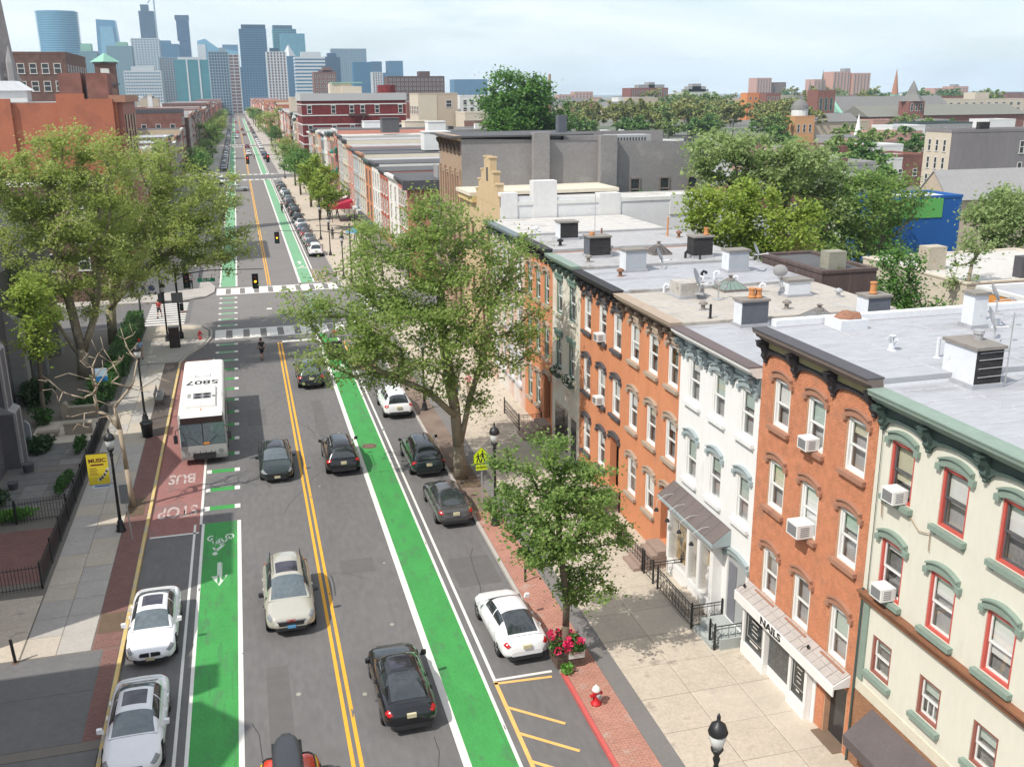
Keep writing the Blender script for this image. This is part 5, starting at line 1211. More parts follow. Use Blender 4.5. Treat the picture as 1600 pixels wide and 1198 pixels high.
yard_tree('garden_tree', 'bright lime green round tree beside the white side wall', (32.5, 61), Ys([(30.8, 60, 12.7, 2.6, 2.0), (33.1, 60, 13.3, 2.1, 1.6), (35.2, 60, 11.6, 2.4, 2.1), (31.9, 60, 10.9, 2.4, 1.4), (29.4, 60, 13.5, 1.5, 1.3), (32.5, 60, 9.6, 2.6, 1.4)], (0, .8, -.8)), 130, 16000, .13, L_LIME, 67, .2, .45)
yard_tree('garden_tree', 'airy tree with dark branches showing, right of the lime green one', (51, 74), Ys([(53.4, 75, 12.8, 3.3, 1.8), (56.3, 75, 11.0, 2.4, 2.4), (50.6, 75, 11.2, 3.3, 2.8), (50, 75, 8.5, 3.4, 2.2), (55, 75, 8.2, 2.8, 2.2), (46.5, 73, 8.6, 2.5, 2.2)], (0, 1.5, -1.5)), 240, 15000, .15, L_MAPLE, 71, .3, .6)
yard_tree('garden_tree', 'dark feathery tree in front of the blue and green wall', (38.2, 50.6), Ys([(37.2, 50.3, 10.5, 1.3, 1.5), (37.9, 50.3, 8.7, 1.8, 1.6), (39.4, 50.3, 7.6, 1.5, 1.3), (36.6, 48.5, 7.6, 1.6, 1.4), (37.2, 47, 6.8, 1.6, 1.4)], (0, .6, -.6)), 120, 9000, .11, L_DARK, 73, .18, .42)
yard_tree('garden_tree', 'tree with pale leaf tips at the right edge of the picture, above the white roofs', (60.5, 69), Ys([(59.8, 68, 10.9, 2.4, 1.8), (61.5, 68, 11.9, 1.6, 1.6), (58.0, 68, 10.5, 1.8, 1.3), (60.7, 68, 8.8, 2.1, 1.3), (63.5, 68, 11, 2, 1.8)], (0, 1, -1)), 110, 11000, .14, L_PALE, 79, .22, .5)
tree('thin_tree', 'thin sparse sapling in front of the satellite dish at the right edge', (44.0, 52, 0), [[(44, 52, 4), (44.1, 52, 8), (44.3, 52, 10)]], [(44.2, 52, 11.0, 1.6, 1.2, 1.4), (43.4, 52, 9.2, 1.2, 1, 1)], 30, .12, 900, .12, L_PALE, 83, BARK, 'trees in the back gardens', .3)
yard_tree('tall_tree', 'huge dark green tree standing above the roofs beyond the side street', (55, 201), Ys([(54.3, 200, 18.8, 6.5, 5.8), (61.1, 200, 16.2, 6.6, 5.3), (52.9, 200, 14.0, 5.2, 4.6), (58.0, 200, 21.2, 4.4, 3.6), (63.5, 200, 12, 4.5, 4), (55, 200, 11, 5, 3.5)], (0, 3, -3)), 260, 30000, .34, L_DARK, 89, .6, 1.2)
# street trees farther up the avenue: a few grown, the rest copies
protos = []
def small_tree(lm, seed, h, r, nl=4200, ls=.2, name='street_tree'):
    return tree(name, 'x', (0, 0, 0), [[(0, 0, h * .28), (.1, 0, h * .5)]], [(0, 0, h * .62, r, r, h * .27), (r * .4, r * .2, h * .74, r * .6, r * .6, h * .2), (-r * .4, -.2, h * .52, r * .6, r * .6, h * .18), (.1, -r * .4, h * .6, r * .6, r * .6, h * .2)], 70, .17, nl, ls, lm, seed, BARKD, None, .5)
pa = small_tree(L_DARK, 101, 11.0, 4.2); pb = small_tree(L_LIME, 103, 12, 3.9, 5200); pc = small_tree(L_MAPLE, 107, 11, 4.0); pd = small_tree(L_YEL, 109, 13, 5)
def put(p, x, y, label, first=False, s=1., group='street trees farther up the avenue', z=.1):
    o = p if first else dup(p)
    o.location = (x, y, z); o.rotation_euler = (0, 0, (x * 37 + y * 11) % 6.28); o.scale = (s, s, s); o['label'] = label; o['group'] = group; return o
put(pb, 12.4, 171, 'light green street tree by the red awning on the next block', True)
put(pa, 12.0, 217, 'dark green street tree just beyond the light green one on the next block', True)
put(pc, -8.7, 352, 'round green tree on the left pavement, two blocks up the avenue', True, 1.25)
put(pd, 13.0, 300, 'olive tree on the right pavement just past the second crossing', True, .8)
put(pa, 12.4, 192, 'dark green street tree between the light green one and the next lamp', s=1.05); put(pc, 12.2, 240, 'mid green street tree nearest the second crossing on the right', s=1.0); put(pb, 12.6, 157, 'light green street tree nearest the row of parked cars', s=.82)
put(pa, 13.2, 385, 'dark tree on the right pavement, halfway up the second block')
g = random.Random(5)
far_lab = 'distant street tree lining the avenue towards the towers'
for k in range(16): put(g.choice((pa, pc, pd)), g.choice((-9.2, 13.2)) + g.uniform(-.6, .6), 430 + k * 33 + g.uniform(-8, 8), far_lab, s=g.uniform(.9, 1.35), group='distant street trees lining the avenue')
for y in (232, 255, 300): put(g.choice((pa, pc)), -9.4, y, 'street tree on the left pavement behind the plane crown, ' + {232: 'nearest', 255: 'middle', 300: 'farthest'}[y] + ' of three', s=.9)
# the band of park trees
pk_lab = 'park tree in the dense band below the skyline'
pt1 = small_tree(leafmat('park_leaf_a', (0.095, 0.164, 0.038), (0.308, 0.416, 0.126), .3), 121, 17, 8, 3000, .55, 'park_tree'); pt2 = small_tree(leafmat('park_leaf_b', (.15, .175, .045), (.36, .37, .13), .3), 127, 18, 9, 3000, .6, 'park_tree'); pt3 = small_tree(leafmat('park_leaf_c', (0.047, 0.120, 0.031), (0.189, 0.329, 0.084), .3), 131, 15, 7, 3000, .5, 'park_tree')
fst = {}
for k in range(54):
    p = g.choice((pt1, pt1, pt2, pt2, pt3)); y = 372 + 200 * ((k % 4) / 3) ** .9 + g.uniform(-14, 14); u = g.uniform(.34, .62)
    x = y * u; f_ = p.name not in fst; fst[p.name] = 1
    put(p, x, y, {pt1.name: 'mid green ', pt2.name: 'olive ', pt3.name: 'dark green '}[p.name] + pk_lab + (', front rows' if y < 440 else ', back rows'), f_, g.uniform(.8, 1.05) * (0.9 + .1 * (y > 400)), 'trees of the park', 0)
for k in range(44):
    y = 620 + g.random() * 600; put(g.choice((pt1, pt2, pt3)), y * g.uniform(.33, .85), y, 'far tree in the thin green belts near the horizon', s=g.uniform(1.0, 1.6), group='far trees near the horizon', z=0)
for k in range(26):
    y = 190 + g.random() * 240; x = y * g.uniform(.64, .86)
    if 205 < x < 262 and 290 < y < 385 or (108 < x < 155 and y < 180): continue
    put(g.choice((pt1, pt3)), x, y, 'rounded garden tree among the low houses at the right', s=g.uniform(.5, .75), group='garden trees among the low houses', z=0)
for k, (x, y, s) in enumerate(((105, 150, .7), (112, 170, .62), (128, 185, .75), (118, 240, .8), (150, 260, .8), (165, 240, .7), (82, 160, .6), (140, 215, .7))):
    put((pt3, pt1)[k % 2], x, y, 'rounded green tree among the houses right of the park', s=s, group='garden trees right of the park', z=0)
# ------------------------------------------------------------------ vehicles
def paint(name, col, metal=.0, rough=.28): return mat(name, col, rough * .6, metal, ns=1.2, na=.04, coat=.6, spec=.35)
P_WHITE = paint('white_car_paint', (.74, .745, .76)); P_SILVER = paint('champagne_car_paint', (.50, .475, .41), .35, .32); P_BLACK = paint('black_car_paint', (.008, .008, .010))
P_CHAR = paint('charcoal_car_paint', (.030, .031, .035), .2); P_DGREEN = paint('dark_green_car_paint', (.018, .028, .027), .2); P_GREY = paint('grey_car_paint', (.085, .08, .08), .3, .32)
P_RED = paint('red_car_paint', (.60, .045, .02)); P_BLUE = paint('blue_car_paint', (.05, .09, .17), .2); P_LSILV = paint('silver_car_paint', (.45, .46, .47), .4, .3); P_DRED = paint('dark_red_car_paint', (.17, .012, .015)); P_TEAL = paint('grey_green_car_paint', (.12, .16, .16), .2)
CGLASS = mat('car_glass', (.028, .034, .038), .04, ns=.8, na=.3, spec=1.0)
CGLASSB = mat('car_glass_pale', (.10, .125, .14), .05, ns=.7, na=.3, spec=1.0)  # lighter than the other car glass: sky reflection put into the colour
TYRE = mat('tyre_rubber', (.018, .018, .019), .85, ns=6, na=.2); RIM = mat('alloy_rim', (.42, .42, .43), .35, metal=.7, ns=6, na=.1); ARCH = mat('wheel_arch', (.006, .006, .006), .95)  # last one: wheel well's shade as near-black colour on a proud disc
HEADL = mat('headlight_lens', (.20, .21, .22), .08, ns=12, na=.35, spec=.8); TAILL = mat('taillight_lens', (.42, .012, .014), .15, ns=9, na=.3, spec=.7); AMBER = mat('amber_lens', (.6, .2, .03), .3)
CHROME = mat('chrome', (.55, .55, .56), .2, metal=.9); BLKPL = mat('black_plastic', (.022, .022, .024), .6, ns=5, na=.2)
PLATE = mat('licence_plate', (.55, .50, .33), .5, ns=30, na=.2, stain=((.12, .10, .10), 22, .60)); PLATEB = mat('blue_licence_plate', (.10, .30, .52), .5, ns=30, na=.15, stain=((.55, .58, .6), 24, .62))
def key(tab):
    ys = [p[0] for p in tab]; vs_ = [p[1] for p in tab]
    def f(y):
        if y <= ys[0]: return vs_[0]
        if y >= ys[-1]: return vs_[-1]
        i = next(k for k in range(len(ys) - 1) if ys[k] <= y <= ys[k + 1])
        h = ys[i + 1] - ys[i]; t = (y - ys[i]) / h
        d = lambda k: 0 if k == 0 or k == len(ys) - 1 else ((vs_[k + 1] - vs_[k]) * (vs_[k] - vs_[k - 1]) > 0) * 2 / ((ys[k + 1] - ys[k]) / ((vs_[k + 1] - vs_[k]) or 1e-9) + (ys[k] - ys[k - 1]) / ((vs_[k] - vs_[k - 1]) or 1e-9))
        a, b = d(i) * h, d(i + 1) * h
        return vs_[i] * (1 - 3 * t * t + 2 * t ** 3) + vs_[i + 1] * (3 * t * t - 2 * t ** 3) + a * (t - 2 * t * t + t ** 3) + b * (t ** 3 - t * t)
    return f
def sg(v, p): return math.copysign(abs(v) ** p, v)
SPEC = {
 'sedan': dict(L=4.85, W=1.86, top=[(-2.42, .60), (-2.36, .86), (-2.2, .985), (-1.5, 1.03), (0, .97), (.95, .95), (1.5, .875), (2.0, .775), (2.25, .68), (2.38, .58), (2.42, .50)],
    w=[(-2.42, .60), (-2.33, .80), (-2.1, .895), (-1.3, .93), (1.3, .925), (1.9, .885), (2.2, .78), (2.36, .60), (2.42, .46)], bot=[(-2.42, .40), (-2.2, .26), (-1, .2), (1.3, .2), (2.2, .22), (2.42, .36)],
    cab=[(-1.92, .0), (-1.55, .16), (-1.1, .36), (-.65, .465), (-.1, .49), (.2, .475), (.5, .385), (.8, .235), (1.18, .0)], cw=[(-1.92, .70), (-.9, .80), (.3, .82), (1.18, .76)], tumble=.20,
    rear=(-1.86, -.82), front=(.42, 1.12), side=[(-1.22, -.42), (-.34, .62)], wheels=(-1.42, 1.44), r=.335, hl=(1.98, 2.30, 12, 44), tl=(-2.36, -2.16, 16, 46)),
 'suv': dict(L=4.75, W=1.92, top=[(-2.36, .62), (-2.31, .95), (-2.2, 1.06), (-1.2, 1.10), (0, 1.06), (.95, 1.04), (1.5, .99), (2.0, .92), (2.25, .82), (2.36, .62)],
    w=[(-2.36, .74), (-2.27, .88), (-2.0, .94), (-1.2, .96), (1.3, .955), (1.9, .92), (2.18, .83), (2.31, .68), (2.36, .56)], bot=[(-2.36, .48), (-2.1, .34), (-1, .28), (1.3, .28), (2.1, .32), (2.36, .44)],
    cab=[(-2.22, .0), (-2.1, .24), (-1.95, .44), (-1.6, .60), (-.9, .66), (-.1, .665), (.25, .63), (.55, .48), (.85, .27), (1.2, .0)], cw=[(-2.22, .80), (-1, .86), (.3, .86), (1.2, .80)], tumble=.18,
    rear=(-2.19, -1.86), front=(.36, 1.13), side=[(-1.78, -1.22), (-1.12, -.30), (-.2, .62)], wheels=(-1.40, 1.44), r=.37, hl=(1.93, 2.24, 14, 44), tl=(-2.30, -2.06, 10, 52)),
 'minivan': dict(L=5.05, W=1.98, top=[(-2.52, .66), (-2.47, .98), (-2.36, 1.04), (-1.2, 1.07), (0, 1.04), (1.2, 1.02), (1.7, .95), (2.15, .85), (2.4, .74), (2.52, .56)],
    w=[(-2.52, .78), (-2.44, .90), (-2.1, .97), (-1.2, .99), (1.3, .98), (1.95, .93), (2.3, .81), (2.46, .64), (2.52, .5)], bot=[(-2.52, .44), (-2.2, .28), (-1, .22), (1.3, .22), (2.2, .26), (2.52, .4)],
    cab=[(-2.42, .0), (-2.33, .28), (-2.22, .50), (-1.95, .66), (-1, .71), (-.1, .715), (.3, .67), (.7, .50), (1.1, .28), (1.55, .0)], cw=[(-2.42, .86), (-1, .90), (.4, .88), (1.55, .82)], tumble=.17,
    rear=(-2.40, -2.12), front=(.46, 1.48), side=[(-2.0, -1.1), (-1.0, -.06), (.06, .86)], wheels=(-1.55, 1.5), r=.35, hl=(2.06, 2.38, 14, 44), tl=(-2.46, -2.24, 8, 50))}
def car_fns(k):
    S = SPEC[k]; T, Wf, B, Cb, Cw = key(S['top']), key(S['w']), key(S['bot']), key(S['cab']), key(S['cw'])
    def body(y, th, off=0.):
        t, b, w_ = T(y), B(y), Wf(y); c, h = (t + b) / 2, (t - b) / 2; a = math.radians(th); n = 2 / 4.4
        x = w_ * sg(math.cos(a), n); z = c + h * sg(math.sin(a), n)
        tuck = .06 * max(0, (z - c) / h) ** 2 * (1 if h else 0); x *= 1 - tuck
        if off: x += off * sg(math.cos(a), 1.0) * 1.0; z += off * math.sin(a)
        return (x, y + (off if y > 1.9 else (-off if y < -2.0 else 0)), z)
    def cabin(y, th, off=0.):
        hgt = max(Cb(y), .001); a = math.radians(th); n = 2 / 3.3; s_ = sg(math.sin(a), n)
        x = (Cw(y) - S['tumble'] * min(1, hgt / .45) * s_) * sg(math.cos(a), n); z = T(y) - .05 + (hgt + .05) * s_
        slope = (Cb(y + .05) - Cb(y - .05)) / .1
        return (x + off * math.cos(a), y - off * slope * 1.1, z + off * math.sin(a))
    return S, body, cabin
CARM = {}
def lin(a, b, n): return [a + (b - a) * i / (n - 1) for i in range(n)]
def car_parts(k, nu=46):
    """meshes of one car type, in its own space: +y forward"""
    if k in CARM: return CARM[k]
    S, body, cabin = car_fns(k); D = {}
    y0, y1 = S['top'][0][0], S['top'][-1][0]
    ys = lin(y0, y1, nu); ys = sorted(set(ys + [y0 + .03, y0 + .08, y1 - .03, y1 - .08]))
    ths = lin(-88, 90, 19); th2 = ths + [180 - t for t in ths[::-1][1:]]
    m = MB().grid(body, ys, th2, flip=False)
    for yy, fl in ((y0, True), (y1, False)):
        P = [body(yy, t) for t in th2]; m.face(P if fl else P[::-1])
    c0, c1 = S['cab'][0][0], S['cab'][-1][0]; tt = lin(0, 90, 13); t2 = tt + [180 - t for t in tt[::-1][1:]]
    m.grid(cabin, lin(c0 + .01, c1 - .01, 34), t2)
    D['body'] = m
    o = .008
    fr = S['front']; rr = S['rear']
    w1 = lambda y, t: cabin(y, t, o)
    a = lin(38, 142, 21)
    D['windshield'] = MB().grid(w1, lin(fr[0], fr[1], 9), a)
    D['rear_window'] = MB().grid(w1, lin(rr[0], rr[1], 9), lin(42, 138, 21))
    Cb = key(S['cab'])
    for i, (ya, yb) in enumerate(S['side']):
        q = MB()
        for sd in (1, -1):
            q_ = MB().grid(lambda y, t: (sd * cabin(y, t, o)[0], cabin(y, t, o)[1], cabin(y, t, o)[2]), lin(ya, yb, 9), lin(7, 41, 7), flip=sd < 0)
            D['side_window_%d_%d' % (i, sd)] = q_
    for sd in (1, -1):
        h0, h1, a0, a1 = S['hl']
        D['headlight_%d' % sd] = MB().grid(lambda y, t: (sd * body(y, t, .012)[0], *body(y, t, .012)[1:]), lin(h0, h1, 7), lin(a0, a1, 7), flip=sd < 0)
        h0, h1, a0, a1 = S['tl']
        D['taillight_%d' % sd] = MB().grid(lambda y, t: (sd * body(y, t, .012)[0], *body(y, t, .012)[1:]), lin(h0, h1, 6), lin(a0, a1, 7), flip=sd < 0)
        ym = fr[1] - .30; z = body(ym, 60)[2] + .03; xw = S['W'] / 2 - .03
        D['mirror_%d' % sd] = MB().prism([(sd * xw, z), (sd * (xw + .2), z + .02), (sd * (xw + .21), z + .16), (sd * (xw + .05), z + .17)], 'y', ym - .06, ym + .07)
    CARM[k] = (S, body, cabin, D); return CARM[k]
WH = {}
def wheel_meshes(r):
    if r not in WH:
        def rot(mb):  # lathe about x
            mb.v = [(z, y, x) for x, y, z in mb.v]; mb.f = [q[::-1] for q in mb.f]; return mb
        t = rot(MB().lathe([(r * .66, -.11), (r * .95, -.11), (r, -.07), (r, .07), (r * .95, .11), (r * .66, .11)], 0, 0, 20))
        ri = rot(MB().lathe([(r * .66, .09), (r * .62, .075), (.08, .085), (.02, .10)], 0, 0, 20))
        for k in range(5):
            a = k * 2 * PI / 5; c, s = math.cos(a), math.sin(a); p = (-s, c)
            ri.face([(.112, r * .62 * c + p[0] * .03, r * .62 * s + p[1] * .03), (.112, r * .62 * c - p[0] * .03, r * .62 * s - p[1] * .03), (.118, .05 * c - p[0] * .04, .05 * s - p[1] * .04), (.118, .05 * c + p[0] * .04, .05 * s + p[1] * .04)], 0)
        WH[r] = (t, ri)
    return WH[r]
CMESH = {}
def car(kind, label, x, y, heading, pm, glass=None, plate='rear', extras=(), group=None, name='car', plm=None, cat=None):
    """heading: 0 drives away (+y), pi drives towards us"""
    S, body, cabin, D = car_parts(kind)
    t = thing(name, label, cat or ('minivan' if kind == 'minivan' else 'car'), (x, y, .012), heading, group)
    def part(nm, key_, mb, ms, sm=True):
        k = (kind, key_, tuple(q.name for q in (ms if isinstance(ms, list) else [ms])))
        if k not in CMESH: CMESH[k] = mb().mesh(nm, ms, (0, 0, 0), sm) if callable(mb) else mb.mesh(nm, ms, (0, 0, 0), sm)
        return inst(CMESH[k], nm, t, (0, 0, 0))
    G = glass or CGLASS
    part('body', 'body', D['body'], pm); part('windshield', 'ws', D['windshield'], G); part('rear_window', 'rw', D['rear_window'], G)
    for k, mb in D.items():
        if k.startswith('side_window'): part('side_window', k, mb, CGLASS)
        elif k.startswith('headlight'): part('headlight', k, mb, HEADL)
        elif k.startswith('taillight'): part('taillight', k, mb, TAILL)
        elif k.startswith('mirror'): part('mirror', k, mb, pm if kind != 'suv' else BLKPL, False)
    y0, y1 = S['top'][0][0], S['top'][-1][0]; W = S['W']; r = S['r']
    tm, rm = wheel_meshes(r)
    for yy in S['wheels']:
        for sd in (-1, 1):
            kk = ('tyre', r); rk = ('rim', r); ak = ('arch', r, W)
            if kk not in CMESH:
                CMESH[kk] = tm.mesh('wheel', TYRE, smooth=True); CMESH[rk] = rm.mesh('rim', RIM)
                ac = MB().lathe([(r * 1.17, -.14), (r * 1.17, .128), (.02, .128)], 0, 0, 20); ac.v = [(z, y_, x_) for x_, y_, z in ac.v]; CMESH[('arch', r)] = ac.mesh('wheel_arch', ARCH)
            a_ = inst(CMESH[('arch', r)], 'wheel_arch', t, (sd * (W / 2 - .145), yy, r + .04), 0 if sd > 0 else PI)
            w_ = inst(CMESH[kk], 'wheel', t, (sd * (W / 2 - .115), yy, r - .012), 0 if sd > 0 else PI)
            inst(CMESH[rk], 'rim', w_, (0, 0, 0))
    zc = (key(S['top'])(y1) + key(S['bot'])(y1)) / 2
    def lower(q):
        m = MB()
        if q: return m.prism([(-.62, y1 - .10), (.62, y1 - .10), (.5, y1 + .018), (-.5, y1 + .018)], 'z', .24 if kind != 'suv' else .34, .37 if kind != 'suv' else .47)
        return m.prism([(-.7, y0 + .12), (-.62, y0 - .018), (.62, y0 - .018), (.7, y0 + .12)], 'z', .27 if kind != 'suv' else .36, .42 if kind != 'suv' else .54)
    part('bumper_trim', 'lower1', lambda: lower(1), BLKPL, False); part('bumper_trim', 'lower0', lambda: lower(0), BLKPL, False)
    if 'kidney' in extras:
        for sd in (-1, 1):
            part('grille', 'kid%d' % sd, lambda: MB().prism([(sd * .03, .47), (sd * .36, .49), (sd * .38, .56), (sd * .34, .62), (sd * .03, .63)], 'y', y1 - .04, y1 + .012), BLKPL, False)
    else: part('grille', 'grille', lambda: MB().prism([(-.44, zc + .0), (.44, zc + .0), (.50, zc + .16), (-.50, zc + .16)], 'y', y1 - .12, y1 + .006), BLKPL, False)
    if 'chrome' in extras: part('grille_surround', 'grs', lambda: MB().prism([(-.52, zc + .165), (.52, zc + .165), (.54, zc + .205), (-.54, zc + .205)], 'y', y1 - .16, y1 + .0), CHROME, False)
    pl_ = plm or PLATE
    part('licence_plate', 'plr' + pl_.name, lambda: MB().box(-.155, .155, y0 - .045, y0 + .05, zc + .23 if kind != 'sedan' else .70, zc + .38 if kind != 'sedan' else .84), PLATE, False)
    if 'front_plate' in extras: part('licence_plate', 'plf' + pl_.name, lambda: MB().box(-.155, .155, y1 - .05, y1 + .03, zc - .10, zc + .02), pl_, False)
    Cb = key(S['cab']); T = key(S['top'])
    zr = lambda y: T(y) + Cb(y)
    if 'sunroof' in extras: part('sunroof', 'sun', lambda: MB().grid(lambda y, t: cabin(y, t, .007), lin(-.62, .18, 6), lin(64, 116, 7)), mat('sunroof_glass', (.03, .025, .04), .08, spec=.8))
    if 'rails' in extras:
        for sd in (-1, 1):
            part('roof_rail', 'rail%d' % sd, lambda: MB().tube([(sd * .60, q, zr(q) + (.01 if q in (-1.7, .15) else .05)) for q in (-1.7, -1.5, -.8, 0, .15)], .022, 6), CHROME if 'chromerail' in extras else BLKPL)
    if 'trunkline' in extras or kind == 'sedan':
        part('trunk_seam', 'seam', lambda: MB().grid(lambda y, t: body(y, t, .003), lin(-2.02, -2.0, 2), lin(50, 130, 20)).grid(lambda y, t: body(y, t, .003), lin(1.16, 1.18, 2), lin(50, 130, 20)), BLKPL, False)
    for sd in (-1, 1):
        part('door_seam', 'door%d' % sd, lambda: MB().grid(lambda y, t: (sd * body(y, t, .003)[0], *body(y, t, .003)[1:]), [-.37, -.355], lin(-30, 52, 12)).grid(lambda y, t: (sd * body(y, t, .003)[0], *body(y, t, .003)[1:]), [.80, .815], lin(-30, 52, 12)).grid(lambda y, t: (sd * body(y, t, .003)[0], *body(y, t, .003)[1:]), [-1.22, -1.205], lin(0, 52, 10)), BLKPL, False)
        for q in (-.2, -1.05): part('door_handle', 'dh%d%.1f' % (sd, q), lambda: MB().box(sd * (W / 2 - .025), sd * (W / 2 + .02), q - .1, q + .1, .80, .84) if sd > 0 else MB().box(sd * (W / 2 + .02), sd * (W / 2 - .025), q - .1, q + .1, .80, .84), pm, False)
    return t
G2 = 'parked cars on the near blocks'; GM = 'cars driving on the avenue'
car('sedan', 'white sedan with dark sunroof parked at the left kerb, the upper of the two', -4.74, 37.1, PI, P_WHITE, CGLASSB, extras=('sunroof', 'kidney', 'front_plate'), group=G2, name='parked_car')
car('sedan', 'white sedan cut off by the bottom edge, parked behind the other white one at left', -4.80, 30.35, PI, P_WHITE, CGLASSB, extras=('sunroof', 'kidney', 'front_plate'), group=G2, name='parked_car')
s_ = car('suv', 'champagne silver SUV with roof rails and blue front plate coming towards us', .48, 37.9, PI, P_SILVER, CGLASSB, extras=('rails', 'sunroof', 'front_plate', 'chrome'), group=GM, plm=PLATEB)
s_.scale = (1.04, 1.06, 1.03)
e_ = letters('GMC', .15, mat('red_badge', (.4, .03, .03), .4), (0, 0, 0), (PI / 2, 0, PI), (1, 1, 1), None, .004, .004, 'badge'); e_.parent = s_; e_.location = (0, 2.375, .74)
car('sedan', 'black green sedan coming towards us, left of the yellow lines', .58, 54.4, PI, P_DGREEN, CGLASSB, extras=('front_plate', 'sunroof'), group=GM)
car('suv', 'black SUV with chrome roof rails driving away beside the cycle lane', 4.22, 54.3, 0, P_BLACK, extras=('rails', 'chromerail'), group=GM)
car('sedan', 'glossy black sedan driving away, the nearest moving car at the bottom', 3.98, 30.45, .01, P_BLACK, extras=('sunroof',), group=GM)
r_ = car('suv', 'red car with yellow and black side stripes carrying a black roof box', -.06, 24.75, 0, P_RED, group=GM)
for sd in (-1, 1):
    S_, b_f, c_f, _ = car_parts('suv')
    for a0, a1, m_ in ((30, 40, mat('yellow_stripe', (.62, .42, .03), .4)), (40, 47, BLKPL), (-5, 8, mat('orange_stripe', (.75, .25, .02), .4))):
        q = MB().grid(lambda y, t: (sd * b_f(y, t, .006)[0], *b_f(y, t, .006)[1:]), lin(-1.6, 2.0, 20), lin(a0, a1, 3), flip=sd < 0).build('side_stripe', m_, r_, local=True)
rb = thing('roof_box', 'black plastic cargo box strapped on the red car', 'roof box', (-.08, 24.9, 1.83), 0)
k_ = key([(-1.0, .22), (-.6, .40), (.2, .43), (.8, .40), (1.25, .30), (1.55, .16)]); h_ = key([(-1.0, .2), (-.5, .36), (.4, .38), (1.1, .32), (1.55, .14)])
MB().grid(lambda y, t: (k_(y) * sg(math.cos(math.radians(t)), .5), y, .04 + h_(y) * sg(math.sin(math.radians(t)), .5)), lin(-1.0, 1.55, 20), lin(0, 180, 19)).face([(k_(1.55) * sg(math.cos(math.radians(t)), .5), 1.55, .04 + h_(1.55) * sg(math.sin(math.radians(t)), .5)) for t in lin(0, 180, 13)]).build('lid', mat('grey_black_plastic', (.045, .047, .055), .4, ns=3, na=.1), rb, True, local=True)
MB().box(-.44, .44, -.95, 1.3, 0, .06).build('base', BLKPL, rb, local=True)
for y in (-.4, .7): MB().tube([(-.72, y, -.08), (-.6, y, -.0), (.6, y, -.0), (.72, y, -.08)], .03, 6).build('crossbar', BLKPL, rb, local=True)
car('suv', 'dark blue pickup-like SUV driving away under the plane tree boughs', 3.72, 72.0, 0, paint('navy_car_paint', (.02, .022, .03)), CGLASSB, group=GM)
car('suv', 'white SUV parked under the plane tree, tail lights towards us', 8.75, 63.4, 0, P_WHITE, group=G2, name='parked_car')
car('minivan', 'dark green minivan with roof rails parked right beside the plane tree trunk', 8.78, 52.95, 0, P_DGREEN, extras=('rails', 'chromerail'), group=G2, name='parked_car')
car('sedan', 'dark grey sedan parked behind the green minivan at the right kerb', 8.84, 45.95, 0, P_GREY, group=G2, name='parked_car')
car('sedan', 'white sedan parked at the right kerb beside the pink flower planter', 8.78, 33.45, .03, P_WHITE, group=G2, name='parked_car')
# next block
GP = 'cars parked on the next block'
far = [(133.6, 'suv', P_WHITE, 'white SUV, nearest of the cars parked beyond the side street on the right'), (139.6, 'sedan', P_DGREEN, 'dark green sedan parked in front of the white SUV beyond the side street'), (145.2, 'sedan', P_LSILV, 'silver sedan, third of the cars parked beyond the side street'),
       (151, 'sedan', P_DRED, 'dark red sedan, fourth of the cars parked beyond the side street'), (156.8, 'sedan', P_BLUE, 'blue sedan, fifth of the cars parked beyond the side street'), (163, 'sedan', P_WHITE, 'white sedan parked level with the light green street tree'),
       (172, 'sedan', P_BLACK, 'black sedan parked just past the light green street tree'), (180, 'suv', P_BLACK, 'black SUV between two black sedans on the next block'), (187.5, 'sedan', P_BLACK, 'black sedan parked ahead of the black SUV on the next block'), (195, 'suv', P_CHAR, 'charcoal SUV parked before the dark green street tree'), (203, 'sedan', P_LSILV, 'silver sedan parked ahead of the charcoal SUV'),
       (211, 'minivan', P_TEAL, 'grey green minivan parked level with the dark green street tree'), (220, 'sedan', P_WHITE, 'white sedan parked past the dark green street tree'), (229, 'suv', P_CHAR, 'dark SUV parked near the far crossing on the right'), (238, 'sedan', P_GREY, 'grey sedan parked nearest the far crossing on the right')]
for y, k, p, lb in far: car(k, lb, 8.72 + rnd.uniform(-.1, .1), y, rnd.uniform(-.02, .02), p, group=GP, name='parked_car')
car('sedan', 'silver sedan turning across the avenue before the second crossing', -.9, 231.5, -PI / 2 + .1, P_LSILV, group=GM)
car('suv', 'white SUV waiting at the left before the second crossing', -4.7, 253, PI, P_WHITE, group=GM)
mv = [(3.3, 374, 0, 'suv', P_WHITE, 'white SUV driving away past the second crossing'), (3.4, 425, 0, 'suv', P_DRED, 'dark red SUV ahead of the white one past the second crossing'), (8.7, 350, 0, 'sedan', P_DGREEN, 'dark sedan parked on the right past the red pavement patch'), (8.7, 372, 0, 'sedan', P_BLUE, 'blue sedan parked second past the red pavement patch'), (8.7, 392, 0, 'sedan', P_LSILV, 'silver sedan parked third past the red pavement patch'),
      (3.5, 563, 0, 'sedan', P_DRED, 'small far dark red car in the right lane'), (2.9, 640, 0, 'suv', P_DRED, 'tiny red SUV near the third crossing'), (.2, 600, PI, 'suv', P_RED, 'tiny bright red car coming towards us far up the avenue'), (-.4, 532, PI, 'sedan', P_WHITE, 'tiny white car coming towards us far up the avenue'), (-.6, 560, PI, 'sedan', P_LSILV, 'tiny silver car behind the far white one'), (-.6, 820, PI, 'suv', P_RED, 'farthest red car, a dot on the avenue')]
for x, y, hd, k, p, lb in mv: car(k, lb, x, y, hd, p, group='cars far up the avenue')
tag_ = 'car parked along the left kerb far up the avenue, a few pixels wide'
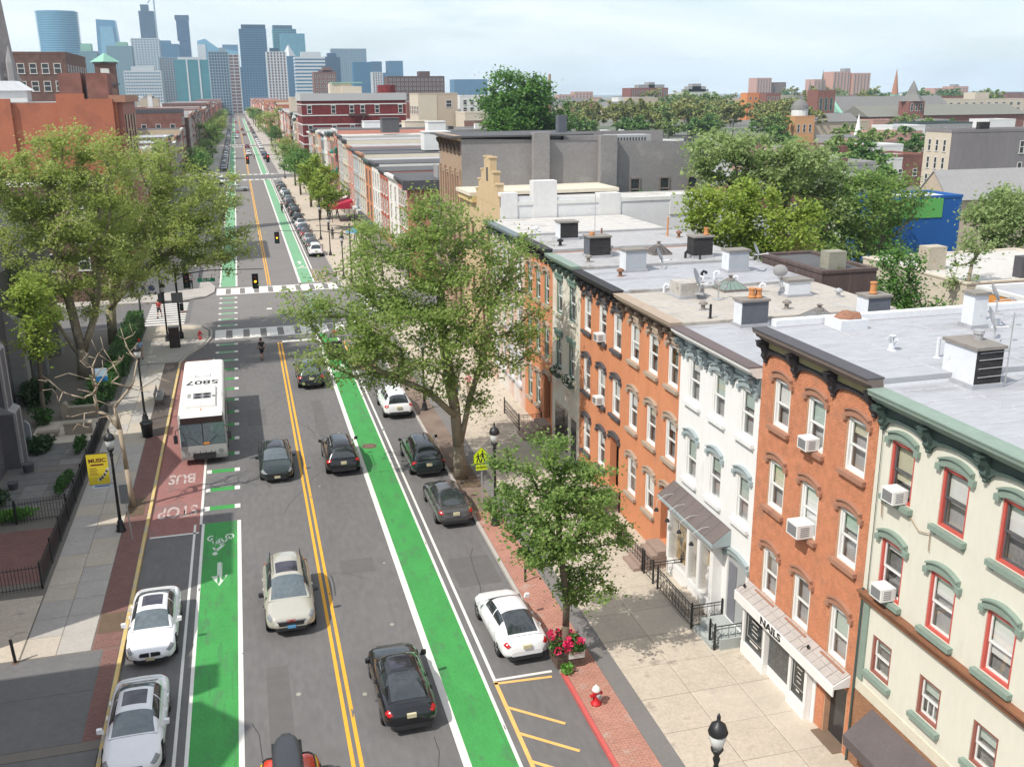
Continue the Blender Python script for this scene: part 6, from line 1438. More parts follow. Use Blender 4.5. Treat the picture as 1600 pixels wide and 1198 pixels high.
for k in range(26):
    y = 300 + k * 9.5 if k < 12 else 300 + 12 * 9.5 + (k - 12) * 22
    if any(a - 3 < y < b + 3 for a, b in CROSS): continue
    pq = rnd.choice((P_WHITE, P_CHAR, P_LSILV, P_BLACK, P_GREY)); o = car(rnd.choice(('sedan', 'suv')), pq.name.split('_')[0] + ' ' + tag_, -4.6, y, PI, pq, group='distant parked cars on the left', name='parked_car')
    if k % 2: car('sedan', 'car parked along the right kerb far up the avenue, a few pixels wide', 8.7, y + 110, 0, rnd.choice((P_WHITE, P_CHAR, P_LSILV, P_DRED)), group='distant parked cars on the right', name='parked_car')
vt = car('minivan', 'tall grey green van parked at the left kerb past the second crossing', -4.65, 308, PI, P_TEAL, group=GP, name='parked_van', cat='van'); vt.scale = (1.05, 1.1, 1.3)
# ---- bus
bus = thing('city_bus', 'white and grey city bus standing at the red bus stop', 'bus', (-3.42, 62.3, .012), PI + .012)
BW, BL_, BH = 1.29, 6.15, 3.08
BUSW = mat('bus_white', (.70, .69, .66), .5, ns=1, na=.08, stain=((.56, .54, .50), .8, .55)); BUSG = mat('bus_silver', (.34, .34, .33), .45, ns=2, na=.1)
def rr_poly(w, z0, z1, r=.22, n=5): return [(-w, z0), (w, z0)] + [(w - r + r * math.sin(PI / 2 * (1 - k / n)), z1 - r + r * math.cos(PI / 2 * (1 - k / n))) for k in range(n + 1)] + [(-w + r - r * math.sin(PI / 2 * k / n), z1 - r + r * math.cos(PI / 2 * k / n)) for k in range(n + 1)]
MB().prism(rr_poly(BW, .33, BH), 'y', -BL_, BL_ - .28).build('body', BUSW, bus, local=True)
MB().box(-BW - .006, -BW + .05, -BL_ + .1, BL_ - .5, .34, 1.05).box(BW - .05, BW + .006, -BL_ + .1, BL_ - .5, .34, 1.05).build('skirt', BUSG, bus, local=True)
MB().prism([(BL_ - .279, .33), (BL_ - .02, .36), (BL_ + .03, .6), (BL_ - .0, 1.2), (BL_ - .279, 1.25)], 'x', -BW + .03, BW - .03).build('front_panel', BUSG, bus, local=True)
MB().prism([(BL_ - .279, 1.25), (BL_ - .0, 1.2), (BL_ - .12, 2.5), (BL_ - .279, 2.5)], 'x', -BW + .06, BW - .06).build('windshield', CGLASSB, bus, local=True)
MB().box(-.03, .03, BL_ - .3, BL_ + .006, 1.2, 1.3).prism([(BL_ - .02, 1.2), (BL_ + .012, 1.2), (BL_ - .11, 2.5), (BL_ - .14, 2.5)], 'x', -.025, .025).build('windshield_post', BLKPL, bus, local=True)
MB().prism([(BL_ - .279, 2.5), (BL_ - .1, 2.5), (BL_ - .13, 2.86), (BL_ - .279, 2.98)], 'x', -BW + .12, BW - .12).build('destination_sign', mat('sign_black', (.03, .016, .014), .3, ns=20, na=.3, stain=((.35, .09, .03), 9, .62)), bus, local=True)
MB().prism([(BL_ - .28, 2.86), (BL_ - .1, 2.87), (BL_ - .3, 3.10)], 'x', -BW + .13, BW - .13).build('brow', BUSW, bus, local=True)
for sd in (-1, 1):
    for k in range(7):
        y = -5.2 + k * 1.45
        if y + 1.3 > BL_ - .4: continue
        MB().box(sd * BW - .02 if sd > 0 else -BW - .012, sd * BW + .012 if sd > 0 else -BW + .02, y, y + 1.32, 1.3, 2.35).build('side_window', CGLASS, bus, local=True)
    MB().lathe([(.06, 0), (.14, .01), (.15, .03)], 0, 0, 12).build('headlight', HEADL, bus, local=True, loc=(sd * .93, BL_ + .01, .78)).rotation_euler = (-PI / 2, 0, 0)
    MB().tube([(sd * 1.2, BL_ - .1, 2.3), (sd * 1.45, BL_ + .2, 2.25), (sd * 1.47, BL_ + .22, 1.95)], .025, 6).box(sd * 1.47 - .11, sd * 1.47 + .11, BL_ + .14, BL_ + .24, 1.5, 1.98).build('mirror', BLKPL, bus, local=True)
    for yy in (-3.4, 3.5):
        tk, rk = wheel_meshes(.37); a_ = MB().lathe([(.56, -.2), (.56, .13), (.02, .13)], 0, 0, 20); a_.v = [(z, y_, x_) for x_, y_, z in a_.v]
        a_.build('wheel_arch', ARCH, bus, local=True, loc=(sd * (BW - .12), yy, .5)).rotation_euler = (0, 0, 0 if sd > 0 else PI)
        wo_ = inst(CMESH.get(('tyre', .37)), 'wheel', bus, (sd * (BW - .10), yy, .46), 0 if sd > 0 else PI, (1.2, 1.28, 1.28)); inst(CMESH.get(('rim', .37)), 'rim', wo_, (0, 0, 0))
MB().prism([(-.62, .42), (-.2, .36), (.2, .36), (.62, .42), (.62, .75), (-.62, .75)], 'y', BL_ + .03, BL_ + .08).build('bumper', BLKPL, bus, local=True)
rk_ = MB()
for z in (.62, .82): rk_.tube([(-.62, BL_ + .06, z), (-.62, BL_ + .30, z), (.62, BL_ + .30, z), (.62, BL_ + .06, z)], .022, 5)
for x in (-.4, -.1, .2, .5): rk_.tube([(x, BL_ + .30, .62), (x, BL_ + .30, .95)], .018, 5)
rk_.build('bicycle_rack', BLKPL, bus, local=True)
MB().box(-.34, .0, BL_ + .005, BL_ + .02, 1.26, 1.36).build('route_card', mat('amber_card', (.75, .28, .03), .5), bus, local=True)
for sd in (-1, 1): MB().tube([(sd * .2, BL_ + .0, 1.28), (sd * .75, BL_ - .03, 1.75)], .014, 4).build('wiper', BLKPL, bus, local=True)
un = MB().prism([(-.92, BH - .05), (-.80, BH + .15), (.80, BH + .15), (.92, BH - .05)], 'y', .9, 5.0); un.build('roof_unit', BUSW, bus, local=True)
MB().box(-.006, .006, .95, 4.95, BH + .152, BH + .158).build('seam', BLKPL, bus, local=True)
fg = MB()
for ix in (-.26, .26):
    for iy in (2.65, 3.25): fg.lathe([(.02, 0), (.21, 0), (.21, .02), (.02, .02)], ix - .05, iy, 14, 0, BH + .152)
MB().box(-.58, .48, 2.32, 3.58, BH + .1501, BH + .1525).build('fan_panel', mat('grey_louvre', (.25, .25, .26), .6), bus, local=True); fg.build('fans', BLKPL, bus, local=True)
gl = MB()
for k in range(5):
    gl.box(.60, .80, 2.5 + k * .16, 2.58 + k * .16, BH + .151, BH + .156); gl.box(-.80, -.62, 2.9 + k * .1, 2.95 + k * .1, BH + .151, BH + .156)
gl.build('louvre', BLKPL, bus, local=True)
n_ = letters('5807', .95, BLKPL, (0, 0, 0), (0, 0, 0), (1.05, 1.35, 1), None, .02, 0, 'roof_number'); n_.parent = bus; n_.location = (0, -.62, BH + .006)
MB().box(-.5, .5, -2.0, -1.95, BH, BH + .03).box(-.5, -.45, -2.5, -2.0, BH, BH + .03).box(.45, .5, -2.4, -2.0, BH, BH + .03).build('roof_hatch', BUSG, bus, local=True)
MB().lathe([(.06, 0), (.05, .1)], 0, 4.95 + .4, 8, 0, BH - .03).build('beacon', AMBER, bus, local=True)
# ---- open cart on the cycle lane
ct = thing('utility_cart', 'dark open utility cart with a flat roof on the cycle lane behind the leaves', 'cart', (6.3, 78.8, .012))
MB().box(-.6, .6, -1.2, 1.2, .35, .75).box(-.55, .55, .5, 1.25, .75, 1.0).build('body', BLKPL, ct, local=True); MB().box(-.68, .68, -1.2, .9, 1.85, 1.93).build('roof', mat('cart_roof', (.13, .12, .12), .6), ct, local=True)
for sx in (-1, 1):
    for sy in (-1.1, .8): MB().tube([(sx * .58, sy, .7), (sx * .6, sy, 1.86)], .025, 5).build('post', BLKPL, ct, local=True)
    for sy in (-.8, .85):
        w_ = inst(CMESH[('tyre', .335)], 'wheel', ct, (sx * .58, sy, .25), 0 if sx > 0 else PI, (.8, .78, .78))
MB().box(-.5, .5, -.6, -.1, .75, .9).box(-.5, .5, -.75, -.6, .75, 1.35).build('seat', SLATE, ct, local=True)
tag(MB().prism([(-.2, 0), (.2, 0), (.16, .22), (-.16, .22)], 'y', -.15, .15).build('bag', mat('crimson_cloth', (.35, .03, .06), .8), None, local=True, loc=(6.3, 78.6, 1.945)), 'crimson bag lying on the roof of the open cart', 'bag')
# ------------------------------------------------------------------ street furniture
GLOBE = mat('lamp_globe', (.62, .63, .62), .2, ns=4, na=.1, spec=.6)
def lamp_post(x, y, label, h=5.2, first=None):
    if first is not None: return dup(first, (x, y, .12), 0, label)
    t = thing('street_lamp', label, 'street lamp', (x, y, .12), 0, 'black acorn street lamps'); k = h / 5.2
    MB().lathe([(.24, 0), (.25, .06), (.19, .12), (.20, .3), (.13, .42), (.15, .5), (.085, .62)], 0, 0, 10).build('base', IRON, t, True, local=True)
    MB().lathe([(.085, .6), (.075, 1.2), (.06, 3.7 * k), (.075, 3.75 * k), (.055, 3.8 * k), (.10, 3.98 * k), (.06, 4.08 * k), (.16, 4.25 * k), (.17, 4.3 * k)], 0, 0, 10).build('pole', IRON, t, True, local=True)
    MB().lathe([(.13, 4.30 * k), (.20, 4.52 * k), (.225, 4.70 * k), (.20, 4.78 * k)], 0, 0, 12).build('globe', GLOBE, t, True, local=True)
    MB().lathe([(.25, 4.74 * k), (.26, 4.80 * k), (.20, 4.98 * k), (.10, 5.06 * k), (.05, 5.1 * k), (.05, 5.24 * k), (.02, 5.32 * k)], 0, 0, 12).build('cap', IRON, t, True, local=True)
    return t
lp = lamp_post(-7.08, 47.6, 'black acorn street lamp carrying the yellow banner on the left pavement')
for x, y, lb in ((-7.35, 65.2, 'black street lamp beside the litter bin on the left pavement'), (-7.3, 87.9, 'black street lamp beside the dark cabinet at the left corner'), (10.72, 43.2, 'black street lamp beside the yellow school crossing sign'),
                 (10.55, 19.35, 'black street lamp cut off by the bottom edge at right'), (10.65, 62.3, 'black street lamp behind the plane tree near the white SUV'), (10.5, 113.5, 'black street lamp on the far right corner of the side street'), (10.6, 131.5, 'black street lamp beside the white SUV beyond the side street'), (10.6, 147, 'black street lamp next to the strolling couple on the next block'), (-6.9, 113.5, 'black street lamp on the far left corner by the standing man')):
    lamp_post(x, y, lb, first=lp)
bn_ = thing('street_banner', 'yellow MUSIC banner with a white squiggle hanging from the left street lamp', 'banner', (-7.2, 47.6, 2.45))
YB = mat('yellow_banner', (.62, .50, .03), .8, ns=1, na=.05)
MB().box(-1.02, -.08, -.012, .012, .22, 1.75).build('cloth', YB, bn_, local=True); MB().box(-.90, .0, -.011, .011, 0, .215).build('footer', mat('pale_blue_banner', (.55, .62, .68), .8), bn_, local=True)
MB().tube([(.1, 0, 1.77), (-1.04, 0, 1.77)], .02, 5).tube([(.1, 0, .2), (-1.04, 0, .2)], .016, 5).build('bracket', IRON, bn_, local=True)
MAROON = mat('maroon_print', (.12, .02, .015), .8)
def onsign(body, size, m, parent, x, y, z, sx=1., rz=0., bold=.004):
    o = letters(body, size, m, (0, 0, 0), (PI / 2, 0, rz), (sx, 1, 1), None, bold); o.parent = parent; o.location = (x, y, z); return o
onsign('MUSIC', .27, MAROON, bn_, -.55, -.016, 1.42, 1.0, bold=.01); MB().box(-.86, -.28, -.016, -.0125, 1.17, 1.25).build('print_line', MAROON, bn_, local=True)
for k in range(4): MB().box(-.93, -.62 + .05 * (k % 2), -.016, -.0125, 1.02 - k * .1, 1.05 - k * .1).build('print_line', MAROON, bn_, local=True)
kb = MB()
for k in range(9):
    a = k / 8; x0 = -.62 + .42 * a; z0 = .42 + .5 * a ** 1.6; kb.face([(x0, -.016, z0), (x0 + .09, -.016, z0 - .05), (x0 + .14, -.016, z0 + .06), (x0 + .05, -.016, z0 + .12)], k % 2)
kb.build('print', [WHITE, SLATE], bn_, local=True)
MB().box(-.8, -.12, -.014, -.0115, .09, .15).build('print_line', mat('blue_print', (.06, .13, .3), .8), bn_, local=True)
# signals
SIGB = mat('signal_black', (.012, .012, .013), .5); SIGG = mat('sign_back', (.20, .205, .21), .5, metal=.3)
def lens(t, x, z, col_, lit):
    m = mat('lens_%s_%s' % (col_, lit), {'red': (.35, .02, .015), 'amber': (.35, .18, .01), 'green': (.02, .14, .08)}[col_], .35, emit=({'red': (1, .05, .03), 'amber': (1, .5, .02), 'green': (.1, 1, .5)}[col_], 3.0) if lit else None)
    o = MB().lathe([(.10, 0), (.10, .02)], 0, 0, 12).build('lens', m, t, local=True); o.rotation_euler = (PI / 2, 0, 0); o.location = (x, -.16, z); return o
def signal(x, y, z, label, lit='amber', parent_group='traffic lights'):
    t = thing('traffic_light', label, 'traffic light', (x, y, z), 0, parent_group)
    MB().box(-.17, .17, -.13, .13, -.55, .55).build('housing', SIGB, t, local=True); MB().box(-.27, .27, .0, .02, -.66, .66).build('backplate', SIGB, t, local=True)
    for k, c in enumerate(('red', 'amber', 'green')):
        lens(t, 0, .36 - .36 * k, c, c == lit)
        v = MB()
        for j in range(7):
            a0, a1 = PI * j / 7, PI * (j + 1) / 7; zc = .36 - .36 * k
            v.face([(.125 * math.cos(a0), -.13, zc + .125 * math.sin(a0)), (.125 * math.cos(a1), -.13, zc + .125 * math.sin(a1)), (.125 * math.cos(a1), -.34, zc + .115 * math.sin(a1)), (.125 * math.cos(a0), -.34, zc + .115 * math.sin(a0))])
        v.build('visor', SIGB, t, local=True)
    return t
def signal_pole(x, y, h, label, arms, extra=None):
    t = thing('signal_pole', label, 'signal pole', (x, y, .12), 0, 'black signal poles')
    MB().lathe([(.22, 0), (.2, .5), (.13, .6), (.10, .8), (.085, h)], 0, 0, 10).build('pole', SIGB, t, True, local=True)
    for (dx, dy, z, dz) in arms: MB().tube([(0, 0, z), (dx * .4, dy * .4, z + dz), (dx, dy, z + dz)], [.06, .045, .03], 6).build('arm', SIGB, t, local=True)
    return t
pA = signal_pole(-6.2, 88.6, 6.6, 'black signal pole with a long thin mast arm at the near left corner', [(7.4, -1.2, 5.6, .35), (1.5, -.1, 5.2, .3)])
MB().box(-.5, .45, -.14, -.11, 3.2, 4.1).build('sign_back', SIGG, pA, local=True); MB().box(.12, .42, -.2, .2, 2.5, 3.1).build('walk_signal', SIGB, pA, local=True)
signal(.45, 87.3, 5.05, 'traffic light with its amber lens lit over the near crosswalk', 'amber')
signal(-5.3, 88.2, 5.25, 'dark traffic light on the short bracket of the near left pole', None)
st_ = thing('street_sign', 'green street name sign reading 7th ST hanging over the left cycle lane', 'street sign', (-3.6, 86.9, 5.45)); MB().box(-.72, .72, -.02, .02, -.16, .16).build('plate', mat('sign_green', (.01, .22, .12), .5, ns=2, na=.05), st_, local=True); onsign('7th ST', .24, mat('sign_white', (.75, .75, .75), .6), st_, 0, -.024, 0, 1.1, bold=.006); MB().box(-.5, -.46, -.015, .015, .16, .5).box(.46, .5, -.015, .015, .16, .5).build('hanger', SIGB, st_, local=True)
pB = signal_pole(-9.0, 105.9, 5.3, 'black signal pole with a red light at the far left corner of the side street', [(.3, -.2, 4.9, .1)]); MB().box(-.3, .3, -.3, .3, .0, .9).build('base_box', SIGB, pB, local=True)
signal(-8.85, 105.5, 4.85, 'traffic light with its red lens lit on the far left pole', 'red')
pC = signal_pole(11.2, 111.2, 6.6, 'black signal pole with two arms at the far right corner, behind the leaves', [(-7.8, 3.3, 5.4, .35), (-3.6, 1.2, 6.2, .2)])
signal(3.35, 114.5, 5.05, 'traffic light with its amber lens lit beyond the far crosswalk', 'amber')
for x, y, lb, c in ((1.9, 258, 'small distant traffic light showing red over the second crossing, left of the pair', 'red'), (6.9, 262, 'small distant traffic light showing red over the second crossing, right of the pair', 'red')): signal(x, y, 5.2, lb, c).scale = (1.5, 1.5, 1.5)
pD = signal_pole(10.9, 263, 6.3, 'thin red brown signal pole at the second crossing', [(-9.2, -4.5, 5.9, .2)]); pE = signal_pole(-9.9, 94.0, 3.2, 'plain black post at the end of the clipped hedge', [])
cab = thing('utility_cabinet', 'tall dark utility cabinet on the rounded left corner', 'cabinet', (-6.55, 85.4, .12)); MB().box(-.42, .42, -.32, .32, 0, 1.75).build('case', mat('cabinet_brown', (.035, .022, .02), .6, ns=2, na=.2), cab, local=True); MB().box(-.45, .45, -.35, .35, 1.75, 1.8).build('lid', SIGG, cab, local=True); MB().box(-.40, -.01, -.335, -.32, .1, 1.65).box(.01, .40, -.335, -.32, .1, 1.65).build('door', mat('cabinet_brown', (.035, .022, .02)), cab, local=True)
def hydrant(x, y, label, capm):
    RED = mat('hydrant_red', (.50, .018, .025), .45, ns=5, na=.12)
    t = thing('fire_hydrant', label, 'fire hydrant', (x, y, .135), .3, 'fire hydrants'); MB().lathe([(.19, 0), (.19, .05), (.13, .07), (.115, .45), (.15, .47), (.15, .5), (.12, .52)], 0, 0, 12).build('barrel', RED, t, True, local=True)
    MB().lathe([(.15, .52), (.155, .56), (.13, .64), (.07, .70), (.03, .71), (.03, .76)], 0, 0, 12).build('bonnet', capm, t, True, local=True)
    for dx, dy, r in ((.1, 0, .055), (-.1, 0, .055), (0, -.1, .075)): MB().tube([(dx, dy, .38), (dx * 2.1, dy * 2.1, .38)], r, 8).tube([(dx * 2.1, dy * 2.1, .38), (dx * 2.35, dy * 2.35, .38)], r * 1.15, 8).build('nozzle', RED if r < .07 else mat('steel_cap', (.3, .3, .31), .5), t, local=True)
    return t
hydrant(10.42, 27.85, 'red fire hydrant with a white bonnet on the brick strip at the right', WHITE); hydrant(-4.6, 87.8, 'red fire hydrant on the tip of the rounded left corner', mat('hydrant_red', (.50, .018, .025)))
bi = thing('litter_bin', 'black slatted litter bin by the street lamp on the left pavement', 'bin', (-6.95, 61.9, .12)); MB().lathe([(.30, 0), (.36, .85), (.40, .9), (.38, .97), (.28, .97), (.27, .85)], 0, 0, 16).build('body', IRON, bi, True, local=True); MB().lathe([(.01, .80), (.27, .80)], 0, 0, 16).build('liner', mat('grey_bag', (.12, .12, .12), .6), bi, local=True)
bs2 = thing('bus_stop_sign', 'grey backed bus stop sign on a thin leaning pole in front of the bare sapling', 'sign', (-6.45, 46.4, .12)); MB().tube([(0, 0, 0), (-.12, .02, 2.9)], .03, 6).build('pole', GALV, bs2, local=True); MB().box(-.32, .06, -.02, .02, 1.9, 2.85).build('plate', SIGG, bs2, local=True)
b_s = thing('blue_sign', 'small white and blue sign on a post by the hedge', 'sign', (-10.4, 70.2, .12)); MB().tube([(0, 0, 0), (0, 0, 1.6)], .03, 5).build('post', IRON, b_s, local=True); MB().box(-.38, .38, -.03, .03, 1.6, 2.5).build('plate', mat('sign_pale_blue', (.42, .55, .66), .6), b_s, local=True); MB().box(-.38, .38, -.035, -.03, 1.6, 1.95).build('strip', mat('sign_blue', (.02, .16, .38), .6), b_s, local=True)
ss = thing('school_crossing_sign', 'fluorescent yellow-green school crossing sign with an AHEAD plate', 'sign', (10.5, 45.1, .12)); FLU = mat('fluorescent_sheet', (.58, .74, .01), .5, ns=2, na=.03)
MB().box(-.03, .03, -.02, .02, 0, 3.35).build('post', GALV, ss, local=True); MB().prism([(-.42, 2.55), (.42, 2.55), (.42, 3.0), (0, 3.42), (-.42, 3.0)], 'y', -.045, -.025).build('plate', FLU, ss, local=True); MB().box(-.30, .30, -.045, -.025, 2.2, 2.5).build('plate', FLU, ss, local=True)
BK = mat('sign_black_print', (.012, .012, .012), .6); onsign('AHEAD', .17, BK, ss, 0, -.05, 2.35, 1.0)
bd = MB(); P = [(-.42, 2.55), (.42, 2.55), (.42, 3.0), (0, 3.42), (-.42, 3.0)]; Q = [(a * .94, 2.985 + (b - 2.985) * .94 - .0) for a, b in P]
for i in range(5):
    j = (i + 1) % 5; bd.face([(P[i][0], -.046, P[i][1]), (P[j][0], -.046, P[j][1]), (Q[j][0], -.046, Q[j][1]), (Q[i][0], -.046, Q[i][1])])
for cx, s in ((-.14, .82), (.10, 1.0)):
    f = lambda pts: bd.face([(cx + a * s, -.047, 2.6 + b * s) for a, b in pts])
    f([(-.045 + .05 * math.cos(t * .7), .60 + .055 * math.sin(t * .7)) for t in range(9)]); f([(-.09, .53), (.0, .53), (.02, .28), (-.09, .28)]); f([(-.09, .30), (-.02, .30), (-.10, .0), (-.17, .02)]); f([(-.04, .30), (.02, .30), (.12, .03), (.05, .0)]); f([(-.09, .52), (-.06, .47), (-.18, .32), (-.2, .36)]); f([(0, .52), (.02, .45), (.12, .36), (.13, .40)])
bd.build('pictogram', BK, ss, local=True)
bp = thing('post', 'short black post on the brick strip behind the small street tree', 'bollard', (10.5, 37.1, .12)); MB().tube([(0, 0, 0), (0, 0, .95)], .05, 6).build('post', IRON, bp, local=True)
be = thing('bench', 'grey slatted bench at the kerb of the left pavement near the bus', 'bench', (-6.7, 69.5, .12), PI / 2)
for k in range(4): MB().box(-1.2, 1.2, -.25 + k * .12, -.16 + k * .12, .43, .46).build('slat', SIGG, be, local=True)
for k in range(3): MB().box(-1.2, 1.2, .24 + k * .02, .27 + k * .02, .52 + k * .13, .62 + k * .13).build('slat', SIGG, be, local=True)
for x in (-1.1, 1.1): MB().tube([(x, -.25, 0), (x, -.22, .43), (x, .24, .45), (x, .3, .92)], .025, 5).tube([(x, .22, 0), (x, .24, .45)], .025, 5).build('leg', IRON, be, local=True)
# planter with pink flowers
pl = thing('flower_planter', 'wooden tree planter overflowing with pink flowers, a small red and white notice on its side', 'planter', (10.3, 30.75, .12))
WOODP = mat('dark_planter_wood', (.10, .065, .05), .85, ns=4, na=.3, stretch=(1, 1, .2))
for s in (-1, 1):
    for k in range(4): MB().box(-.52, .52, s * .52 - .02, s * .52 + .02, .02 + k * .17, .17 + k * .17).build('plank', WOODP, pl, local=True); MB().box(s * .52 - .02, s * .52 + .02, -.5, .5, .02 + k * .17, .17 + k * .17).build('plank', WOODP, pl, local=True)
MB().box(-.49, .49, -.49, .49, 0, .58).build('soil', SOIL, pl, local=True); MB().box(-.1, .52, -.56, -.542, .38, .76).build('notice', WHITE, pl, local=True); MB().box(-.06, .48, -.564, -.5601, .64, .72).box(-.06, .4, -.564, -.5601, .57, .60).build('notice_print', KERBRED, pl, local=True)
f1 = MB(); g5 = random.Random(9)
for k in range(13): leaf_puff(f1, (g5.uniform(-.62, .42), g5.uniform(-.5, .5), g5.uniform(.6, 1.05)), (.26, .26, .24), 90, .075, 300 + k)
f1.build('leaves', SHRUB, pl, local=True); f2 = MB()
for k in range(15): leaf_puff(f2, (g5.uniform(-.75, .40), g5.uniform(-.55, .5), g5.uniform(.75, 1.32)), (.17, .17, .13), 34, .065, 400 + k)
f2.build('flowers', mat('pink_petals', (.62, .02, .10), .6, ns=6, na=.3), pl, local=True)
lf2 = shrub(10.0, 29.9, .35, .3, .4, 'tuft of weeds at the kerb beside the planter', SHRUBL, 200, .07)
# ------------------------------------------------------------------ people
SKIN = mat('skin', (.42, .24, .17), .6, ns=4, na=.08); SKIND = mat('skin_dark', (.13, .07, .05), .6, ns=4, na=.08); HAIR = mat('dark_hair', (.03, .02, .016), .8)
def skinned(name, V, Ed, Rr, m, parent, lv=1):
    me = bpy.data.meshes.new(name); me.from_pydata(V, Ed, []); me.materials.append(m)
    ob = bpy.data.objects.new(name, me); COL.objects.link(ob); ob.parent = parent
    sk = ob.modifiers.new('skin', 'SKIN'); sk.use_smooth_shade = True
    if not me.skin_vertices: me.skin_vertices.new() if hasattr(me.skin_vertices, 'new') else None
    if me.skin_vertices:
        for i, r in enumerate(Rr): q = me.skin_vertices[0].data[i]; q.radius = (r, r); q.use_root = i == 0
    ss_ = ob.modifiers.new('sub', 'SUBSURF'); ss_.levels = lv; ss_.render_levels = lv
    return ob
def person(x, y, heading, label, top, leg, hair=HAIR, step=.28, short=False, cap=None, skin=SKIN, sleeve=True, h=1.72, z=.13, swing=.25, arms=None, group='people on the street'):
    """walking figure facing +y before rotation"""
    t = thing('person', label, 'person', (x, y, z), heading, group); k = h / 1.75
    s = step
    V = [(0, 0, .95), (0, .01, 1.15), (0, .02, 1.34), (0, .03, 1.49), (0, .05, 1.58), (0, .05, 1.70), (0, .13, 1.61)]
    E = [(0, 1), (1, 2), (2, 3), (3, 4), (4, 5), (4, 6)]; Rr = [.135, .115, .13, .058, .085, .085, .022]
    def add(p, q, r): V.append(p); Rr.append(r); E.append((q, len(V) - 1)); return len(V) - 1
    J = {}
    for sd in (-1, 1):
        f = sd * s
        a = add((sd * .10, 0, .88), 0, .095); kn = add((sd * .11, f * .55 + .03, .50), a, .062); an_ = add((sd * .11, f - .02, .10), kn, .042); ft = add((sd * .12, f + .13, .035), an_, .035)
        shd = add((sd * .19, .02, 1.40), 2, .062); sw = -sd * swing
        el = (sd * .25, sw * .5 - .03, 1.13); wr = (sd * .25, sw + .06, .90)
        if arms: el, wr = [(sd * p[0], p[1], p[2]) for p in arms]
        e_i = add(el, shd, .042); w_i = add(wr, e_i, .028)
        d = (Vector(wr) - Vector(el)).normalized(); pm = Vector(wr) + d * .08; p_i = add(tuple(pm), w_i, .030)
        J[sd] = (el, wr, d, pm)
    V = [(a * k, b * k, c * k) for a, b, c in V]; Rr = [r * k for r in Rr]
    body = skinned('body', V, E, Rr, skin, t)
    for sd in (-1, 1):
        fg_ = MB(); el, wr, d, pm = J[sd]; side = d.cross(Vector((sd, 0, 0))).normalized() if abs(d.x) < .9 else Vector((0, 1, 0))
        for q in range(4): b = (Vector(pm) + side * (.024 * (q - 1.5))) * k; fg_.tube([b, b + d * (.05 + .008 * (q in (1, 2))) * k, b + (d * .085 + Vector((-sd * .02, 0, 0))) * k], [.010, .009, .007], 5)
        b = Vector(wr) * k + d * .03 * k; fg_.tube([b, b + (side * .05 + d * .03) * k, b + (side * .06 + d * .065) * k], [.012, .010, .008], 5)
        fg_.build('fingers', skin, t, True, local=True)
    up = [0, 1, 2, 3]; tv = [V[i] for i in up]; 
    tr_ = [.152, .138, .15, .07]; te = [(0, 1), (1, 2), (2, 3)]
    for sd in (-1, 1):
        base = 7 + (0 if sd < 0 else 8); sh, el = V[base + 4], V[base + 5]
        tv.append(sh); te.append((2, len(tv) - 1)); tr_.append(.078); m_ = tuple((Vector(sh).lerp(Vector(el), .65 if sleeve is True else .95))); tv.append(m_); te.append((len(tv) - 2, len(tv) - 1)); tr_.append(.060)
    skinned('shirt', tv, te, [r * k for r in tr_], top, t)
    lv_, le, lr = [V[0]], [], [.158]
    for sd in (-1, 1):
        base = 7 + (0 if sd < 0 else 8); lv_.append(V[base]); le.append((0, len(lv_) - 1)); lr.append(.115); lv_.append(V[base + 1]); le.append((len(lv_) - 2, len(lv_) - 1)); lr.append(.082)
        if not short: lv_.append(V[base + 2]); le.append((len(lv_) - 2, len(lv_) - 1)); lr.append(.062)
    skinned('trousers', lv_, le, [r * k for r in lr], leg, t)
    for sd in (-1, 1):
        base = 7 + (0 if sd < 0 else 8); f = V[base + 3]; MB().box(f[0] - .05, f[0] + .05, f[1] - .2, f[1] + .08, -.005, .075).build('shoe', BLKPL, t, local=True)
    MB().lathe([(.105, -.06), (.112, .02), (.095, .08), (.05, .115), (.01, .122)], 0, .035 * k, 10, 0, 1.68 * k).build('cap' if cap else 'hair', cap or hair, t, True, local=True)
    if cap: MB().box(-.07, .07, .1, .22, 1.66 * k, 1.68 * k).build('cap_peak', cap, t, local=True)
    return t
CL = lambda n, c: mat(n, c, .85, ns=3, na=.12)
BLKC = CL('black_cloth', (.012, .012, .014)); NAVY = CL('navy_cloth', (.02, .025, .05)); LBL = CL('light_blue_cloth', (.25, .40, .60)); REDC = CL('red_cloth', (.35, .03, .03)); KHA = CL('khaki_cloth', (.42, .36, .27)); WHC = CL('white_cloth', (.62, .62, .62)); PINKC = CL('pink_cloth', (.5, .22, .22)); GRC = CL('grey_cloth', (.2, .2, .21)); JEAN = CL('denim', (.06, .09, .16))
person(.46, 79.6, .35, 'person in black top and shorts crossing the road before the junction', BLKC, BLKC, short=True, z=.012)
person(-9.0, 81.8, PI, 'person in a light blue shirt, khaki shorts and red cap on the left pavement', LBL, KHA, short=True, cap=CL('red_cap', (.55, .03, .03)))
person(-8.7, 98.8, PI - .2, 'person in a red top and dark shorts walking over the side street crossing', REDC, BLKC, short=True, z=.012)
person(-11.1, 110.4, -PI / 2, 'person in a white top pushing a dark stroller across the far left corner', WHC, JEAN, swing=0, arms=((.24, .2, 1.1), (.2, .42, 1.0)))
str_ = thing('stroller', 'dark folding baby stroller pushed by the person in white', 'stroller', (-10.3, 110.4, .13), -PI / 2)
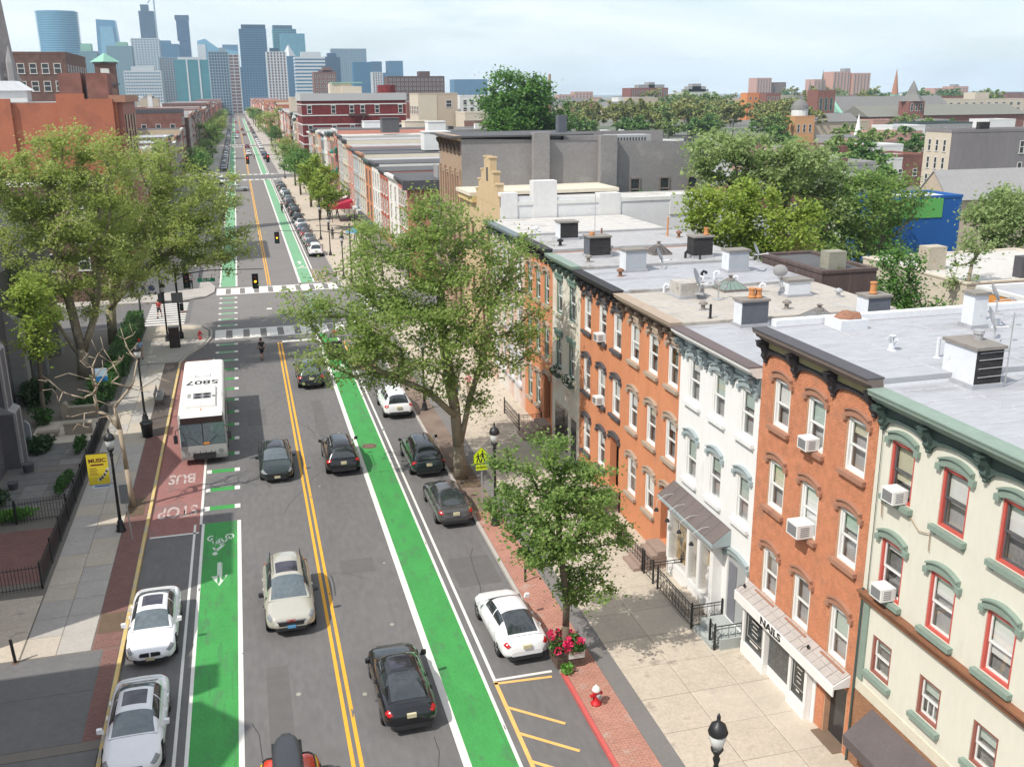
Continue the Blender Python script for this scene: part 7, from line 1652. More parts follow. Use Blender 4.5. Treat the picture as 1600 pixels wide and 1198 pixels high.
MB().prism([(-.3, .45), (.25, .4), (.4, .6), (.25, .95), (-.1, 1.0), (-.3, .75)], 'x', -.25, .25).build('seat', NAVY, str_, local=True); MB().tube([(-.2, .0, .5), (-.2, -.42, 1.02), (.2, -.42, 1.02), (.2, 0, .5)], .015, 5).tube([(-.24, .4, .1), (-.24, -.3, .75)], .015, 5).tube([(.24, .4, .1), (.24, -.3, .75)], .015, 5).build('frame', SIGG, str_, local=True)
for sx in (-.26, .26):
    for sy in (-.25, .38): MB().lathe([(.11, -.02), (.11, .02)], 0, 0, 12).build('wheel', BLKPL, str_, local=True, loc=(sx, sy, .11)).rotation_euler = (0, PI / 2, 0)
person(-6.3, 112.6, PI, 'person in grey standing on the far left corner near the kerb', GRC, BLKC, step=.05, swing=.03)
person(13.2, 64.0, .1, 'person in a navy top walking away behind the plane tree, left of the pair', NAVY, JEAN); person(14.2, 64.5, .0, 'person in a pink top with fair hair walking away, right of the pair', PINKC, KHA, hair=CL('fair_hair', (.4, .28, .14)))
for i, (x, y, a, b, lb) in enumerate(((12.3, 146.8, NAVY, BLKC, 'person in navy on the next block, first of the group by the lamp'), (13.6, 146.3, WHC, NAVY, 'person in a white top on the next block, right of the one in navy'), (15.2, 143, WHC, GRC, 'person in white nearest the house fronts on the next block'), (14.2, 172, LBL, JEAN, 'person in light blue beneath the red awning'), (15.6, 174, REDC, JEAN, 'person in red sitting area behind the light blue one'), (12.9, 176, GRC, BLKC, 'person in grey by the light green street tree'), (4.9, 349, BLKC, BLKC, 'person in black standing in the avenue past the second crossing'))):
    person(x, y, i * 1.3, lb, a, b)
cy_ = thing('bicycle', 'black bicycle ridden along the right cycle lane on the next block', 'bicycle', (6.7, 185.5, .012))
for yy in (-.5, .52): MB().lathe([(.31, -.015), (.345, -.015), (.345, .015), (.31, .015), (.31, -.015)], 0, 0, 18).build('wheel', BLKPL, cy_, local=True, loc=(0, yy, .345)).rotation_euler = (0, PI / 2, 0)
MB().tube([(0, -.5, .345), (0, -.15, .85), (0, .4, .85), (0, .52, .345)], .02, 5).tube([(0, -.5, .345), (0, 0, .33), (0, .4, .8)], .02, 5).build('frame', REDC, cy_, local=True); MB().tube([(-.25, .35, 1.0), (0, .42, .98), (.25, .35, 1.0)], .015, 5).build('handlebar', BLKPL, cy_, local=True); MB().box(-.07, .07, -.3, -.05, .9, .96).build('saddle', BLKPL, cy_, local=True)
person(6.7, 185.35, 0, 'person in black riding the bicycle on the right cycle lane', BLKC, BLKC, step=.15, arms=((.24, .2, 1.18), (.22, .42, 1.02)), z=.25)
# ------------------------------------------------------------------ houses and towers beyond
PANED = mat('dark_pane', (.035, .04, .045), .15, ns=.7, na=.5, spec=.6)
FRW = mat('pale_frame', (.60, .59, .56), .7)
FRD = mat('dim_frame', (.20, .17, .15), .7)
FWM = {}
def fwin(w_, h, fm=FRW, pm=PANED, lint=None):
    k = (round(w_, 2), round(h, 2), fm.name, pm.name, lint.name if lint else '')
    if k not in FWM:
        a = w_ / 2; t = min(.12, w_ * .12); m = MB()
        m.face([(-a, -.02, 0), (a, -.02, 0), (a, -.02, h), (-a, -.02, h)], 1)
        m.box(-a, a, -.07, .0, h / 2 - t / 2, h / 2 + t / 2); m.box(-a, -a + t, -.071, 0, 0, h); m.box(a - t, a, -.071, 0, 0, h); m.box(-a, a, -.072, 0, h - t, h); m.box(-a - .1, a + .1, -.12, 0, -.12, 0.02, 0)
        if lint: m.box(-a - .15, a + .15, -.13, 0, h, h + .3, 2)
        FWM[k] = m.mesh('window', [fm, pm] + ([lint] if lint else []))
    return FWM[k]
def windows(root, face, a0, a1, pos, z0, z1, cols, rows, w_, h, fm=FRW, pm=PANED, lint=None, skip=.0):
    me = fwin(w_, h, fm, pm, lint); o = org(root)
    for i in range(cols):
        for j in range(rows):
            if skip and rnd.random() < skip: continue
            u = a0 + (a1 - a0) * (i + .5) / cols; z = z0 + (z1 - z0) * (j + .5) / rows - h / 2
            if face == '-y': inst(me, 'window', root, (u - o.x, pos - o.y, z))
            elif face == '-x': inst(me, 'window', root, (pos - o.x, u - o.y, z), -PI / 2)
            elif face == '+x': inst(me, 'window', root, (pos - o.x, u - o.y, z), PI / 2)
def block(name, label, x0, x1, y0, d, h, wm, rm=None, win=None, side=None, group=None, cat='building', cornice=None, par=.5, extra=None, sm=None):
    t = thing(name, label, cat, ((x0 + x1) / 2, y0, 0), 0, group)
    mb = MB().box(x0, x1, y0, y0 + d, -.05, h)
    if sm: mb.m[-1] = mb.m[-3] = 1
    mb.build('wall', [wm, sm or wm], t)
    rf = MB().box(x0 + .25, x1 - .25, y0 + .25, y0 + d - .25, h - .1, h + .02)
    rf.box(x0 - .05, x1 + .05, y0 - .05, y0 + .3, h + .001, h + par, 1).box(x0 - .05, x1 + .05, y0 + d - .3, y0 + d + .05, h + .001, h + par, 1).box(x0 - .05, x0 + .3, y0 + .301, y0 + d - .301, h + .001, h + par, 1).box(x1 - .3, x1 + .05, y0 + .301, y0 + d - .301, h + .001, h + par, 1)
    rf.build('roof', [rm or ROOFG, cornice or wm], t)
    if win: windows(t, '-y', x0 + .6, x1 - .6, y0, *win)
    if side: windows(t, side[0], y0 + .5, y0 + d - .5, x0 if side[0] == '-x' else x1, *side[1:])
    return t
def addbox(t, name, x0, x1, y0, y1, z0, z1, m): return MB().box(x0, x1, y0, y1, z0, z1).build(name, m, t)
B_RED = brickmat('red_brick', (.24, .075, .055), (.19, .06, .045), (.2, .15, .13)); B_BRN = brickmat('brown_brick', (.17, .085, .065), (.14, .07, .055), (.14, .11, .1)); B_ORG = mat('terracotta_wall', (.36, .125, .07), .85, ns=.5, na=.12, bs=.2, bsc=4, stain=((.30, .105, .065), .4, .53))
CRM = mat('far_cream', (.52, .46, .37), .85, ns=.2, na=.08); CRM2 = mat('far_tan', (.42, .35, .27), .85, ns=.2, na=.08); WHT = mat('far_white', (.62, .62, .61), .85, ns=.2, na=.06); GRY = mat('far_grey', (.27, .265, .265), .85, ns=.2, na=.1); DKR = mat('far_dark_roof', (.09, .09, .095), .85, ns=.2, na=.2); PNK = mat('far_pink_brick', (.42, .25, .21), .85, ns=.3, na=.1)
OXR = brickmat('oxblood_brick', (.19, .028, .03), (.16, .024, .026), (.12, .03, .03)); COPG = mat('copper_green', (.22, .42, .33), .7, ns=.5, na=.12); SLR = mat('church_slate', (.16, .155, .15), .8, ns=.4, na=.12)
def col(n, c): return mat(n, c, .85, ns=.5, na=.08)
PAL = [col('house_brick_red', (.40, .13, .09)), col('house_white', (.66, .64, .60)), col('house_pink', (.52, .24, .19)), col('house_tan', (.47, .37, .26)), col('house_orange', (.52, .22, .11)), col('house_blue', (.36, .42, .47)), col('house_cream', (.58, .53, .43)), col('house_rose', (.44, .17, .13)), col('house_grey', (.40, .39, .37))]
def terrace(side, y0, y1, h, wm, label, cols=3, rows=3, X=None, depth=17, group=None, cm=None, rm=None, gf=True, winw=1.0, winh=1.8):
    X = X if X is not None else (17.6 if side > 0 else -13.4)
    x0, x1 = (X, X + depth) if side > 0 else (X - depth, X)
    t = thing('row_house', label, 'house', (X, (y0 + y1) / 2, 0), 0, group)
    mb = MB().box(x0, x1, y0 + .01, y1 - .01, -.05, h - .1); mb.build('wall', [wm], t)
    MB().box(x0 + .05, x1 - .05, y0 + .03, y1 - .03, h - .12, h).build('roof', rm or rnd.choice((ROOFS, ROOFG, DKR, ROOFW)), t)
    s = -1 if side > 0 else 1
    MB().prism([(X - s * .02, h - .7), (X + s * .12, h - .7), (X + s * .25, h - .35), (X + s * .5, h - .22), (X + s * .5, h + .06), (X - s * .02, h + .06)][::s], 'y', y0 + .02, y1 - .02).build('cornice', cm or rnd.choice((SLATE, SAGED, FRW, BROWNST, DKR)), t)
    if cols: windows(t, '-x' if side > 0 else '+x', y0 + .3, y1 - .3, X, 3.4, h - 1.0, cols, rows, winw, winh, FRW if rnd.random() < .7 else FRD, PANED, rnd.choice((None, TAUPE, wm)))
    if gf: MB().box(X - .25 if side > 0 else X - .05, X + .05 if side > 0 else X + .25, y0 + .5, y1 - .5, .1, 2.7).box(X - .5 if side > 0 else X - .05, X + .05 if side > 0 else X + .5, y0 + .3, y1 - .3, 2.701, 3.2, 1).build('shopfront', [PANED, rnd.choice((SAGED, BROWNST, SLATE, FRW, SASHBR))], t)
    return t
# right side, next block: corner house first
gN = 'row houses on the next block, right side'
cornr = terrace(1, 109.2, 116, 11.4, PAL[7], 'red corner house with an overhanging dark slate cornice across the side street', 4, 3, depth=24, group=gN, cm=SLATE, rm=mat('dark_roof', (.085, .085, .09)))
MB().box(17.0, 41.7, 108.6, 109.19, 10.4, 11.42).build('cornice', SLATE, cornr); MB().box(20, 23.5, 109.0, 109.19, 8.6, 9.6).box(26, 29, 109.0, 109.19, 8.6, 9.6).build('signboard', mat('framed_board', (.11, .095, .095), .7), cornr)
windows(cornr, '-y', 18.5, 40, 109.2, 3, 8.6, 5, 2, 1.1, 1.8)
addbox(cornr, 'stair_hut', 25, 29, 111, 114.5, 11.4, 13.6, DKR); addbox(cornr, 'roof_box', 21.5, 24.5, 111.5, 114, 11.4, 12.8, GRY)
seq = [(1, 'white', 11.2), (0, 'brick red', 11.4), (1, 'chalk white', 11.8), (4, 'orange', 11.6), (6, 'cream', 12.2), (5, 'pale blue', 12.3), (2, 'pink', 12.5), (6, 'buff', 13.2), (8, 'pale grey', 13.6), (2, 'rose pink', 14.4), (3, 'tan', 13.6), (7, 'brick rose', 13.2), (1, 'off white', 13.0), (5, 'blue grey', 12.6), (4, 'rust orange', 12.8), (6, 'ivory', 13.2), (3, 'sand', 12.6), (2, 'dusty pink', 12.4), (5, 'slate blue', 11.6)]
PNM = ['brick red', 'white', 'pink', 'tan', 'orange', 'blue grey', 'cream', 'rose', 'grey']
y = 116.0; gs = random.Random(8); nth = ['second', 'third', 'fourth', 'fifth', 'sixth', 'seventh', 'eighth', 'ninth', 'tenth', 'eleventh', 'twelfth', 'thirteenth', 'fourteenth', 'fifteenth', 'sixteenth', 'seventeenth', 'eighteenth', 'nineteenth', 'twentieth']
HN = []
for i, (c, nm, h) in enumerate(seq):
    w_ = (265 - 116) / len(seq)
    HN.append(terrace(1, y, y + w_, h, PAL[c], '%s house, %s from the red corner house on the next block' % (nm, nth[i]), 3 if i % 3 else 2, 3, depth=gs.uniform(15, 22), group=gN)); y += w_
for i, z in ((9, 10.3), (9, 6.6)):
    q = HN[i]; yy = q.location.y
    aw = MB()
    for k in range(6): aw.prism([(17.58, z + .9), (16.4, z), (16.4, z - .2), (17.58, z - .2)], 'y', yy - 1.7 + k * .55, yy - 1.7 + k * .55 + .549, k % 2)
    aw.build('awning', [mat('green_canvas', (.02, .20, .13), .8), mat('dark_green_canvas', (.012, .10, .07), .8)], q)
fl = thing('flag', 'long red and white banner hung between the green awnings on the rose pink house', 'banner', (17.4, HN[9].location.y - 2.6, 9.5))
MB().box(-.5, -.46, -.55, .55, -2.4, 2.4).build('cloth', mat('red_banner', (.5, .10, .085), .8, stain=((.62, .6, .58), .8, .58)), fl, local=True); MB().tube([(.1, 0, 2.5), (-.6, 0, 2.5)], .03, 5).build('pole', IRON, fl, local=True)
rw = thing('red_awning', 'slanting crimson shop awning by the light green street tree', 'awning', (17.5, 169.5, 2.6)); MB().prism([(0, 1.1), (-3.6, .1), (-3.6, -.3), (0, -.3)], 'y', -3, 3).build('canvas', mat('crimson_canvas', (.42, .02, .06), .75, ns=1, na=.08), rw, local=True); MB().tube([(-3.4, -2.8, -.2), (-3.4, -2.8, -2.5)], .05, 5).tube([(-3.4, 2.8, -.2), (-3.4, 2.8, -2.5)], .05, 5).build('posts', IRON, rw, local=True)
um = thing('parasol', 'blue cafe parasol on the pavement before the row of houses', 'parasol', (14.6, 138, .12)); MB().lathe([(1.3, 2.1), (.7, 2.45), (.05, 2.7)], 0, 0, 8).build('canopy', mat('blue_canvas', (.05, .24, .45), .8), um, local=True); MB().tube([(0, 0, 0), (0, 0, 2.6)], .03, 5).build('pole', IRON, um, local=True)
# roof huts and decks of the next block
for (x, y_, w_, d_, h0, h, m, lb) in ((24, 120, 3, 3, 11.4, 2.2, GRY, 'grey'), (30, 128, 2.2, 2.2, 11.7, 3.2, DKR, 'dark'), (27, 150, 4, 3, 12.4, 2.6, WHT, 'white'), (31, 168, 3, 3, 13.4, 2.6, WHT, 'white stair'), (25, 180, 3, 3, 14, 2.4, DKR, 'black'), (33, 205, 5, 4, 12.8, 2.4, CRM, 'cream'), (28, 232, 4, 4, 12.4, 2.2, WHT, 'pale')):
    tag(MB().box(x, x + w_, y_, y_ + d_, h0, h0 + h).box(x - .1, x + w_ + .1, y_ - .1, y_ + d_ + .1, h0 + h, h0 + h + .12).build('roof_hut', m, None, loc=(x, y_, h0)), '%s roof hut on the row %d metres past the side street' % (lb, y_ - 106), 'roof hut')
# houses between the terrace backs and the park
gB = 'houses between the avenue and the park'
mid = [(42, 52, 118, 14, 10.5, GRY, 'grey flat house with big dark patio doors behind the corner house'), (52, 64, 135, 16, 9.5, B_BRN, 'brown brick house with white roof boxes in front of the huge tree'), (38, 50, 140, 14, 10.5, mat('bottle_green_wall', (.03, .085, .065), .7), 'bottle green roof-terrace house behind the corner house'), (66, 78, 150, 14, 10, WHT, 'white low house right of the huge tree'), (44, 58, 175, 16, 12, B_BRN, 'brown house with a pale roof left of the huge tree'), (40, 52, 205, 16, 13, GRY, 'grey house in the dark cluster behind the next block'), (60, 72, 232, 14, 12.5, CRM2, 'tan walled yard house left of the huge tree'), (74, 82, 208, 12, 11, mat('navy_mansard', (.03, .035, .06), .6), 'red house with a navy mansard roof beyond the grey wall'),
       (46, 56, 96, 10, 7, WHT, 'white roofed shed behind the grey cement wall'), (58, 68, 105, 12, 8.5, B_RED, 'red brick house behind the lime green tree'), (70, 82, 120, 12, 9, WHT, 'white house with many roof boxes beyond the pale garden tree'), (84, 95, 135, 12, 9.5, GRY, 'grey house beside the white one before the park'), (92, 106, 170, 12, 9.5, PNK, 'pink brick house at the edge of the park'), (60, 74, 255, 16, 13, B_BRN, 'dark brown house far behind the huge tree'), (100, 112, 215, 14, 9, WHT, 'white house among trees before the park'), (86, 98, 235, 14, 10, B_RED, 'red brick house before the park')]
for (a, b, y_, d_, h, m, lb) in mid:
    t = block('house', lb, a, b, y_, d_, h, m, rnd.choice((ROOFS, ROOFG, ROOFW, DKR)), (4.0, h - .6, max(2, int((b - a) / 3)), 2, 1.0, 1.5), ('-x', 4.0, h - .6, max(2, int(d_ / 3.5)), 2, 1.0, 1.5), group=gB, cat='house')
    for k in range(3):
        x = a + (b - a) * rnd.uniform(.15, .8); yy = y_ + d_ * rnd.uniform(.1, .7)
        addbox(t, 'chimney', x, x + rnd.uniform(.6, 1.6), yy, yy + rnd.uniform(.6, 1.4), h, h + rnd.uniform(.7, 1.8), rnd.choice((WHT, CH_BLK, B_BRN, GRY)))
# roof things on the brownstone
hv = thing('rooftop_unit', 'big grey cooling unit with vertical slots on the roof of the grey cement building', 'cooling unit', (33.5, 84.5, 14.9))
MB().box(-1.9, 1.9, -1, 1, .15, 2.0).box(-2.1, 2.1, -1.2, 1.2, 0, .15).build('case', GALV, hv, local=True)
vv = MB()
for k in range(11): vv.box(-1.5 + k * .28, -1.36 + k * .28, -1.02, -1.0, .5, 1.8)
vv.build('slots', SLATE, hv, local=True)
for x in (33.5, 36.3, 39.0): add_window_ = windows(bs_, '-y', x - .1, x + .1, 82.2, 11.2, 13.4, 1, 1, 1.0, 2.0, FRD)
addbox(bs_, 'parapet', 29.6, 38.6, 90.6, 91.3, 14.9, 16.6, GREYW); addbox(bs_, 'chimney', 27.6, 28.4, 86, 86.8, 17.1, 18.6, CH_DK); addbox(bs_, 'chimney', 39.3, 40.0, 84, 85, 14.9, 16.6, SLATE)
iv = thing('ivy', 'green ivy climbing the grey cement wall between its windows', 'ivy', (35, 82.1, 8)); g_ = MB()
for k in range(8): leaf_puff(g_, (rnd.uniform(-1.6, 2), -.1, rnd.uniform(.2, 4.5) * (1 - k * .05)), (.7, .22, .9), 130, .14, 700 + k)
g_.build('leaves', SHRUBL, iv, local=True)
# near back buildings at right
bw = block('back_house', 'dark brown weathered house wall with a chimney behind the tan roof', 27.4, 30.5, 42.5, 6, 11.8, mat('weathered_brown', (.085, .06, .055), .9, ns=1.5, na=.3, stretch=(2, 2, .25), stain=((.15, .11, .095), .9, .55)), DKR, cat='house', par=.15)
addbox(bw, 'chimney', 28.3, 29.3, 43.4, 44.2, 11.8, 12.7, mat('mossy_concrete', (.26, .25, .2), .9, ns=2, na=.2, stain=((.14, .15, .06), 1.5, .6)))
wr = block('garden_house', 'cream walled house with a broad white roof and an old pale chimney at right', 43.6, 57, 51.5, 11, 8.7, mat('pale_cream_wall', (.55, .49, .40), .85, ns=.6, na=.08), ROOFW, (3.6, 8.2, 4, 1, 1.1, 2.0), cat='house', par=.12)
addbox(wr, 'chimney', 44.5, 45.9, 56.5, 57.6, 8.7, 10.3, mat('rust_topped_chimney', (.42, .37, .30), .9, ns=1, na=.2, stain=((.4, .2, .08), 1.2, .6))); addbox(wr, 'chimney', 48.3, 49.8, 52.2, 53.0, 8.7, 10.1, SLATE)
addbox(wr, 'outlet', 51.0, 51.8, 51.7, 52.4, 8.7, 9.2, BROWNST)
oh = block('orange_house', 'house with a bright orange side wall below the white roofs at the right edge', 42.4, 60, 45.2, 4.0, 8.9, mat('bright_orange_wall', (.60, .26, .07), .85, ns=.5, na=.06), ROOFS, cat='house', par=.25, cornice=WHT)
bg_ = block('painted_building', 'building painted bright green above and blue below, half hidden by trees', 57.2, 66, 80, 5, 10.7, mat('bright_blue_wall', (.008, .085, .30), .7, ns=.6, na=.08, stain=((.25, .35, .5), 2.2, .70)), WHT, par=.25)
addbox(bg_, 'band', 57.15, 63.9, 79.93, 79.99, 8.9, 10.69, mat('bright_green_wall', (.10, .36, .09), .7, ns=.8, na=.1)); addbox(bg_, 'panel', 56.4, 58.6, 79.9, 79.98, 4.2, 8.85, mat('lime_wall', (.15, .55, .12), .7, ns=.8, na=.08))
fn = MB().box(34, 43.5, 51.6, 51.75, 0, 6.2).build('yard_wall', mat('yard_wall', (.30, .26, .22), .9, ns=.6, na=.2)); tag(fn, 'dull yard wall under the dark feathery tree', 'wall')
# farther right
cs = block('tenement', 'long grey side-walled tenement with a cream window front and fire escape', 120, 152, 150, 7, 13.3, mat('stained_grey_wall', (.20, .185, .19), .9, ns=.15, na=.12, stretch=(1, 1, .3)), ROOFW, sm=CRM, side=('-x', 3.5, 12.6, 3, 3, .8, 2.0))
windows(cs, '-y', 131, 139, 150, 5, 12.5, 1, 2, 1.0, 2.2); addbox(cs, 'chimney', 126.5, 128.5, 151, 152, 13.3, 15, CH_BLK)
gb_ = thing('gabled_house', 'long grey roofed house with a tan gable end in front of the grey tenement', 'house', (88, 110, 0))
MB().box(86, 125, 107, 113, 0, 7.2).prism([(107, 7.2), (113, 7.2), (110, 10.3)], 'x', 86, 125).build('wall', CRM2, gb_)
MB().prism([(106.7, 7.05), (110, 10.45), (110, 10.6), (106.5, 7.05)], 'x', 85.9, 125.1).prism([(113.3, 7.05), (113.5, 7.05), (110, 10.6), (110, 10.45)], 'x', 85.9, 125.1).build('roof', GRY, gb_)
st = thing('church_steeple', 'white needle church steeple standing out of the green trees', 'steeple', (175.5, 260, 0)); MB().box(-1.7, 1.7, -1.7, 1.7, 0, 5.6).box(-1.95, 1.95, -1.95, 1.95, 5.6, 5.9).build('tower', WHT, st, local=True); MB().lathe([(1.35, 5.9), (.03, 14)], 0, 0, 8).build('spire', mat('white_spire', (.72, .73, .75), .6), st, local=True)
block('row_house', 'white many-windowed house right of the steeple', 216, 229, 300, 12, 8.4, WHT, ROOFS, (1.5, 8, 4, 2, 1.1, 1.9), cat='house'); block('house', 'grey house with a dark teal roof edge behind the white one', 235, 258, 312, 14, 8.8, GRY, DKR, (2, 8, 3, 2, 1.1, 1.9), cat='house', cornice=SAGED)
do = block('domed_hall', 'orange brick hall with a black dome on a white drum', 214, 223, 360, 14, 10.5, mat('orange_far_brick', (.5, .27, .13), .85), DKR, (3, 9.5, 3, 1, 1.2, 3))
MB().lathe([(3.3, 10.5), (3.3, 13.6)], 218.3, 364, 14).build('drum', WHT, do); MB().lathe([(3.6, 13.6), (3.2, 15), (2.0, 16.6), (.4, 17.4), (.1, 19)], 218.3, 364, 14).build('dome', SLR, do)
hz_ = thing('hall', 'long dark hipped roof hall behind the domed one', 'building', (233, 366, 0)); MB().box(223.5, 246, 364, 378, 0, 8.4).build('wall', CRM2, hz_); MB().prism([(363.5, 8.4), (378.5, 8.4), (371, 11.6)], 'x', 223.4, 246.3).build('roof', SLR, hz_)
cg = thing('brick_church', 'large church with a long grey slate roof, green copper gable and red brick tower', 'church', (318, 480, 0)); MB().box(306, 380, 476, 500, 0, 9).build('wall', B_RED, cg)
MB().prism([(475, 9), (501, 9), (488, 17.4)], 'x', 311, 380).build('roof', SLR, cg); MB().prism([(475.2, 9.2), (500.8, 9.2), (488, 18)], 'x', 309, 311).build('gable', COPG, cg); MB().box(285, 295, 459, 469, 0, 20.8).build('tower', B_RED, cg); windows(cg, '-y', 285.6, 294.4, 459, 9, 19, 3, 1, 1.6, 6, COPG)
pin = MB()
for x in (285.7, 294.3):
    for y_ in (459.7, 468.3): pin.lathe([(.8, 20.8), (.02, 26)], x, y_, 6)
pin.lathe([(1.1, 20.8), (.02, 31)], 289.5, 463, 6); pin.build('pinnacles', SLR, cg)
fs = thing('fleche', 'thin dark spire on a green base rising from the church roof', 'spire', (352, 490, 15)); MB().box(-1.7, 1.7, -1.7, 1.7, 0, 3.2).build('base', COPG, fs, local=True); MB().lathe([(1.9, 3.2), (.03, 17)], 0, 0, 8).build('spire', BROWNST, fs, local=True)
ch2 = thing('town_hall', 'red brick hall with a square belfry tower under a pyramid roof', 'hall', (322, 430, 0)); MB().box(330, 395, 440, 470, 0, 8.2).box(300, 330, 436, 460, 0, 8.0).build('wall', B_RED, ch2); MB().prism([(439, 8.2), (471, 8.2), (455, 13.2)], 'x', 329, 396).prism([(435, 8), (461, 8), (448, 13)], 'x', 299, 330).build('roof', mat('mossy_slate', (.17, .17, .145), .85, ns=.4, na=.1), ch2)
MB().box(317.5, 326.5, 430, 438, 0, 15.2).build('tower', B_RED, ch2); windows(ch2, '-y', 318, 326, 430, 10, 15, 3, 1, 1.4, 3.6); MB().lathe([(6.9, 15.2), (3.6, 18.6), (2.2, 21.4), (.1, 25)], 322, 434, 4).build('spire', SLR, ch2); windows(ch2, '-y', 301, 317, 436, 1, 7.6, 7, 2, 1.2, 2.2)
for (a, b, y_, d_, h, m, lb, wn, top) in (
    (399, 470, 520, 20, 14.5, CRM, 'long cream apartment building with rows of windows at the right edge', (1, 13.8, 13, 4, 2.4, 1.7), [(431, 441, 4.2)]), (847, 868, 1100, 20, 22, PNK, 'pink stepped brick apartment block on the right skyline, left wing', (4, 21, 5, 6, 2, 2), []), (874, 897, 1100, 20, 24, PNK, 'pink brick apartment block on the right skyline, right wing', (4, 23, 5, 6, 2, 2), [(878, 884, 3)]),
    (830, 858, 1300, 26, 46, mat('rose_tower_brick', (.44, .25, .19), .85), 'tall rose brick tower on the right skyline, left half of the twin', (5, 45, 5, 12, 2.6, 2.4), [(850, 858, 5)]), (860, 888, 1296, 26, 44, mat('rose_tower_brick', (.44, .25, .19)), 'tall rose brick tower on the right skyline, right half of the twin', (5, 43, 5, 12, 2.6, 2.4), []), (812, 836, 1320, 24, 36, PNK, 'pink brick tower in front of the twin towers', (5, 35, 5, 10, 2.4, 2.2), []),
    (709, 732, 1300, 24, 38, PNK, 'pink brick tower left of the twin towers, taller half', (5, 37, 5, 10, 2.4, 2.2), []), (734, 758, 1305, 24, 32, B_BRN, 'grey brown tower left of the twin towers, lower half', (5, 31, 5, 8, 2.4, 2.2), []),
    (360, 398, 900, 22, 24, mat('maroon_brick', (.20, .075, .06), .85), 'maroon apartment block with balconies and roof cabins above the park', (3, 23, 8, 7, 2.6, 1.8), [(369, 395, 3.4), (379, 385, 5.6)]), (413, 443, 900, 20, 20, mat('pale_green_tower', (.43, .46, .39), .8), 'pale green stepped apartment building above the park', (3, 19, 7, 6, 2.4, 1.9), [(417, 441, 3), (420, 438, 5.6), (424, 433, 8)]),
    (443, 459, 1000, 18, 18, CRM2, 'tan block right of the maroon one', (3, 17, 4, 5, 2, 2), []), (417, 440, 1300, 18, 18, PNK, 'pink hospital block on the horizon behind the huge tree, left', (4, 17, 5, 4, 2.4, 2), []), (440, 466, 1300, 18, 21.5, PNK, 'pink hospital block on the horizon behind the huge tree, right', (4, 20, 5, 5, 2.4, 2), []),
    (352, 376, 700, 14, 15, CRM, 'pale low school wing above the park', (3, 14, 7, 3, 1.8, 1.6), []), (369, 379, 690, 10, 19, mat('school_orange', (.55, .2, .07), .8), 'orange stair tower of the school', (4, 18, 2, 3, 1.8, 1.6), []), (379, 391, 680, 14, 18.8, B_RED, 'red brick wing of the school', (4, 18, 3, 3, 1.8, 1.8), [])):
    t = block('apartment_block', lb, a, b, y_, d_, h, m, DKR, wn, group='apartment blocks beyond the park')
    for (xa, xb, hh) in top: addbox(t, 'roof_cabin', xa, xb, y_ + 2, y_ + d_ * .6, h, h + hh, GRY if m is not CRM else CRM)
tag(MB().lathe([(1.3, 0), (.9, 33.5)], 218, 700, 10).build('smokestack', BROWNST, None, loc=(218, 700, 0)), 'lone tall brown smokestack behind the huge tree', 'chimney')
# dark red banded building and neighbours past the second crossing
ox = thing('corner_building', 'oxblood corner building with white bands and a fire escape past the second crossing', 'building', (31, 283, 0))
MB().box(17.5, 46, 283, 305, -.05, 19.0).build('wall', OXR, ox); MB().box(17.2, 46.3, 282.7, 305.2, 19.0, 20.9).build('parapet', mat('grey_parapet', (.42, .42, .42), .8), ox); MB().box(17.8, 46, 283.4, 304.8, 20.9, 20.95).build('roof', ROOFG, ox)
for z in (7.4, 9.6, 12.6, 15.0, 17.9): MB().box(17.38, 46.12, 282.88, 283, z, z + .28).box(17.38, 17.5, 283, 305, z, z + .28).build('band', FRW, ox)
for x in (19.5, 26, 31, 34, 38, 44.5):
    for z in (5.0, 10.4, 15.7): inst(fwin(1.25, 2.1, FRW, PANED, FRW), 'window', ox, (x - 31, 0, z - 0))
windows(ox, '-x', 284, 304, 17.5, 4, 18.6, 4, 3, 1.3, 2.1, FRW, PANED, FRW)
fe = MB()
for z in (9.9, 15.2): fe.box(30, 35.5, 281.9, 282.88, z, z + .1); fe.tube([(30, 281.9, z + 1), (35.5, 281.9, z + 1)], .05, 4)
fe.tube([(31, 282, 10), (34.5, 282, 15.2)], .08, 4); fe.build('fire_escape', IRON, ox)
hA = addbox(ox, 'roof_house', 26, 32, 290, 296, 20.95, 23.6, CRM); addbox(ox, 'roof_house', 29, 34.6, 288, 290, 20.95, 22.8, CRM); addbox(ox, 'roof_edge', 26.5, 35, 289.7, 296.2, 23.6, 23.9, COPG); MB().lathe([(2.6, 20.95), (2.6, 23.0), (2.4, 23.1)], 42, 291, 14).build('drum', OXR, ox)
pw = block('building', 'pale walled building left of the oxblood one, with a grey lower storey', 17.5, 32, 335, 16, 19.5, CRM, ROOFG, sm=CRM2); addbox(pw, 'lower_wall', 17.4, 32, 334.9, 334.99, 0, 15.5, GRY)
tb = block('building', 'cream fronted tan building with a dark window, right of the oxblood one', 58, 71, 330, 18, 20.4, CRM2, ROOFG, sm=CRM, side=('-x', 12, 19, 5, 1, 2.2, 2.6)); windows(tb, '-y', 66, 70, 330, 16, 19, 1, 1, 2, 2.2); addbox(tb, 'front', 57.8, 64, 329.9, 329.99, 8, 20.3, CRM)
block('house', 'white house with small windows behind the tan building', 75, 86, 345, 14, 19.6, WHT, ROOFS, (14, 19, 4, 2, 1.4, 1.6), cat='house'); block('house', 'pale yellow house under the white one, left of the huge tree', 70, 84, 315, 14, 14.5, CRM, ROOFG, (9, 14, 5, 1, 1.4, 2), cat='house')
gF = 'row houses two blocks up, right side'; y = 306
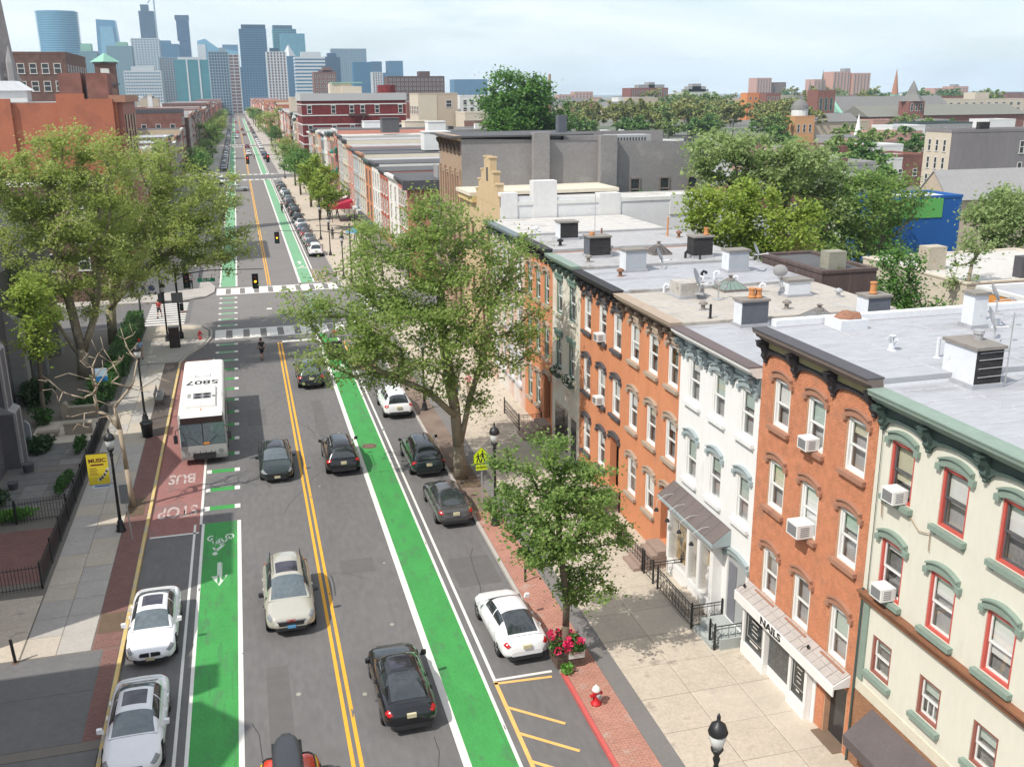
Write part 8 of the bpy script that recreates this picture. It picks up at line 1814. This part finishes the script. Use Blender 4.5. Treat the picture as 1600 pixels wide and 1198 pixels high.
for i in range(17):
    c = gs.choice((0, 7, 4, 2, 1, 3, 6)); h = gs.uniform(13.2, 15.6)
    terrace(1, y, y + 7.7, h, PAL[c], '%s house, %s past the oxblood corner building' % (PNM[c], nth[i]), 2, 3, 17.5, 16, gF); y += 7.8
far_r = 'house in the far hazy row on the right of the avenue'; far_l = 'house in the far hazy row on the left of the avenue'
for c0, c1 in ((452, 610), (624, 784), (797, 1010), (1010, 1240)):
    y = c0
    while y < c1 - 12:
        w_ = gs.uniform(9, 16); w_ = min(w_, c1 - y)
        terrace(1, y, y + w_, gs.uniform(13, 18), gs.choice(PAL[:5] + [PAL[7]]), far_r, 2 if y < 620 else 0, 3, 17.5, 20, 'far row houses on the right', gf=False, winw=1.6, winh=2)
        terrace(-1, y, y + w_, gs.uniform(13, 18), gs.choice((B_RED, B_BRN, PAL[0], PAL[7], B_BRN)), far_l, 2 if y < 620 else 0, 3, -13.5, 20, 'far row houses on the left', gf=False, winw=1.6, winh=2); y += w_
# left side
ob_ = thing('theatre', 'big terracotta walled building with shallow piers at the left, above the plane trees', 'building', (-26, 126, 0))
MB().box(-60, -13.2, 126, 142, -.05, 19.9).build('wall', B_ORG, ob_)
for a, b, h in ((-60, -24.4, 20.4), (-19.6, -16.6, 20.9), (-16.6, -13.6, 20.3)): MB().box(a, b, 125.6, 126.0, 0, h).build('pier', B_ORG, ob_)
MB().box(-13.2, -12.6, 126.3, 141, 3, 20.2).build('facade', SASHBR, ob_); MB().box(-14, -12.2, 125.8, 142.2, 19.9, 20.7).build('cornice', BROWNST, ob_)
for k in range(4): MB().box(-12.7, -12.5, 127.6 + k * 3.4, 129.2 + k * 3.4, 11, 18.5).build('window', PANED, ob_)
MB().box(-60, -13.4, 126.2, 141.8, 19.91, 20.0).build('roof', ROOFG, ob_)
wh_ = thing('roof_cabin', 'white gabled cabin on the terracotta building roof', 'cabin', (-26, 134, 20.0)); MB().box(-2.2, 2.2, -1.5, 1.5, 0, 1.3).build('wall', WHT, wh_, local=True); MB().prism([(-2.6, 1.3), (2.6, 1.3), (1.0, 2.4), (-1.6, 2.4)], 'y', -1.8, 1.8).build('roof', mat('white_spire', (.72, .73, .75)), wh_, local=True)
for xa, xb, lb in ((-20.4, -17.8, 'left'), (-17.2, -14.8, 'right')): tag(MB().box(xa, xb, 134, 138, 20.0, 23.3).build('brick_stack', B_RED, None, loc=(xa, 134, 20.7)), 'red brick stack behind the terracotta wall, ' + lb + ' of two', 'stack')
lo = block('low_building', 'lower building with a white roof and pale posts in front of the terracotta wall', -45, -14.2, 108.5, 15, 11.5, B_BRN, ROOFW, (3, 11, 10, 3, 1.2, 1.8))
bt = thing('bell_tower', 'dark square brick tower with a green pyramid roof', 'tower', (-21.2, 190, 0)); MB().box(-1.6, 1.6, 0, 3.2, 0, 26).build('wall', B_BRN, bt, local=True); MB().box(-.7, .7, -.05, 0, 23.3, 25.2).build('opening', FRW, bt, local=True); MB().box(-1.8, 1.8, -.2, 3.4, 22.5, 22.8).box(-1.8, 1.8, -.2, 3.4, 26, 26.3).build('band', SLATE, bt, local=True); MB().lathe([(2.5, 26.3), (.05, 27.8)], 0, 1.6, 4).build('roof', COPG, bt, local=True)
sp = thing('stone_spire', 'tall tapering stone spire cut off by the top left corner', 'spire', (-31.5, 150, 0)); MB().box(-4, 3.5, -3, 5, 0, 22.5).build('tower', GRY, sp, local=True); MB().lathe([(4.2, 22.5), (3.5, 24), (.15, 72)], 0, 1, 10, 0).build('spire', mat('carved_grey_stone', (.30, .27, .26), .9, ns=1.5, na=.35), sp, local=True)
for x in (-2.5, 0, 2.0, 3.6): MB().lathe([(.6, 22.5), (.55, 25), (.05, 27)], x, -2.6, 6).build('pinnacle', GRY, sp, local=True)
block('building', 'large brown brick building behind the terracotta one, at the left', -62, -33, 230, 30, 29, B_BRN, DKR, (21, 28, 12, 2, 1.4, 2), ('+x', 12, 28, 8, 4, 1.4, 2))
cb_ = block('corner_house', 'red brick corner house with a black cornice, left past the second crossing', -30, -14.2, 287, 16, 16.2, B_RED, ROOFG, (9, 15.6, 4, 1, 1.3, 2.2), ('+x', 4, 15.6, 4, 4, 1.1, 2.0), cornice=SLATE, par=.9)
tr_ = thing('roof_terrace', 'white railed roof terrace before the red corner house', 'terrace', (-21.5, 271, 0)); MB().box(-4.6, 4.6, 0, 8, 0, 11.2).build('wall', B_RED, tr_, local=True); MB().box(-4.8, 4.8, -.2, 8, 11.2, 11.5).box(-4.8, 4.8, -.2, 0, 11.5, 12.5).box(4.6, 4.8, 0, 8, 11.5, 12.5).build('railing', mat('white_railing', (.68, .68, .68), .6), tr_, local=True)
gl_ = 'row houses two blocks up, left side'; y = 303
for i in range(17):
    h = gs.uniform(14, 16.5); terrace(-1, y, y + 7.9, h, gs.choice((B_RED, B_BRN, PAL[0], PAL[8], B_RED)), 'brick house, %s past the red corner house on the left' % nth[i], 2, 4, -13.4, 20, gl_); y += 8
gl2 = 'row houses on the left, next block'; y = 143
for i in range(14):
    terrace(-1, y, y + 8.7, gs.uniform(11, 13.5), gs.choice((B_RED, B_BRN, PAL[0], PAL[3])), 'brick house, %s past the terracotta building on the left' % nth[i], 3, 3, -13.4, 20, gl2); y += 8.75
# roofs behind the avenue fronts, left and right
cw = lambda m: {B_RED: 'red brick ', B_BRN: 'brown brick ', CRM2: 'tan ', CRM: 'cream ', GRY: 'grey ', WHT: 'white ', PNK: 'pink brick '}[m]
lblL = 'flat roofed building in the crowded blocks left of the avenue'; lblR = 'flat roofed building in the crowded blocks right of the avenue'
for k in range(46):
    y = 310 + (k ** 1.35) * 5.2; x = -40 - gs.random() * (y * .16); w_ = gs.uniform(10, 22)
    wq = gs.choice((B_RED, B_BRN, CRM2, GRY, WHT)); t = block('building', cw(wq) + lblL, x - w_, x, y, gs.uniform(10, 18), gs.uniform(12, 19), wq, gs.choice((ROOFW, ROOFG, ROOFS)), (8, 12, 4, 1, 1.4, 1.8) if k < 20 else None, group='crowded blocks left of the avenue')
    for q in range(2): a = x - w_ * gs.random() * .8; addbox(t, 'roof_box', a - 3, a, y + 2, y + 6, 12, gs.uniform(19, 22), gs.choice((WHT, GRY, CRM)))
for k in range(60):
    y = 300 + (k ** 1.3) * 5; x = 50 + gs.random() ** 1.2 * max(10, y * .33 - 75); w_ = gs.uniform(12, 26)
    if abs(x - 65) < 26 and y < 360: continue
    wq = gs.choice((B_RED, B_BRN, CRM2, GRY, WHT, CRM)); t = block('building', cw(wq) + lblR, x, x + w_, y, gs.uniform(10, 18), gs.uniform(10.5, 16), wq, gs.choice((ROOFW, ROOFG, ROOFS, DKR)), (7, 11, 4, 1, 1.4, 1.8) if k < 24 else None, group='crowded blocks right of the avenue')
    for q in range(2): a = x + w_ * gs.random() * .8; addbox(t, 'roof_box', a, a + 3, y + 2, y + 5, 10, gs.uniform(15, 18), gs.choice((WHT, GRY, B_RED)))
lblF = 'low building on the hazy horizon beyond the park'
for k in range(120):
    y = 640 + gs.random() * 900; x = y * gs.uniform(.30, .88); w_ = gs.uniform(18, 50)
    wq = gs.choice((B_RED, B_BRN, CRM2, GRY, WHT, PNK)); block('building', cw(wq) + lblF, x, x + w_, y, gs.uniform(12, 26), gs.uniform(8, 16), wq, gs.choice((ROOFW, DKR, ROOFS)), None, group='low buildings on the horizon')
lblM = 'low house with a pale roof among the trees right of the park'
for k in range(26):
    y = 190 + gs.random() * 230; x = y * gs.uniform(.63, .86)
    if 205 < x < 262 and 290 < y < 385 or (110 < x < 155 and y < 176): continue
    wq = gs.choice((B_RED, CRM2, GRY, WHT, PNK)); block('house', cw(wq) + lblM, x, x + gs.uniform(9, 16), y, gs.uniform(9, 13), gs.uniform(5.5, 8), wq, gs.choice((ROOFW, ROOFS, ROOFG)), (1, 5, 3, 1, 1.1, 1.6), group='houses right of the park', cat='house')
# ---- towers on the skyline
def glass_mat(n, c, r=.35): return mat(n, c, r, ns=.012, na=.12, spec=.6)
TW_B = glass_mat('tower_blue_glass', (.05, .19, .32)); TW_L = glass_mat('tower_pale_glass', (.14, .33, .45)); TW_D = glass_mat('tower_dark_glass', (.015, .07, .15)); TW_T = glass_mat('tower_teal_glass', (.06, .25, .29)); TW_S = glass_mat('tower_slate', (.03, .085, .145), .6)
TW_W = mat('tower_pale_stone', (.50, .53, .55), .8, ns=.02, na=.05); TW_G = mat('tower_grey_stone', (.22, .30, .35), .8, ns=.02, na=.05); TW_M = mat('tower_brown_brick', (.17, .10, .09), .8, ns=.02, na=.08); TW_BB = mat('tower_blue_band', (.085, .185, .29), .5, ns=.02, na=.05)
def tower(label, x0, x1, y, d, h, gm, bm, nf, nm, bt=.35, mt=.22, tops=(), tilt=0., name='tower', out=.5):
    t = thing(name, label, 'tower', ((x0 + x1) / 2, y, 0), 0, 'towers on the skyline'); X0, X1 = x0 - t.location.x, x1 - t.location.x
    MB().box(X0, X1, 0, d, -.05, h).build('curtain_wall', gm, t, local=True)
    b = MB(); fh = h / nf
    for k in range(1, nf + 1): b.box(X0 - out, X1 + out, -out, d + out, k * fh - fh * bt, k * fh)
    if nf: b.build('floor_band', bm, t, local=True, kind='stuff')
    m = MB(); wd = (X1 - X0) / max(nm, 1)
    for k in range(nm + 1): x = X0 + wd * k; m.box(x - wd * mt / 2, x + wd * mt / 2, -out - .15, .1, 0, h - .1)
    sgn = 1 if X0 + t.location.x > 0 else -1; xs = X0 if sgn > 0 else X1
    for k in range(int(d / wd) + 1): m.box(xs - out - .15, xs + out + .15, k * wd - wd * mt / 2, k * wd + wd * mt / 2, 0, h - .1)
    if nm: m.build('mullions', bm, t, local=True, kind='stuff')
    for (a, b_, z0, z1, mm) in tops: MB().box(a - t.location.x, b_ - t.location.x, d * .15, d * .8, z0, z1).build('crown', mm, t, local=True)
    return t
cv = thing('tower', 'broad pale blue glass tower with a curved floor-banded front, leftmost on the skyline', 'tower', (-279, 1900, 0), 0, 'towers on the skyline')
def arcp(w_, bul, d, n=14): return [(-w_ + 2 * w_ * k / n, -bul * (1 - (2 * k / n - 1) ** 2)) for k in range(n + 1)] + [(w_, d), (-w_, d)]
MB().prism(arcp(30, 12, 26), 'z', 0, 160).build('curtain_wall', TW_B, cv, local=True); fb = MB()
for k in range(1, 44): fb.prism(arcp(30.4 + k * .05, 12.4, 26), 'z', k * 3.7 - 1.7, k * 3.7)
fb.build('floor_band', TW_L, cv, local=True, kind='stuff')
gm_ = thing('tower', 'blue glass tower with sloping shoulders and a framed crown, second from left', 'tower', (-276, 2600, 0), 0, 'towers on the skyline')
MB().prism([(-29, 0), (34, 0), (20, 192), (-21, 194)], 'y', 0, 40).build('curtain_wall', TW_B, gm_, local=True); MB().prism([(-18, 60), (22, 60), (14, 178), (-14, 178)], 'y', -2, 0).build('glazing', TW_L, gm_, local=True)
tower('teal tower with a green roof beside the framed crown tower', -223, -199, 1700, 30, 88, TW_T, TW_G, 26, 8, tops=[(-221, -206, 88, 99, COPG)])
tower('grey teal tower with a pale vertical edge, left of the gridded white tower', -162, -131, 1500, 30, 87, TW_T, TW_G, 28, 9, mt=.4, tops=[(-150, -136, 87, 92, COPG)])
tower('pale gridded tower with stepped right side in front of the dark pinnacle', -138, -101, 1600, 36, 102, TW_B, TW_W, 30, 9, .4, .35)
tower('dark blue pinnacle with a narrow top, second tallest on the left', -193, -162, 2500, 34, 206, TW_D, TW_S, 50, 6, tops=[(-189, -172, 206, 220, TW_S)])
cn = thing('crane', 'thin construction crane mast beside the dark blue pinnacle', 'crane', (-158, 2495, 0)); MB().tube([(0, 0, 0), (0, 0, 236)], 1.6, 4).build('mast', TW_G, cn, local=True); MB().tube([(-14, 0, 222), (10, 0, 250)], 1.2, 4).build('jib', TW_G, cn, local=True)
tower('wide mid blue block between the pinnacle and the stacked dark tower', -127, -87, 1900, 40, 108, TW_B, TW_BB, 30, 8, tops=[(-127, -100, 108, 114, TW_BB)])
tower('white banded hotel block low in front of the gridded tower', -124, -83, 1300, 24, 50, TW_B, TW_W, 14, 14, .5, .3, tops=[(-116, -90, 50, 55, TW_W)])
tower('grey brown apartment slab right of the white banded hotel', -86, -68, 1350, 24, 67, TW_M, TW_G, 22, 6, .3, .4)
tower('teal glass block with two pale vertical lines, in the middle of the skyline', -64, -24, 1250, 26, 61, TW_T, TW_T, 20, 0, tops=[(-60, -34, 61, 64, TW_W)]); 
for x in (-50, -36.5, -25): addbox(bpy.data.objects[[o.name for o in COL.objects if o.get('label', '').startswith('teal glass block')][0]], 'pilaster', x - .8, x + .8, 1249, 1250, 0, 61, TW_W)
s4 = thing('tower', 'slim dark blue tower of three shifted boxes', 'tower', (-87, 2200, 0), 0, 'towers on the skyline')
for a, b, c, d_ in ((-9, 13, 0, 70), (-11, 10, 70, 128), (-14, 10, 128, 168), (-16, 11, 168, 177)): MB().box(a, b, 0, 26, c, d_ - .3).build('box', TW_D if d_ < 170 else TW_S, s4, local=True)
sw = thing('tower', 'pale tower with a sail-like sloping roof beside the biggest slate tower', 'tower', (-22, 2000, 0), 0, 'towers on the skyline'); MB().prism([(-36, 0), (36, 0), (36, 100), (0, 106), (-22, 122), (-36, 118)], 'y', 0, 40).build('curtain_wall', TW_L, sw, local=True); MB().box(-36.5, -22, -1, 0, 0, 112).build('side', TW_W, sw, local=True); MB().box(8, 36, 4, 30, 100, 112).build('crown', TW_BB, sw, local=True)
tower('dark grey apartment tower with pale left edge in front of the sail roof', -23, -3, 1150, 22, 66, TW_S, TW_G, 22, 7, .25, .3, tops=[(-12, -5, 66, 70, TW_G)])
tower('narrow red brown block at the end of the avenue', -4, 9, 1300, 20, 69, TW_M, TW_W, 18, 2, .2, .1)
bgt = tower('broad slate blue tower with dark top band, biggest beside the avenue end', 14, 50, 1500, 34, 110, TW_S, TW_BB, 36, 12, .35, .3, tops=[(17, 50, 110, 116, TW_S)])
tower('wide lower slate block forming the base of the biggest tower', 0, 52, 1450, 30, 58, TW_S, TW_BB, 18, 14, .35, .3)
tower('teal tower with stepped dark top behind the biggest slate tower', 80, 122, 2000, 40, 140, TW_S, TW_T, 34, 8, tops=[(80, 116, 140, 147, TW_S)]); tower('lighter teal tower in front of the stepped dark top', 92, 136, 1980, 18, 131, TW_T, TW_L, 34, 10)
tower('brown tower with pale stripes and a dark cap right of the biggest one', 39, 60, 1200, 22, 68, TW_M, TW_W, 22, 6, .25, .45, tops=[(43, 53, 68, 72, TW_S)])
pt_ = tower('blue tower with a white pyramid top', 70, 90, 1500, 24, 74, TW_B, TW_BB, 20, 5); MB().lathe([(10, 74), (.1, 90)], 0, 12, 4).build('pyramid', TW_W, pt_, local=True)
tower('white and blue banded stepped office block, right of the pyramid top', 76, 112, 1300, 28, 66, TW_B, TW_W, 16, 0, .55, 0, tops=[(84, 108, 66, 72, TW_W)])
tower('dark blue tower behind the brown brick block', 146, 171, 1700, 30, 80, TW_D, TW_S, 26, 8, tops=[(152, 166, 80, 86, TW_D)])
tower('pale blue tower, left of the matching pair', 205, 240, 2200, 34, 114, TW_BB, TW_G, 36, 9, .3, .4); tower('pale blue tower, right of the matching pair', 241, 277, 2200, 34, 114, TW_BB, TW_G, 36, 9, .3, .4)
tower('blue slab in front of the matching pair', 182, 211, 1600, 26, 69, TW_BB, TW_B, 24, 10); tower('small dark blue tower behind the blue slab', 248, 267, 1900, 26, 79, TW_D, TW_BB, 24, 6); tower('low brown and white tower right of the blue slab', 197, 211, 1500, 20, 52, TW_M, TW_W, 16, 4, .3, .4)
tower('lone blue tower at the right end of the skyline', 279, 306, 1900, 30, 80, TW_B, TW_BB, 24, 4, .2, .2); tower('low blue block under the lone tower', 223, 254, 1600, 26, 53, TW_B, TW_BB, 16, 8)
for (a, b, y_, d_, h, m, lb, wn, top) in ((60, 77, 800, 18, 37, TW_M, 'brown brick block with a stepped top right of the white banded offices', (18, 36, 5, 5, 1.6, 1.8), [(67, 74, 4), (64, 76, 1.6)]), (124, 172, 850, 22, 34.5, mat('umber_brick', (.10, .055, .05), .85), 'long umber brick block with many pale windows', (16, 34, 14, 5, 1.7, 1.9), [(151, 160, 4.4)]), (276, 320, 1300, 30, 38, TW_BB, 'grey blue office block alone right of the umber one', None, [])):
    t = block('apartment_block', lb, a, b, y_, d_, h, m, DKR, wn)
    for (xa, xb, hh) in top: addbox(t, 'roof_cabin', xa, xb, y_ + 2, y_ + d_ * .6, h, h + hh, m)
# ---- the air
hzm = bpy.data.materials.new('haze'); hzm.use_nodes = True; ht = hzm.node_tree; ht.nodes.remove(ht.nodes['Principled BSDF'])
pv = ht.nodes.new('ShaderNodeVolumePrincipled'); pv.inputs['Color'].default_value = (.66, .83, 1.0, 1); pv.inputs['Density'].default_value = .000105; pv.inputs['Anisotropy'].default_value = .1
ht.links.new(pv.outputs[0], ht.nodes['Material Output'].inputs['Volume'])
hb = MB().box(-9100, 9100, -2100, 9100, -1.1, 262).build('haze', hzm, kind='stuff')
